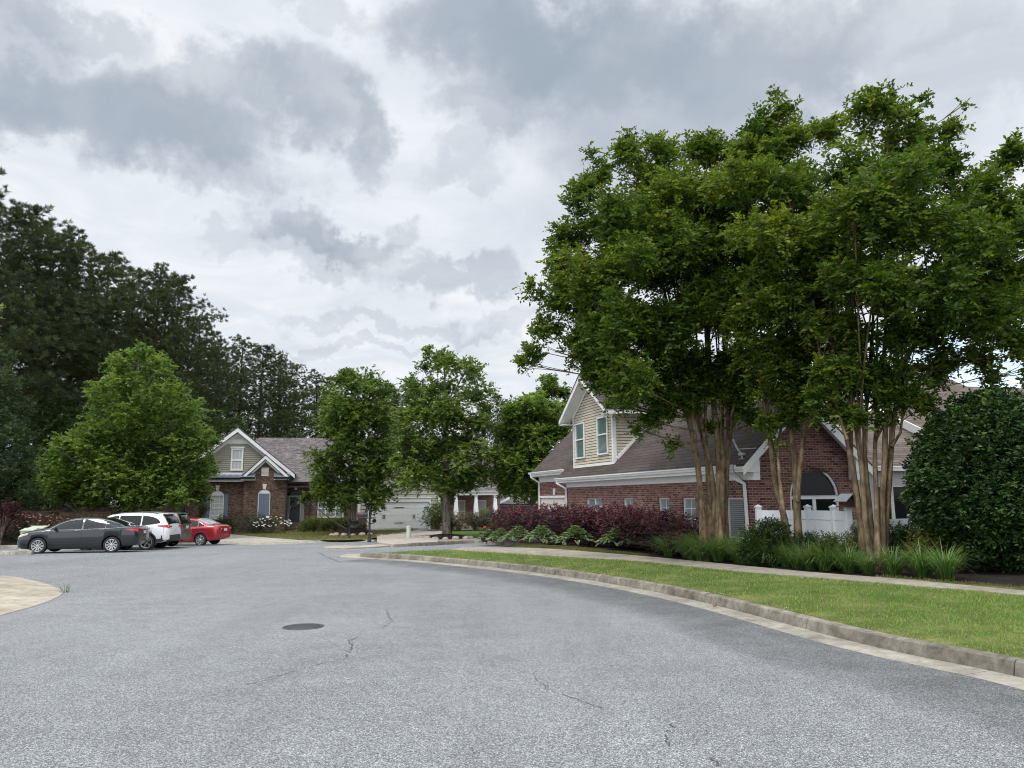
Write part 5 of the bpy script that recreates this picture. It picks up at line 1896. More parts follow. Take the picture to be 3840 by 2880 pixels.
# ------------------------------------------------------------------ crape myrtles
def crape(base_px, Y, stems_px, lst, val, label, seed, depth=2.4):
    rng = np.random.default_rng(seed); rnd = random.Random(seed)
    base = dpx(base_px[0], base_px[1], Y)
    base.z = yard(base.x, base.y) - .02
    stems = []
    for line, ra, rb, yo in stems_px:
        k = len(line)
        pts = []
        for i, (x, y) in enumerate(line):
            t = i / (k - 1)
            pts.append(dpx(x, y, Y + (abs(yo) * 1.3 * t * t + yo * .25 * (1 - t))))
        if line[0][1] > 1150:
            pts[0].z = base.z - .12
        P = catmull([tuple(p) for p in pts], .25)
        n = len(P)
        stems.append(([Vector(p) for p in P], [.88 * (ra + (rb - ra) * (i / (n - 1)) ** .75) * (1 + (.5 * max(0, 1 - i / 4) if pts[0].z < base.z + .5 else 0)) for i in range(n)]))
    blobs = px_blobs(rng, lst, Y, depth, val)
    hi = [b_ for b_ in blobs if b_[0][2] > base.z + 4.2]
    for pts, rad in list(stems)[:]:
        for j in range(3):
            i0 = int(len(pts) * rnd.uniform(.28, .6))
            p = pts[i0]
            cand = sorted(hi, key=lambda b_: (Vector(b_[0]).xy - p.xy).length + rnd.uniform(0, 2.5))[:6]
            q = Vector(rnd.choice(cand)[0])
            mid = p.lerp(q, .45) + Vector((p.x - q.x, p.y - q.y, 0)) * .22
            P2 = bez(p, q, mid, 9)
            r_ = min(rad[i0] * .62, .05)
            stems.append((P2, [r_ + (.012 - r_) * k / 9 for k in range(10)]))
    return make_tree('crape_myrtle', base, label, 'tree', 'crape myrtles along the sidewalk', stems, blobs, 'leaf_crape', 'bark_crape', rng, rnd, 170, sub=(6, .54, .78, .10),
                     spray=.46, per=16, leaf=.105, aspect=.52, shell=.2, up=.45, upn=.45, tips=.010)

LLIST = [(1300, 832, 32), (1340, 862, 30), (1268, 812, 24), (1315, 868, 16), (1470, 785, 52), (1520, 835, 46), (1585, 800, 52), (1600, 880, 38), (1640, 905, 30), (1420, 850, 40), (1300, 740, 56), (1540, 610, 66), (1550, 700, 58), (1470, 520, 70), (1360, 560, 70), (1240, 660, 50), (1560, 500, 60), (1420, 390, 50), (1480, 850, 46), (1560, 855, 42), (1620, 830, 50), (1330, 790, 44), (1540, 920, 24), (1135, 785, 22), (1165, 760, 34), (1180, 700, 44), (1190, 635, 52), (1205, 560, 52), (1235, 500, 50), (1258, 430, 50), (1290, 372, 38), (1360, 345, 48), (1430, 345, 52), (1500, 335, 52), (1560, 335, 52),
         (1265, 600, 74), (1330, 480, 78), (1430, 440, 80), (1530, 430, 80), (1300, 700, 78), (1400, 580, 84), (1500, 560, 84), (1285, 785, 60), (1232, 750, 50), (1390, 700, 80), (1480, 680, 78), (1360, 815, 62), (1440, 790, 58),
         (1400, 905, 30), (1440, 885, 34), (1372, 925, 16), (1560, 770, 56), (1590, 650, 72), (1270, 325, 15), (1285, 345, 18), (1358, 292, 17), (1538, 292, 18), (1452, 306, 15), (1330, 860, 30), (1450, 960, 22), (1600, 500, 70)]
MLIST = [(1690, 865, 38), (1655, 905, 24), (1760, 830, 48), (1780, 720, 56), (1610, 600, 60), (1590, 500, 56), (1600, 320, 40), (1790, 450, 60), (1800, 560, 60), (1660, 790, 52), (1600, 690, 60), (1760, 760, 58), (1700, 560, 60), (1650, 268, 48), (1692, 240, 26), (1640, 335, 62), (1720, 305, 58), (1600, 400, 72), (1700, 400, 78), (1640, 520, 78), (1740, 520, 78), (1680, 640, 78), (1620, 730, 62), (1720, 730, 62), (1690, 800, 44), (1720, 850, 46),
         (1745, 880, 32), (1790, 265, 40), (1682, 203, 15), (1640, 240, 16), (1770, 640, 70), (1640, 850, 28), (1710, 905, 26), (1668, 930, 20)]
RLIST = [(1780, 800, 46), (1850, 805, 58), (1925, 800, 56), (1762, 850, 34), (2020, 800, 50), (1860, 265, 62), (1930, 235, 46), (1960, 295, 64), (1840, 350, 72), (1930, 380, 82), (2030, 350, 72), (2060, 280, 32), (2000, 212, 20), (1930, 200, 17), (2100, 400, 72), (2180, 345, 50), (2190, 430, 72), (1850, 470, 82),
         (1960, 490, 82), (2070, 500, 86), (2170, 540, 82), (1840, 600, 82), (1950, 620, 82), (2060, 620, 82), (2170, 650, 82), (1800, 720, 62), (1880, 740, 72), (1990, 715, 70), (2080, 695, 62), (2180, 715, 62), (2240, 740, 50),
         (2120, 775, 40), (2135, 805, 24), (1815, 830, 52), (1900, 850, 50), (1960, 865, 50), (2000, 880, 30), (1800, 880, 42), (2260, 450, 82), (2270, 600, 82), (2215, 800, 22), (2085, 225, 14), (1850, 905, 36), (1905, 905, 26)]
crape((1545, 1172), 19.8, [
    ([(1522, 1172), (1512, 1050), (1500, 960), (1470, 860), (1400, 740), (1330, 620)], .125, .03, -.6),
    ([(1532, 1172), (1530, 1010), (1515, 930), (1480, 820), (1440, 650), (1400, 480)], .13, .03, .5),
    ([(1548, 1172), (1553, 1000), (1545, 900), (1530, 780), (1520, 600), (1510, 420)], .135, .03, -.3),
    ([(1560, 1172), (1570, 1000), (1580, 900), (1590, 780), (1600, 600), (1590, 420)], .12, .03, .8),
    ([(1540, 1172), (1541, 1060), (1525, 960), (1500, 860), (1440, 790), (1330, 745), (1240, 720)], .11, .025, .1),
    ([(1555, 1172), (1560, 1040), (1560, 930), (1562, 830), (1570, 720), (1560, 560)], .10, .03, -1.0),
    ([(1515, 930), (1490, 840), (1470, 760), (1480, 620), (1500, 480)], .06, .02, 1.2),
    ([(1580, 900), (1600, 820), (1625, 740), (1640, 640)], .05, .02, -.8)],
    LLIST, .50, 'leftmost of the three tall multi-trunk crape myrtles, beside the plum hedge', 11)
crape((1712, 1182), 17.8, [
    ([(1705, 1182), (1695, 1120), (1678, 1060), (1665, 960), (1650, 860), (1625, 760), (1600, 600)], .105, .03, .4),
    ([(1693, 1112), (1685, 1040), (1682, 960), (1694, 860), (1680, 720)], .055, .02, -.6),
    ([(1724, 1182), (1721, 1080), (1712, 960), (1700, 880), (1690, 760), (1680, 560)], .125, .03, .1),
    ([(1722, 1085), (1731, 980), (1742, 900), (1760, 780), (1770, 600)], .08, .02, -.7),
    ([(1700, 880), (1720, 780), (1730, 620), (1730, 480)], .05, .02, .6)],
    MLIST, .56, 'middle crape myrtle with two slim trunks before the white fence', 12, 2.0)
crape((1885, 1210), 16.2, [
    ([(1870, 1208), (1858, 1120), (1845, 1030), (1830, 950), (1815, 860), (1800, 760), (1790, 600)], .10, .03, .5),
    ([(1880, 1210), (1868, 1110), (1862, 1020), (1850, 930), (1840, 800), (1830, 620)], .085, .03, -.3),
    ([(1885, 1210), (1880, 1120), (1870, 1010), (1868, 920), (1880, 800), (1890, 600)], .08, .03, .7),
    ([(1900, 1210), (1905, 1100), (1911, 1000), (1913, 920), (1930, 820), (1960, 650)], .115, .03, -.2),
    ([(1906, 1210), (1916, 1100), (1924, 990), (1928, 930), (1950, 800), (2010, 680), (2080, 560)], .09, .03, .3),
    ([(1893, 1208), (1894, 1100), (1890, 1000), (1892, 930), (1905, 800), (1925, 600)], .075, .03, -.8),
    ([(1926, 965), (1945, 935), (1952, 885), (1975, 860)], .04, .015, .1),
    ([(1830, 950), (1800, 860), (1770, 760), (1750, 620)], .045, .02, -1.0),
    ([(1930, 820), (1980, 740), (2080, 690), (2170, 660)], .05, .02, .6)],
    RLIST, .48, 'rightmost crape myrtle with the widest crown, before the dark oval bush', 13, 2.2)

# ------------------------------------------------------------------ street maples
def maple(base_px, Y, z, top_px, lst, label, leafm, seed, r0=.19, depth=3.0, dens=21, leaf=.20, group='maples by the street', val=.5):
    dens *= 1.75
    rng = np.random.default_rng(seed); rnd = random.Random(seed)
    base = dpx(base_px[0], base_px[1], Y)
    base.z = z
    top = dpx(top_px[0], top_px[1], Y)
    pts = [base + Vector((0, 0, -.1)), base + Vector((0, 0, .15)), base + (top - base) * .25, base + (top - base) * .5 + Vector((.08, 0, 0)), base + (top - base) * .75, top]
    rad = [r0 * 1.35, r0 * 1.08, r0 * .9, r0 * .62, r0 * .35, .03]
    blobs = px_blobs(rng, lst, Y, depth, val)
    return make_tree('maple_tree', base, label, 'tree', group, [(pts, rad)], blobs, leafm, 'bark_maple', rng, rnd, dens,
                     sub=(7, .50, .66, .17), spray=.5, per=12, leaf=leaf * .9, aspect=.72, shell=.2, up=.25, upn=.6, tips=.014)
MA = [(745, 815, 24), (780, 830, 40), (820, 845, 30), (740, 870, 44), (800, 890, 48), (720, 920, 40), (840, 920, 32), (760, 960, 54), (820, 970, 42), (706, 990, 36), (722, 1030, 44), (790, 1030, 52), (840, 1020, 32), (690, 1060, 28),
      (662, 1073, 15), (740, 1072, 36), (800, 1072, 34), (846, 1060, 22), (752, 806, 12), (770, 900, 50)]
MBl = [(922, 752, 10), (945, 768, 26), (962, 790, 34), (908, 790, 16), (1012, 800, 34), (905, 840, 38), (960, 850, 54), (1030, 850, 32), (1048, 880, 20), (890, 890, 42), (960, 910, 54), (1030, 920, 38), (880, 950, 38), (940, 970, 54),
       (1010, 980, 48), (1046, 980, 24), (872, 1000, 32), (920, 1030, 44), (990, 1030, 44), (1036, 1025, 32), (1058, 1012, 20), (960, 1058, 28), (1020, 1052, 24), (882, 1040, 28), (958, 752, 8)]
ML = [(300, 770, 28), (255, 790, 28), (340, 790, 32), (290, 830, 50), (232, 850, 42), (350, 850, 40), (398, 885, 44), (300, 890, 64), (200, 930, 50), (230, 980, 62), (330, 960, 72), (415, 945, 50), (450, 955, 24), (150, 985, 48), (112, 1005, 38),
      (130, 1050, 50), (210, 1045, 62), (300, 1035, 72), (390, 1025, 62), (438, 1010, 34), (446, 1058, 18), (98, 1060, 28), (200, 1085, 30), (300, 1075, 42), (380, 1080, 32), (430, 1068, 22), (310, 748, 10), (275, 762, 12)]
MC = [(1130, 905, 44), (1180, 920, 44), (1130, 960, 50), (1185, 1030, 40), (1150, 872, 34), (1112, 890, 34), (1190, 890, 34), (1150, 930, 54), (1095, 935, 32), (1208, 930, 30), (1104, 990, 44), (1160, 1000, 54), (1206, 980, 24), (1112, 1046, 38), (1160, 1060, 38), (1090, 1030, 32)]
MD = [(1185, 826, 20), (1208, 846, 22), (1172, 852, 20), (1240, 872, 26), (1280, 862, 24), (1225, 905, 24)]
maple((268, 1150), 48, -.3, (300, 790), ML, 'broad bright green maple behind the parked cars at the left', 'leaf_maple', 21, .26, 4.2, 19, .21, val=.5)
maple((763, 1165), 51, g(51) + .1, (765, 830), MA, 'narrow maple in a black mulch mound beside the mailboxes', 'leaf_maple2', 22, .20, 2.6, 21, .2, val=.42)
maple((965, 1166), 44.5, g(44.5) + .12, (960, 780), MBl, 'taller maple with a thick grey trunk between garage and porch', 'leaf_maple2', 23, .24, 2.4, 23, .18, val=.48)
maple((1150, 1130), 46, g(46), (1150, 890), MC, 'rounded yellow-green maple behind the garage end of the red house', 'leaf_maple', 24, .2, 2.2, 34, .18, val=.56)
maple((1215, 1120), 64, g(64), (1190, 840), MD, 'taller maple half hidden behind the dormer roof', 'leaf_maple2', 25, .2, 1.5, 24, .22, val=.4)

# ------------------------------------------------------------------ pines
def pine_mesh(seed, Ht, crown0=.35, spread=.2, tufts=520, per=16):
    rng = np.random.default_rng(seed); rnd = random.Random(seed)
    mb = MB()
    k = 10
    lean = rng.normal(0, .35, 2)
    tr = [Vector((lean[0] * (i / k) ** 2 * 1.2, lean[1] * (i / k) ** 2 * 1.2, Ht * i / k)) for i in range(k + 1)]
    mb.tube(tr, [.27 * (1 - i / k) ** .8 + .03 for i in range(k + 1)], 7)
    P, Dd = [], []
    nb = 54
    for b in range(nb):
        t = crown0 + (1 - crown0) * (b / nb) ** .92
        z = Ht * t
        base = tr[0].lerp(tr[-1], t); base.z = z
        az = b * 2.4 + rng.normal(0, .4)
        u_ = (t - crown0) / (1 - crown0)
        env = (math.sin(math.pi * min(1, .22 + .78 * u_)) ** .8) * .95 + .12
        Lb = Ht * spread * env * rng.uniform(.6, 1.18)
        el = rng.uniform(.0, .35) + .75 * u_ ** 2
        dv = Vector((math.cos(az) * math.cos(el), math.sin(az) * math.cos(el), math.sin(el)))
        end = base + dv * Lb
        md = base + dv * Lb * .5 - Vector((0, 0, Lb * .10))
        pts = bez(base, end, md, 5)
        mb.tube(pts, [.055 * (1 - u_ * .6) * (1 - j / 5) + .012 for j in range(6)], 5, cap=False)
        nt = max(5, int(tufts / nb * Lb / (Ht * spread) * 1.35))
        for j in range(nt):
            s = rng.uniform(.28, 1.04) if rng.random() < .8 else rng.uniform(.8, 1.05)
            q = pts[0] * (1 - s) ** 2 + md * 2 * s * (1 - s) + end * s * s
            w = Lb * .26 * (1.1 - .5 * s)
            off = Vector((rng.normal(0, w), rng.normal(0, w), abs(rng.normal(0, w * .55))))
            c = q + off
            if rng.random() < .3:
                mb.tube([q, c], [.012, .008], 3, cap=False)
            P.append(c)
            d = (dv * .5 + off.normalized() * .5 + Vector((0, 0, .75))).normalized() if off.length > 0 else dv
            Dd.append(d)
    P, Dd = np.array(P), np.array(Dd)
    n = len(P)
    PP = np.repeat(P, per, 0)
    DD = unit(np.repeat(Dd, per, 0) * .75 + rdir(rng, n * per) * .75)
    PP = PP + rdir(rng, n * per) * .05
    var = np.repeat(rng.normal(.48, .17, n), per) + rng.normal(0, .08, n * per)
    Ln = rng.uniform(.24, .42, n * per)
    lm = leafmesh('crown', PP, DD, rdir(rng, n * per), Ln, Ln * .13, 'needle', var)
    tm = mb.mesh('trunk', 'bark_pine', uv=False)
    return tm, lm

PINES = [pine_mesh(31, 24, .26, .20, 2300, 24), pine_mesh(32, 24, .38, .17, 1250, 24), pine_mesh(33, 24, .28, .23, 2600, 24), pine_mesh(34, 24, .46, .17, 950, 24)]
# (skyline point in 2212-px coordinates, distance, variant, what sets it apart)
pine_spots = [
    (-30, 395, 52, 2, 'tallest dark pine at the left edge of the wood'), (52, 452, 55, 0, 'dense dark pine second from the left edge of the wood'), (118, 505, 60, 2, 'dark pine third from the left, above the cedar'),
    (178, 516, 62, 1, 'pine with a pointed top left of the bright maple'), (240, 556, 66, 0, 'dark pine straight above the bright maple crown, left'), (302, 590, 72, 3, 'open crowned pine above the bright maple top'),
    (345, 574, 72, 1, 'airy pine standing out against the sky right of the maple top'), (392, 612, 78, 2, 'wide pine with see-through lower boughs right of the maple'), (436, 690, 88, 0, 'pine next right of the wide see-through pine'),
    (478, 728, 100, 1, 'pine above the left gable of the brown house'), (524, 738, 104, 3, 'pine with a spiky top above the gable peak'), (566, 752, 110, 0, 'dense pine behind the ridge end of the brown roof'),
    (604, 772, 118, 1, 'airy pine above the middle of the brown roof'), (642, 792, 124, 3, 'thin pine left of the gap in the wood'), (690, 805, 130, 1, 'lone open pine right of the gap in the wood'),
    (722, 818, 136, 0, 'last pine of the wood beside the narrow maple')]
back_spots = [(20, 560, 72, 1), (90, 600, 78, 3), (160, 640, 82, 0), (230, 660, 88, 2), (300, 690, 92, 1), (370, 720, 100, 0), (430, 770, 112, 0), (500, 810, 120, 1), (560, 840, 128, 3), (620, 870, 136, 1),
              (860, 850, 150, 1), (845, 845, 140, 0), (1075, 858, 110, 0), (1090, 880, 100, 3), (1130, 900, 120, 1)]
rp = random.Random(77)
for i, (x, y, Y, kx, lab) in enumerate(pine_spots + [(a, b_, c, d_, None) for a, b_, c, d_ in back_spots]):
    top = dpx(x, y, Y)
    zb = g(Y) + (.9 if x < 430 else .1)
    sc = (top.z - zb) / 24.0
    if lab is None:
        lab = 'dark pine of the second row, seen through the front pines' if x < 800 else 'small distant pine top showing between the maples'
    T = empty('pine_tree', (top.x, top.y, zb), rp.uniform(0, 6.28), lab, 'tree', 'pines of the wood' if x < 800 and i < 16 else ('second row of pines' if x < 800 else 'distant pines'))
    T.scale = (sc * rp.uniform(.95, 1.15), sc * rp.uniform(.95, 1.15), sc)
    link('trunk', PINES[kx][0], T)
    link('crown', PINES[kx][1], T)

# ------------------------------------------------------------------ undergrowth of the wood (one mass) and single dark trees at the left
def blob_plant(name, base, blobs, leafm, label, cat, group=None, seed=1, dens=60, spray=.25, per=10, leaf=.07, aspect=.5, stem=True, bark='bark_maple', kind=None, part=True, **kw):
    rng = np.random.default_rng(seed); rnd = random.Random(seed)
    base = Vector(base)
    a = crown_leaves(rng, blobs, dens, spray=spray, per=per, leaf=leaf, aspect=aspect, **kw)
    if not part:
        me = leafmesh(name, a[0], a[1], a[2], a[3], a[4], leafm, a[5], origin=tuple(base))
        o = link(name, me, None, base)
        return tag(o, label, cat, group, kind)
    T = empty(name, base, 0, label, cat, group)
    me = leafmesh('crown', a[0], a[1], a[2], a[3], a[4], leafm, a[5], origin=tuple(base))
    link('crown', me, T)
    if stem:
        mb = MB()
        for (c, r, _) in blobs:
            c = Vector(c)
            mb.tube(bez(base, c, base + Vector(((c - base).x * .3, (c - base).y * .3, (c - base).z * .7)), 4), [.035, .03, .024, .018, .01], 5)
        mb.build('stem', bark, T, uv=False, origin=base)
    return T

rng_ = np.random.default_rng(50)
ub = []
for i in range(280):
    t = i / 280
    Y = 66 + 80 * t + rng_.uniform(-5, 6)
    x0 = -46 + 20 * t + rng_.uniform(-9, 7)
    if i % 3 == 0: x0 = rng_.uniform(-55, -15) * (Y / 80) ** .6
    ub.append((np.array((x0, Y, rng_.uniform(.5, 8.0 if i % 4 else 11.0))), rng_.uniform(1.2, 2.6), .35 + rng_.normal(0, .15)))
for i in range(60):
    Y = rng_.uniform(95, 120)
    ub.append((np.array((rng_.uniform(-30, 12), Y, rng_.uniform(0, 5.5))), rng_.uniform(1.2, 2.4), .4 + rng_.normal(0, .15)))
for i in range(70):
    Y = rng_.uniform(34, 95)
    ub.append((np.array((26 + Y * .45 + rng_.uniform(0, 22), Y, rng_.uniform(.5, 5.0))), rng_.uniform(1.2, 2.4), .4 + rng_.normal(0, .15)))
blob_plant('woodland_undergrowth', (-30, 90, 0), ub, 'leaf_bg', None, None, None, 51, 26, .7, 9, .30, .6, part=False, kind='stuff')

def dark_tree(name, base_px, Y, lst, label, cat, leafm, seed, depth, dens=20, leaf=.2, aspect=.6, group=None, val=.45, **kw):
    rng = np.random.default_rng(seed)
    b = dpx(base_px[0], base_px[1], Y)
    b.z = bank_z(b.x * 38 / Y, Y)
    bl = px_blobs(rng, lst, Y, depth, val)
    rnd = random.Random(seed)
    top = Vector(max((c for c, r, _ in bl), key=lambda c: c[2]))
    pts = [b + (top - b) * t for t in (0, .3, .6, 1)]
    kw.setdefault('spray', .6); kw.setdefault('per', 11)
    return make_tree(name, b, label, cat, group, [(pts, [.2, .16, .1, .03])], bl, leafm, 'bark_pine', rng, rnd, dens, share=.6, leaf=leaf, aspect=aspect, shell=.45, **kw)
dark_tree('cedar_tree', (10, 1110), 40, [(-20, 740, 20), (0, 770, 26), (5, 830, 34), (15, 890, 42), (28, 950, 44), (-10, 960, 50), (38, 1010, 44), (0, 1040, 55), (45, 1065, 38), (60, 1090, 24), (-30, 880, 45), (-40, 1010, 60)],
          'dark conical cedar at the left edge of the picture', 'tree', 'leaf_cedar', 61, 1.6, 75, .17, .35, upn=.2, up=.8, sub=(4, .6, .9, .14))
dark_tree('broadleaf_tree', (100, 1110), 55, [(90, 880, 30), (115, 900, 40), (80, 930, 45), (140, 930, 45), (100, 985, 55), (155, 985, 45), (120, 1040, 55), (70, 1050, 45), (170, 1060, 45), (165, 900, 26)],
          'dark green bushy tree between the cedar and the bright maple', 'tree', 'leaf_bg', 62, 2.4, 22, .2, .6)
dark_tree('broadleaf_tree', (215, 1100), 56, [(215, 880, 30), (190, 910, 34), (245, 900, 34), (215, 950, 45), (180, 990, 40), (250, 980, 40), (200, 1040, 50), (260, 1040, 50)],
          'dim green tree in the shade under the pines behind the bright maple', 'tree', 'leaf_bg', 63, 2.4, 20, .22, .6, val=.3)
dark_tree('broadleaf_tree', (-60, 900), 24, [(-14, 672, 17), (-22, 690, 20), (-30, 720, 30), (-60, 700, 40), (-70, 760, 50), (-95, 720, 50)],
          'bright leafy twig of a near tree reaching in at the left edge', 'tree', 'leaf_maple', 64, .6, 60, .12, .7, val=.8)
# ================================================================== planting by the red house
def shell_blobs(rng, c, rx, ry, rzz, n, r, val=.5, jit=.1):
    """blobs on the surface of an ellipsoid (upper part) for a clipped bush"""
    out = []
    for i in range(n):
        d = rng.normal(size=3); d /= np.linalg.norm(d)
        if d[2] < -.55: d[2] = -d[2]
        k = rng.uniform(.55, .92)
        out.append((np.array((c[0] + d[0] * rx * k, c[1] + d[1] * ry * k, c[2] + d[2] * rzz * k)), r * rng.uniform(.75, 1.2), val + rng.normal(0, jit)))
    return out

# big dark oval bush at the right edge
rng_ = np.random.default_rng(70)
bc = px(3716, 1868, 15.3)
zg = yard(bc.x, bc.y)
zt_ = px(3716, 1480, 15.3).z
bl = []
bx0 = bc.x + .12
for i in range(900):
    d = rng_.normal(size=3); d /= np.linalg.norm(d)
    k = rng_.uniform(.84, .97)
    zz = d[2]
    h_ = (zt_ - zg)
    zc = zg + h_ * .40
    rz_ = h_ * .62 if zz > 0 else h_ * .38
    wd = 1.58
    bl.append((np.array((bx0 + d[0] * wd * k, bc.y + d[1] * wd * k, zc + zz * rz_ * k)), rng_.uniform(.15, .27), .38 + rng_.normal(0, .14)))
for i in range(70):
    d = rng_.normal(size=3); d /= np.linalg.norm(d)
    k = rng_.uniform(.99, 1.06)
    rz_ = (zt_ - zg) * (.62 if d[2] > 0 else .38)
    bl.append((np.array((bx0 + d[0] * 1.58 * k, bc.y + d[1] * 1.58 * k, zg + (zt_ - zg) * .40 + d[2] * rz_ * k)), rng_.uniform(.07, .15), .5 + rng_.normal(0, .2)))
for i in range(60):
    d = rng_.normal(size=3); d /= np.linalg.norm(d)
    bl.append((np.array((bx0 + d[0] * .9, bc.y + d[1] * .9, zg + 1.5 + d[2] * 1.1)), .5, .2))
blob_plant('evergreen_bush', (bc.x, bc.y, zg), bl, 'leaf_dark', 'tall dark glossy oval bush at the right edge of the picture', 'bush', None, 71, 330, .17, 8, .085, .46, shell=.2, upn=.3, up=.15, stem=False)
mb = MB(); mb.tube([Vector((0, 0, -.1)), Vector((.05, 0, .8)), Vector((0, .05, 2.0))], [.09, .07, .03], 8)
mb.build('stem', 'bark_pine', bpy.data.objects['evergreen_bush'], uv=False)

# plum-leaved hedge
hl = catmull([(-.72, 37.3), (.9, 34.2), (2.75, 29.6), (4.2, 24.6), (5.12, 20.9)], .3)
bl = []
for (x, y) in hl:
    z0 = yard(x, y) if y < 36 else g(y) + .16
    top = 1.75 - 26 * y / FPX * -1
    ztop = 1.75 - (px(1920, 1864, 30).z - 1.75) + 0
    t = (37.3 - y) / 16.4
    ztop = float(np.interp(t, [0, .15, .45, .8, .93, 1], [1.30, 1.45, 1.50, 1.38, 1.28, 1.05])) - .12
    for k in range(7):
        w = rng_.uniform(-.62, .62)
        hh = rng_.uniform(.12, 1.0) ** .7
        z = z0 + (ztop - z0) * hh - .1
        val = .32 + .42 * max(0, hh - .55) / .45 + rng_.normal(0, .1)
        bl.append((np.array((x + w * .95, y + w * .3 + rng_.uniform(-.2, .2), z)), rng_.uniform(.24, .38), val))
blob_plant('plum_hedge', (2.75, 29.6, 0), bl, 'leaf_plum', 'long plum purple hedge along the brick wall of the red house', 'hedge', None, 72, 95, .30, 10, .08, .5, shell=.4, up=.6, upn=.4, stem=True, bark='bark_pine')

# hostas: broad leaves with pale margins
def hosta_mesh(seed):
    rng = np.random.default_rng(seed)
    mb = MB()
    vals = []
    n = 105
    for i in range(n):
        t = (i + .5) / n
        az = i * 2.399 + rng.normal(0, .2)
        el = math.radians(78 - 74 * t + rng.normal(0, 5))
        ln = rng.uniform(.22, .30) * (.8 + .3 * t)
        stalk = .08 + .36 * t + rng.uniform(-.03, .04)
        h = Vector((math.cos(az), math.sin(az), 0))
        p0 = h * (stalk * math.cos(el) * 1.1) + Vector((0, 0, .07 + .30 * (1 - t) + .07 * math.sin(el)))
        up = Vector((0, 0, 1))
        d = (h * math.cos(el * .75) + up * math.sin(el * .75))
        w = ln * .27
        s = h.cross(up).normalized()
        rows = []
        K = 5
        for k in range(K + 1):
            q = k / K
            c = p0 + d * ln * q - up * (.42 * ln * q * q)
            ww = w * math.sin(math.pi * (.12 + .88 * q) ** .8) if k < K else .002
            rows.append((c, ww))
        o = len(mb.v)
        vs = []
        for c, ww in rows:
            vs += [c - s * ww - up * ww * -.18, c - s * ww * .72 + up * ww * .02, c - up * ww * .22, c + s * ww * .72 + up * ww * .02, c + s * ww + up * ww * .18]
        fs, ms = [], []
        for k in range(K):
            for j in range(4):
                fs.append((k * 5 + j, k * 5 + j + 1, (k + 1) * 5 + j + 1, (k + 1) * 5 + j))
                ms.append(1 if j in (0, 3) else 0)
        mb.v += vs
        for f, m_ in zip(fs, ms):
            mb.f.append([o + x for x in f]); mb.m.append(m_); mb.sm.append(True)
            vals.append(.5 + rng.normal(0, .05))
        # leaf value constant per leaf
        b = rng.random()
        for k in range(len(fs)): vals[-1 - k] = b
    me = mb.mesh('hosta', ['hosta', 'hosta_edge'], uv=False)
    at = me.attributes.new('var', 'FLOAT', 'FACE')
    at.data.foreach_set('value', np.array(vals, np.float32))
    return me
HM = [hosta_mesh(81), hosta_mesh(82)]
for i, (u, v, Y, s, lab) in enumerate([(2318, 2043, 25.2, 1.12, 'hosta with white edged leaves, nearest to the tall grass border'), (2160, 2038, 27.6, 1.22, 'biggest hosta of the row, second from the grass border'),
                                  (2030, 2032, 30.2, 1.22, 'hosta in the middle of the row before the plum hedge'), (1945, 2028, 32.3, 1.2, 'tall spreading hosta left of the row\'s middle'),
                                  (1878, 2026, 34.6, 1.05, 'small hosta by the corner of the raised kerb'), (1836, 2024, 36.4, .95, 'leftmost hosta beside the flower pot')]):
    p = px(u, v, Y)
    o = link('hosta_plant', HM[i % 2], None, (p.x, p.y, p.z), i * 1.3)
    o.scale = (s, s, s)
    tag(o, lab, 'hosta', 'hostas along the plum hedge')

# grassy liriope border
def blade_clump(seed, n=170, ln=.62, w=.014):
    rng = np.random.default_rng(seed)
    K = 4
    vs, fs, vals = [], [], []
    for i in range(n):
        az = rng.uniform(0, 6.283)
        h = np.array((math.cos(az), math.sin(az), 0)); s = np.array((-math.sin(az), math.cos(az), 0))
        L_ = ln * rng.uniform(.6, 1.15)
        r0 = rng.uniform(0, .14)
        el0 = math.radians(rng.uniform(58, 90)); bend = math.radians(rng.uniform(40, 135))
        p = h * r0 + np.array((0, 0, 0.0))
        o = len(vs)
        tw = rng.uniform(-.5, .5)
        for k in range(K + 1):
            ww = w * (1 - (k / K) ** 2 * .9) * .5
            sd = s * math.cos(tw) + h * math.sin(tw)
            vs += [tuple(p - sd * ww), tuple(p + sd * ww)]
            el = el0 - bend * (k / K)
            p = p + (h * math.cos(el) + np.array((0, 0, math.sin(el)))) * L_ / K
        vv = float(np.clip(rng.normal(.45, .2), 0, 1))
        for k in range(K):
            fs.append((o + 2 * k, o + 2 * k + 1, o + 2 * k + 3, o + 2 * k + 2)); vals.append(min(1, vv + .12 * k))
    me = bpy.data.meshes.new('liriope')
    me.from_pydata(vs, [], fs)
    me.materials.append(M['blade'])
    me.polygons.foreach_set('use_smooth', [True] * len(fs))
    at = me.attributes.new('var', 'FLOAT', 'FACE')
    at.data.foreach_set('value', np.array(vals, np.float32))
    return me
LM = [blade_clump(90 + i, 240, .78, .017) for i in range(3)]
rl = random.Random(5)
def clump(u, v, Y, s, lab, group):
    p = px(u, v, Y)
    z = yard(p.x, p.y)
    o = link('grass_clump', LM[rl.randrange(3)], None, (p.x, p.y, z), rl.uniform(0, 6))
    o.scale = (s, s, s * rl.uniform(.9, 1.1))
    tag(o, lab, 'ornamental grass', group)
pS = np.array(SWF)
def at_u(u, off):
    """a point off metres behind the sidewalk edge along the photo column u"""
    best = min(SWF, key=lambda p: abs((p[0] + .891 * off) / (p[1] + .454 * off) - (u - 1920) / FPX * .989))
    return best[0] + .891 * off, best[1] + .454 * off
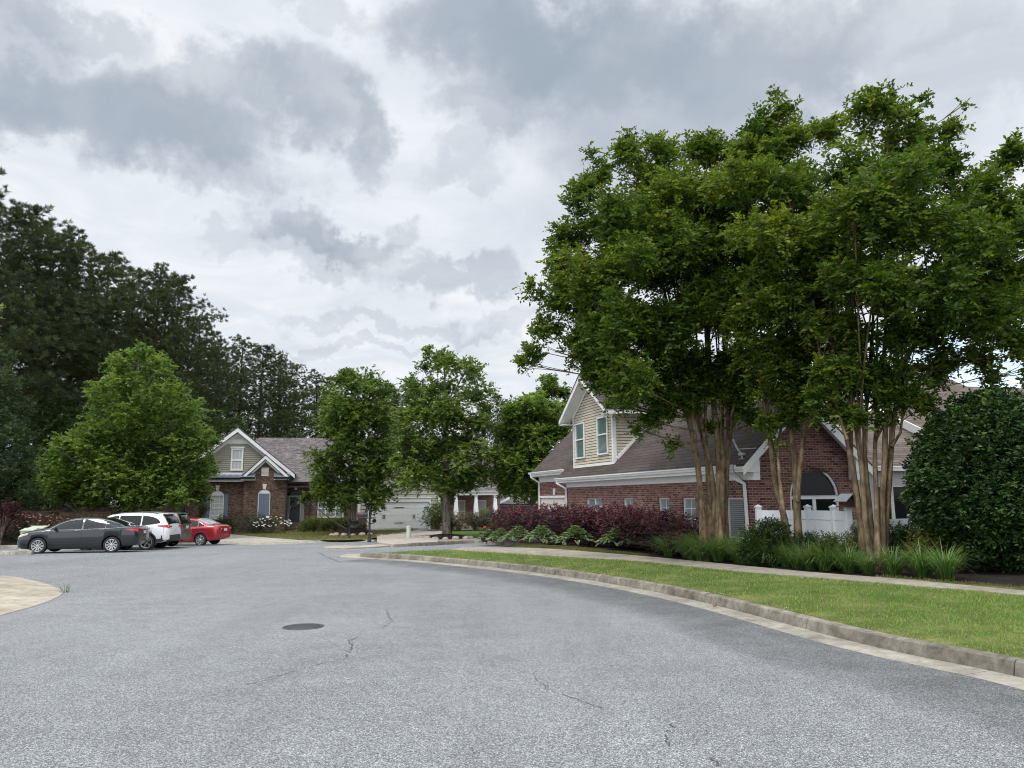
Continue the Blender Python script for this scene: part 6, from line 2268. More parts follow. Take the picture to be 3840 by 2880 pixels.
for (u, off, s) in [(2455, .9, .9), (2490, .5, .95), (2520, 1.0, 1.1), (2555, .5, 1.05), (2590, .85, 1.15), (2585, .3, 1.0), (2605, .55, 1.1), (2622, .22, 1.0), (2640, .5, 1.1), (2650, .8, 1.15), (2680, .4, 1.05), (2715, .75, 1.15), (2745, .4, 1.05), (2780, .8, 1.1), (2805, .42, 1.0)]:
    x, y = at_u(u, off)
    o = link('grass_clump', LM[rl.randrange(3)], None, (x, y, yard(x, y)), rl.uniform(0, 6))
    o.scale = (s, s, s)
    tag(o, 'arching green grass clump massed at the foot of the left crape myrtle', 'ornamental grass', 'grass border at the left crape myrtle')
for (u, off, s) in [(2850, .55, 1.0), (2890, .5, 1.05), (2935, .55, 1.0), (2980, .45, .9), (3025, .4, .95), (3060, .5, 1.0), (3100, .45, .95), (3135, .6, .8)]:
    x, y = at_u(u, off)
    o = link('grass_clump', LM[rl.randrange(3)], None, (x, y, yard(x, y)), rl.uniform(0, 6))
    o.scale = (s, s, s)
    tag(o, 'arching green grass clump in the row at the foot of the middle crape myrtle', 'ornamental grass', 'grass border at the middle crape myrtle')
for (u, off, s, lab) in [(3190, .45, .85, 'thin grass clump just left of the right crape myrtle stems'), (3236, .40, .75, 'sparse grass clump in front of the right crape myrtle stems'), (3345, .55, .95, 'grass clump right of the right crape myrtle, by the rusty sprig'),
                          (3395, .6, .95, 'grass clump between the right crape myrtle and the golden shrub'), (3480, .55, 1.05, 'round grass clump before the golden shrub at the dark bush')]:
    x, y = at_u(u, off)
    o = link('grass_clump', LM[rl.randrange(3)], None, (x, y, yard(x, y)), rl.uniform(0, 6))
    o.scale = (s, s, s)
    tag(o, lab, 'ornamental grass', 'grass border at the right crape myrtle')

# nandina and other shrubs
def mound(name, u, v, Y, w, h, mat, label, cat='shrub', seed=1, dens=230, leaf=.06, spray=.28, val=.5, group=None, n=26, zfun=None, per=12, **kw):
    rng = np.random.default_rng(seed)
    p = px(u, v, Y)
    z = (zfun or yard)(p.x, p.y)
    r = min(w, h) * .36
    bl = shell_blobs(rng, (p.x, p.y, z + h * .42), w / 2 - r * .3, w / 2 - r * .3, h * .55, n, r, val)
    kw.setdefault('up', .5)
    return blob_plant(name, (p.x, p.y, z), bl, mat, label, cat, group, seed, dens, spray, per, leaf, .42, **kw)
mound('nandina_shrub', 2888, 2050, 17.9, 1.2, .92, 'leaf_nandina_dark', 'dense green shrub before the left end of the white fence', seed=101, leaf=.07, group='shrubs before the white fence')
mound('nandina_shrub', 3060, 2060, 17.2, 1.1, .72, 'leaf_nandina_dark', 'dark green shrub before the fence, right of the slim trunks', seed=102, group='shrubs before the white fence')
mound('nandina_shrub', 3128, 2080, 16.4, 1.0, .62, 'leaf_nandina', 'bronze tipped shrub before the fence, below the bird house', seed=103, group='shrubs before the white fence')
mound('nandina_shrub', 3228, 2070, 17.0, .8, .72, 'leaf_nandina', 'thin bronze shrub half hidden by the right crape myrtle stems', seed=104, group='shrubs before the white fence', dens=80)
mound('nandina_shrub', 3405, 2060, 16.6, 1.1, .74, 'leaf_nandina_dark', 'dim green shrub left of the dark oval bush', seed=105, group='shrubs before the white fence')
mound('nandina_shrub', 3500, 2090, 15.4, 1.0, .72, 'leaf_nandina', 'golden green shrub touching the dark oval bush', seed=106, group='shrubs before the white fence', val=.68)
mound('rusty_sprig', 3310, 2140, 15.2, .34, .42, 'leaf_autumn', 'small rust red sprig at the foot of the right crape myrtle', seed=107, n=6, dens=160, leaf=.05, spray=.16)
mound('low_weed', 3520, 2140, 15.0, .5, .22, 'leaf_dark', 'low dark weed in the mulch under the oval bush', seed=108, n=6)

# ------------------------------------------------------------------ white vinyl fence and bird house
def fence():
    zt = [px(2843, 1911, 19.4), px(3029, 1913.5, 18.9), px(3126, 1915, 18.0), px(3180, 1921, 17.3)]
    base = Vector((zt[0].x, zt[0].y, yard(zt[0].x, zt[0].y) - .1))
    T = empty('vinyl_fence', base, 0, 'white vinyl privacy fence stepping round below the arched window', 'fence')
    Z = sum(p.z for p in zt) / 4
    def post(p, top):
        mb = MB(Matrix.Translation(Vector((p.x, p.y, 0)) - Vector((base.x, base.y, base.z))))
        z0 = yard(p.x, p.y) - .15
        mb.box(-.065, .065, -.065, .065, z0, top + .07)
        o = mb.build('post', 'vinyl', T)
        if top == Z + .02: return o
        cb = MB(mb.M)
        cb.box(-.08, .08, -.08, .08, top + .07, top + .10)
        q = [(-.08, -.08, top + .10), (.08, -.08, top + .10), (.08, .08, top + .10), (-.08, .08, top + .10), (0, 0, top + .15)]
        cb.add(q, [(0, 1, 4), (1, 2, 4), (2, 3, 4), (3, 0, 4)])
        cb.build('cap', 'vinyl', o)
        return o
    def panel(a, b, top):
        a, b = Vector((a.x, a.y, 0)), Vector((b.x, b.y, 0))
        d = (b - a); ln = d.length; d /= ln
        mt = Matrix.Translation(a - Vector((base.x, base.y, base.z))) @ Matrix.Rotation(math.atan2(d.y, d.x), 4, 'Z')
        mb = MB(mt)
        z0 = yard(a.x, a.y) - .1
        mb.box(.06, ln - .06, -.03, .03, top - .22, top)
        mb.box(.06, ln - .06, -.03, .03, z0, z0 + .25)
        n = int((ln - .12) / .18)
        w = (ln - .12) / n
        for i in range(n):
            mb.box(.06 + i * w + .004, .06 + (i + 1) * w - .004, -.018, .018, z0 + .25, top - .226)
        mb.build('fence_panel', 'vinyl', T)
    for i in range(4):
        post(zt[i], Z if i < 3 else Z + .02)
    for a, b in zip(zt[:-1], zt[1:]): panel(a, b, Z)
    # lower run on the right
    lo = [px(3186, 1951, 17.35), px(3420, 1952, 18.3), px(3640, 1953, 19.2)]
    zl = lo[0].z
    panel(lo[0], lo[1], zl); panel(lo[1], lo[2], zl); post(lo[1], zl - .02)
    return zt[3], Z
fp, fz = fence()
bt = empty('bird_house', (fp.x, fp.y, fz + .095), .5, 'brown bird house with pale tin roof on the fence corner post', 'bird house')
mb = MB()
mb.box(-.20, .20, -.15, .15, 0, .025)
mb.build('base', 'wood_brown', bt)
mb = MB()
mb.prism([(-.12, -.10, .025), (.12, -.10, .025), (.15, -.10, .17), (0, -.10, .27), (-.15, -.10, .17)], (0, .2, 0))
mb.build('box', 'wood_brown', bt)
mb = MB()
mb.prism([(-.25, -.17, .12), (0, -.17, .29), (0, -.17, .305), (-.26, -.17, .132)], (0, .34, 0))
mb.prism([(.25, -.17, .12), (.26, -.17, .132), (0, -.17, .305), (0, -.17, .29)], (0, .34, 0))
mb.build('roof', 'tin', bt)

# ------------------------------------------------------------------ things across the street
lz = lambda x, y: g(y) + .13
def bush(u, v, Y, w, h, mat, label, seed, name='round_bush', group=None, cat='bush', **kw):
    kw.setdefault('leaf', .10); kw.setdefault('dens', 75); kw.setdefault('spray', .25); kw.setdefault('per', 9)
    return mound(name, u, v, Y, w, h, mat, label, cat, seed, group=group, zfun=lz, **kw)
G1 = 'clipped bushes below the triple window'
for k, (u, w, h, lab) in enumerate([(1145, 1.35, 1.0, 'clipped round green bush nearest the front door'), (1178, 1.6, 1.05, 'second clipped bush from the front door'), (1218, 1.5, 1.0, 'third clipped bush from the front door'),
                                    (1256, 1.5, 1.0, 'fourth clipped bush, just right of the dip in the row'), (1292, 1.5, 1.0, 'clipped bush nearest the grey maple trunk')]):
    bush(u, 1985, 55.5, w, h, 'leaf_box', lab, 120 + k, group=G1, val=.55, n=22)
bush(842, 1985, 54.5, 2.0, 1.2, 'leaf_nandina_dark', 'dark green shrub under the left arched window', 130, name='shrub', cat='shrub')
bush(940, 1988, 55, 3.0, 1.35, 'leaf_grey', 'wide grey green shrub left of the white roses', 131, name='shrub', cat='shrub')
bush(760, 1965, 54, 1.0, 2.6, 'leaf_nandina', 'small pointed golden conifer at the house corner behind the red car', 132, name='conifer_shrub', cat='conifer', n=18)
bush(1640, 1975, 57, 2.6, 1.9, 'leaf_box', 'rounded green bush between the garage door and the maple trunk', 133, val=.42)
bush(1718, 1985, 56, 2.5, 1.3, 'leaf_autumn', 'hydrangea with faded rusty flower heads below the porch', 134, name='hydrangea', cat='shrub', val=.55)
bush(1780, 1985, 56.5, 1.8, 1.2, 'leaf_grey', 'silvery feathery shrub in the middle below the porch', 135, name='shrub', cat='shrub')
bush(1812, 1975, 57, 2.6, 1.5, 'leaf_nandina', 'yellow green shrub below the second porch column', 136, name='shrub', cat='shrub', val=.8)
bush(1838, 1985, 55.5, 2.0, 1.3, 'leaf_grey', 'silvery feathery shrub before the right porch column', 137, name='shrub', cat='shrub')
bush(1866, 1985, 54, 1.3, 1.1, 'leaf_autumn', 'small rusty shrub beside the plum hedge\'s far end', 138, name='shrub', cat='shrub')
bush(1345, 1992, 53, 1.5, .7, 'leaf_nandina', 'low leafy plant behind the mailboxes by the drive', 139, name='shrub', cat='shrub')
bush(1688, 2000, 45.2, .7, 1.2, 'leaf_nandina_dark', 'grassy shoots beside the maple trunk by the porch lawn', 140, name='shrub', cat='shrub')

def flowers(name, u, v, Y, w, h, mat, fl, label, seed, nf, fs=.05, zfun=lz, val=.5):
    T = mound(name, u, v, Y, w, h, mat, label, 'rose bush', seed, zfun=zfun, dens=60, leaf=.08, spray=.25)
    p = T.location
    rng = np.random.default_rng(seed)
    fm = MB()
    fm.lathe([(0, -fs * .4), (fs, 0), (fs * .7, fs * .5), (0, fs * .5)], 6)
    fme = fm.mesh('bloom', fl, uv=False)
    for i in range(nf):
        d = rng.normal(size=3); d /= np.linalg.norm(d); d[2] = abs(d[2]); d[1] = -abs(d[1]) if rng.random() < .7 else d[1]
        c = Vector((d[0] * w * .54, d[1] * w * .54, h * .42 + d[2] * h * .62))
        o = link('bloom', fme, T, c, rng.uniform(0, 6))
        o.scale = [rng.uniform(.7, 1.2)] * 3
    return T
flowers('rose_bush', 1022, 1985, 54.5, 2.6, 1.15, 'leaf_nandina_dark', 'flower_white', 'white flowering rose bush at the corner of the brick bay', 141, 70, .075)
bk = lambda x, y: bank_z(x, y)
flowers('rose_bush', 150, 1975, 40, 2.6, 1.25, 'leaf_autumn', 'flower_pink', 'rose bush with the thickest pink bloom on the mulch bank', 142, 60, .06, bk)
flowers('rose_bush', 70, 1975, 39.5, 2.2, 1.3, 'leaf_nandina_dark', 'flower_pink', 'sparser pink rose bush left of the thick pink bloom', 143, 16, .06, bk)
flowers('rose_bush', 215, 1970, 40.5, 2.2, 1.0, 'leaf_autumn', 'flower_pink', 'low rusty rose bush right of the thick pink bloom', 144, 10, .06, bk)
mound('plum_shrub', 8, 1960, 38, 1.5, 2.3, 'leaf_plum', 'dim plum shrub at the left edge under the cedar', 'shrub', 145, zfun=bk, dens=60, leaf=.1)
# timber retaining wall, two tiers
for (u0, u1, v0, v1, Y, lab) in ((225, 420, 1934, 1921, 44.5, 'lower weathered timber of the low retaining wall on the mulch bank'), (296, 446, 1922, 1902, 45.5, 'upper weathered timber tier of the retaining wall')):
    a, b = px(u0, v0, Y), px(u1, v0, Y)
    hh = px(u0, v1, Y).z - a.z
    T = empty('retaining_wall', a, 0, lab, 'retaining wall')
    for k in range(2):
        mb = MB()
        mb.box(0, (b - a).length, -.12, .12, -.5 if k == 0 else hh * .5 + .004, hh * .5 - .004 if k == 0 else hh)
        mb.build('timber_beam', 'timber', T, uv=False)
# pale utility boxes behind the dark car's bonnet
for (u, v, Y, w, lab) in ((104, 2052, 34.3, .5, 'squat pale green utility box before the dark car\'s bonnet'), (137, 2040, 36.0, .62, 'second pale utility box showing over the dark car\'s bonnet')):
    p = px(u, v, Y); z0 = bank_z(p.x, p.y) - .05
    zt2 = px(u, 1981 if w < .6 else 1973, Y).z
    T = empty('utility_box', (p.x, p.y, z0), .2, lab, 'utility box')
    mb = MB(); mb.box(-w / 2, w / 2, -w / 2, w / 2, 0, zt2 - z0 - .12); mb.build('cabinet', 'box_green', T)
    mb = MB(); mb.prism([(-w / 2 - .03, -w / 2 - .03, zt2 - z0 - .12), (w / 2 + .03, -w / 2 - .03, zt2 - z0 - .12), (w / 2 + .03, w / 2 + .03, zt2 - z0 - .03), (-w / 2 - .03, w / 2 + .03, zt2 - z0 - .03)], (0, 0, .04)); mb.build('lid', 'box_green', T)

# mailboxes on black posts
def mailbox(u, v, Y, hpost, label, yaw, s=1.0, fancy=True, dz=0.08, paper=False):
    p = ong(u, v) if Y is None else px(u, v, Y)
    z = g(p.y) + dz
    T = empty('mailbox', (p.x, p.y, z), yaw, label, 'mailbox', 'mailboxes by the drive')
    T.scale = (s, s, s)
    mb = MB()
    mb.lathe([(.10, 0), (.10, .10), (.07, .14), (.075, .32), (.06, .36), (.048, .40), (.048, hpost - .1), (.06, hpost - .08), (.045, hpost - .04), (.03, hpost), (.05, hpost + .04), (.035, hpost + .10), (.01, hpost + .15), (0, hpost + .20)], 12)
    mb.build('post', 'black', T)
    mb = MB()
    zb = hpost - .42
    n = 10
    prof = [(-.10, 0), (.10, 0), (.10, .14)] + [(.10 * math.cos(t), .14 + .10 * math.sin(t)) for t in np.linspace(.3, math.pi - .3, n)] + [(-.10, .14)]
    A = [(x0, y, zb + z_) for x0 in (-.62,) for y, z_ in prof]
    mb.prism(A, (.52, 0, 0))
    mb.build('box', 'black', T)
    mb = MB(); mb.prism([(-.635, y * 1.06, zb + z_ * 1.03 - .004) for y, z_ in prof], (.014, 0, 0)); mb.build('door', 'black', T)
    mb = MB(); mb.box(-.50, -.44, -.125, -.112, zb + .10, zb + .125); mb.box(-.50, -.34, -.125, -.112, zb + .125, zb + .15); mb.build('flag', 'tail_red', T)
    mb = MB(); mb.box(-.6, .3, -.03, .03, zb - .06, zb - .01); mb.tube([(-.35, 0, zb - .05), (-.15, 0, zb - .16), (-.02, 0, zb - .34)], .018, 6); mb.build('bracket', 'black', T)
    if paper:
        mb = MB(); mb.lathe([(.10, -.2), (.10, .2)], 14, (.22, 0, zb - .18), axis='y'); mb.lathe([(0, .18), (.095, .18)], 14, (.22, 0, zb - .18), axis='y'); mb.build('newspaper_tube', 'black', T)
        mb = MB(); mb.tube([(.13 + .085 * math.cos(t), -.02, zb + .06 + .085 * math.sin(t)) for t in np.linspace(0, 6.283, 16)], .014, 5); mb.build('scroll', 'black', T)
    return T
mailbox(1385, 2036, None, 1.62, 'tall black mailbox post with newspaper tube and finial by the drive', .12, 1.12, dz=.06, paper=True)
mailbox(1309, 2027, None, 1.35, 'shorter black mailbox in front of the mulched maple', -2.4, .95, dz=.1)
# pale service bollard
p = ong(1532, 2033)
T = empty('service_bollard', (p.x, p.y, g(p.y) + .08), 0, 'pale plastic service post standing in the drive mouth', 'bollard')
hb = px(1532, 1972, p.y).z - g(p.y) - .08
mb = MB(); mb.lathe([(.20, 0), (.20, .07), (.17, .09)], 12); mb.build('foot', 'pedestal', T)
mb = MB(); mb.lathe([(.13, .08), (.13, hb - .03)], 14); mb.build('shaft', 'pedestal', T)
mb = MB(); mb.lathe([(.145, hb - .05), (.145, hb - .01), (.10, hb), (0, hb)], 14); mb.build('cap', 'pedestal', T)
# mulch rings with edging stones
def ring(u, Y, rad, h, label, rocks, seed):
    p = px(u, 2000, Y)
    z = g(p.y) + .10
    T = empty('tree_ring', (p.x, p.y, z), 0, label, 'tree ring')
    mb = MB(); r = random.Random(seed)
    rings = [(rad * 1.01, -.3), (rad, .0), (rad * .9, h * .45), (rad * .6, h * .8), (rad * .25, h), (0, h)]
    mb.lathe([(a * 1.0, b) for a, b in rings], 20)
    mb.v = [q + Vector((r.uniform(-.03, .03), r.uniform(-.03, .03), r.uniform(-.02, .02))) for q in mb.v]
    mb.build('mulch_mound', 'mulch', T, uv=False)
    for a in rocks:
        rb = MB()
        s = r.uniform(.16, .24)
        c = Vector((rad * 1.02 * math.cos(a), rad * 1.02 * math.sin(a), s * .4))
        vs = []
        for i in range(6):
            for j in range(8):
                th = math.pi * (i + .5) / 6; ph = 2 * math.pi * j / 8
                k = r.uniform(.85, 1.1)
                vs.append(c + Vector((math.sin(th) * math.cos(ph) * s * 1.15 * k, math.sin(th) * math.sin(ph) * s * k, math.cos(th) * s * .75 * k)))
        fs = [(i * 8 + j, i * 8 + (j + 1) % 8, (i + 1) * 8 + (j + 1) % 8, (i + 1) * 8 + j) for i in range(5) for j in range(8)] + [list(range(8)), [40 + j for j in range(8)][::-1]]
        rb.add(vs, fs, 0, True)
        rb.build('edging_stone', 'rock', T, uv=False)
ring(1323, 50.4, 1.45, .45, 'black mulch mound with edging stones round the narrow maple', [-2.5, -2.15, -1.75, -1.35, -.95, -.5], 3)
ring(1672, 44.2, 1.45, .28, 'black mulch ring with flat stones round the thick grey maple trunk', [-2.7, -2.3, -1.9, -1.5, -1.1, -.6, -.2], 4)
# flower pot at the end of the hosta row
p = px(1817, 2018, 37.6)
T = empty('flower_pot', (p.x, p.y, g(p.y) + .16), 0, 'black pot with red and white flowers beside the leftmost hosta', 'flower pot')
mb = MB(); mb.lathe([(.13, 0), (.24, .30), (.27, .40), (.27, .44), (.23, .44), (.2, .36), (0, .36)], 16); mb.build('pot', 'black', T)
rng = np.random.default_rng(9)
a = crown_leaves(rng, [(np.array((0, 0, .52)), .22, .6)], 500, .15, 8, .06)
link('foliage', leafmesh('foliage', a[0], a[1], a[2], a[3], a[4], 'leaf_box', a[5]), T)
mb = MB()
for k in range(5):
    t = rl.uniform(0, 6.28); q = rl.uniform(0, .09)
    mb = MB(); mb.lathe([(0, -.03), (.045, 0), (.03, .04), (0, .04)], 7, (q * math.cos(t), q * math.sin(t), .62 + rl.uniform(0, .10)))
    mb.build('bloom', 'flower_red', T, uv=False)

# ------------------------------------------------------------------ road details
def manhole():
    p = ong(1137, 2351)
    T = empty('manhole_cover', (p.x, p.y, g(p.y) + .004), .2, 'dark round manhole cover set in the asphalt of the road', 'manhole')
    sl = math.atan2(g(p.y + 1) - g(p.y - 1), 2)
    T.rotation_euler = (sl, 0, 0)
    T.scale = (.88, .88, 1)
    mb = MB(); mb.lathe([(.345, -.01), (.345, .004), (.315, .005), (.312, -.01)], 40); mb.build('rim', 'iron', T)
    mb = MB(); mb.lathe([(.308, -.01), (.308, .003), (0, .003)], 40)
    mb.build('lid', 'iron', T)
    mb = MB()
    for i in range(-4, 5):
        for j in range(-4, 5):
            if i * i + j * j < 20:
                mb.box(i * .065 - .02, i * .065 + .02, j * .065 - .012, j * .065 + .012, .0032, .007)
    mb.build('tread', 'iron', T)
manhole()

def crack(pts, w, seed, mat='crack', kindname='crack'):
    r = random.Random(seed)
    P = [ong(u * 1.736, v * 1.736) for u, v in pts]
    Q = []
    for a, b in zip(P[:-1], P[1:]):
        n = max(2, int((b - a).length / .06))
        for i in range(n):
            q = a.lerp(b, i / n)
            Q.append(Vector((q.x + r.gauss(0, .018), q.y + r.gauss(0, .022), 0)))
    Q.append(P[-1])
    mb = MB()
    for i in range(len(Q) - 1):
        if r.random() < .10: continue
        a, b = Q[i], Q[i + 1]
        d = (b - a); d.z = 0
        if d.length < 1e-4: continue
        d.normalize()
        s = Vector((-d.y, d.x, 0))
        wa, wb_ = w * r.uniform(.25, 1.0), w * r.uniform(.25, 1.0)
        q = [a - s * wa, a + s * wa, b + s * wb_, b - s * wb_]
        mb.poly([(p.x, p.y, g(p.y) + .004) for p in q])
    return tag(mb.build('crack', mat, uv=False), kind='structure')
crack([(835, 1318), (838, 1330), (846, 1342), (832, 1352), (826, 1360)], .010, 1)
crack([(772, 1376), (755, 1384), (764, 1398), (752, 1412), (745, 1424)], .011, 2)
crack([(745, 1424), (700, 1432), (640, 1448), (570, 1470), (490, 1492), (420, 1510)], .006, 3)
crack([(745, 1424), (800, 1418), (880, 1432), (960, 1440), (1060, 1450)], .004, 4)
crack([(1150, 1440), (1158, 1470), (1185, 1490), (1225, 1505), (1300, 1530)], .006, 5)
crack([(1448, 1560), (1452, 1578), (1440, 1590), (1446, 1612)], .008, 6)
crack([(1548, 1624), (1540, 1640), (1550, 1656)], .010, 7)
crack([(140, 1306), (230, 1308), (330, 1306), (400, 1304), (540, 1303)], .008, 8)
crack([(600, 1278), (640, 1272), (690, 1270)], .006, 9)
crack([(735, 1215), (700, 1200), (690, 1194)], .03, 10)
crack([(720, 1330), (745, 1312), (742, 1300)], .005, 11)
# loose leaf in the gutter, weed at the apron's tip, small litter
p = ong(2705, 2282)
T = empty('dead_leaf', (p.x - .1, p.y - .02, g(p.y) + .03), .4, 'curled brown dead leaf lying in the gutter', 'leaf')
mb = MB(); mb.add([(-.06, 0, .0), (0, -.035, .02), (.07, .0, .035), (0, .04, .03), (-.02, -.05, .05), (-.03, .05, .045)], [(0, 1, 2, 3), (0, 4, 1), (0, 3, 5)]); mb.build('blade', 'terracotta', T)
p = ong(244, 2222)
o = link('weed', blade_clump(99, 22, .30, .009), None, (p.x, p.y, g(p.y)))
tag(o, 'thin grassy weed growing at the tip of the pale concrete apron', 'weed')

# ------------------------------------------------------------------ mown grass on the verge
def grass(name, A, B, n, seed, mat, hmin, hmax, near=2.0):
    rng = np.random.default_rng(seed)
    A, B = resample(A, 200), resample(B, 200)
    cy = (A[:, 1] + B[:, 1]) / 2
    wgt = (np.linalg.norm(A - B, axis=1) + .1) / np.maximum(cy, 4) ** near
    wgt /= wgt.sum()
    idx = rng.choice(199, n, p=wgt[:199] / wgt[:199].sum())
    f = rng.random(n)[:, None]
    t = rng.random(n)[:, None]
    P = (A[idx] * (1 - f) + A[idx + 1] * f) * (1 - t) + (B[idx] * (1 - f) + B[idx + 1] * f) * t
    P[:, 2] += .005 + .02 * 4 * (t * (1 - t))[:, 0]
    D = unit(rng.normal(size=(n, 3)) * .45 + np.array((0, 0, 1.0)))
    Nn = rdir(rng, n)
    q = P[:, :2]
    pat = .5 + .28 * np.sin(q[:, 0] * 1.9 + np.sin(q[:, 1] * 1.3) * 1.4) * np.sin(q[:, 1] * 1.1 + 1.0) + .22 * np.sin(q[:, 0] * 5.1 + q[:, 1] * 3.7)
    edge = np.clip(1 - np.minimum(t[:, 0], 1 - t[:, 0]) / .16, 0, 1)
    var = np.clip(.42 + .42 * (pat - .5) + .22 * edge + rng.normal(0, .11, n), 0, 1)
    far = np.clip(P[:, 1] / 12, 1, 3)
    me = leafmesh(name, P, D, Nn, rng.uniform(hmin, hmax, n) * (1 - .2 * edge), .009 * far, mat, var)
    return tag(link(name, me), kind='stuff')
grass('grass', KBACK, SWN, 150000, 200, 'turf', .035, .075, 1.7)
for k, (P, Q) in enumerate(STRIPS):
    grass('grass', P, [tuple(q) for q in Q], 16000, 201 + k, 'turf_dull', .03, .07, 1.0)
# tufts of grass by the kerb and on the far lawns
grass('grass', [(p.x, p.y, g(p.y) + .11) for p in lawn_edge], [(q[0], q[1], q[2]) for q in back], 26000, 205, 'turf_dull', .05, .09, 1.5)
# ================================================================== cars
def crm(xs, ys, x):
    """smooth monotone-ish interpolation"""
    xs, ys = np.array(xs, float), np.array(ys, float)
    m = np.gradient(ys, xs)
    for i in range(1, len(xs) - 1):
        d0 = (ys[i] - ys[i - 1]) / (xs[i] - xs[i - 1]); d1 = (ys[i + 1] - ys[i]) / (xs[i + 1] - xs[i])
        m[i] = 0 if d0 * d1 <= 0 else 2 * d0 * d1 / (d0 + d1)
    x = np.clip(x, xs[0], xs[-1])
    i = np.clip(np.searchsorted(xs, x) - 1, 0, len(xs) - 2)
    h = xs[i + 1] - xs[i]; t = (x - xs[i]) / h
    return float((2 * t ** 3 - 3 * t ** 2 + 1) * ys[i] + (t ** 3 - 2 * t ** 2 + t) * h * m[i] + (-2 * t ** 3 + 3 * t ** 2) * ys[i + 1] + (t ** 3 - t ** 2) * h * m[i + 1])

class Car:
    """x forward, y left, z up. spec gives the side outline (top), beltline, sill, plan half width"""
    def __init__(self, sp):
        self.sp = sp
    def top(self, x): return crm(*self.sp['top'], x)
    def belt(self, x): return min(crm(*self.sp['belt'], x), self.top(x) - .012)
    def low(self, x): return crm(*self.sp['low'], x)
    def half(self, x): return crm(*self.sp['half'], x)
    def section(self, x):
        zt, zb, zl, w = self.top(x), self.belt(x), self.low(x), self.half(x)
        up = zt - zb
        wt = w - .055 - self.sp.get('tumble', .46) * up
        zm = zl + (zb - zl) * .48
        p = [(0, zl), (w - .16, zl), (w - .05, zl + .03), (w - .015, zl + .12), (w, zm), (w - .004, zb - .10), (w - .022, zb - .02), (w - .045, zb + min(.015, up * .3))]
        if up > .16:
            p += [(wt + (w - .055 - wt) * .5 + .008, zb + up * .48), (wt + .03, zt - .10), (wt - .03, zt - .035), (wt - .14, zt - .004), (wt * .4, zt + .014), (0, zt + .018)]
        else:
            k = up
            p += [(w - .075, zb + k * .45), (w - .12, zb + k * .72), (w - .19, zb + k * .9), (w - .3, zb + k * .98), (w * .4, zt + .008), (0, zt + .012)]
        return p
    def side_y(self, x, z):
        s = self.section(x)[3:11]
        ys, zs = [q[0] for q in s], [q[1] for q in s]
        return float(np.interp(z, zs, ys))
    def top_z(self, x, y):
        s = self.section(x)[8:]
        ys = [q[0] for q in s][::-1]; zs = [q[1] for q in s][::-1]
        return float(np.interp(abs(y), ys, zs))

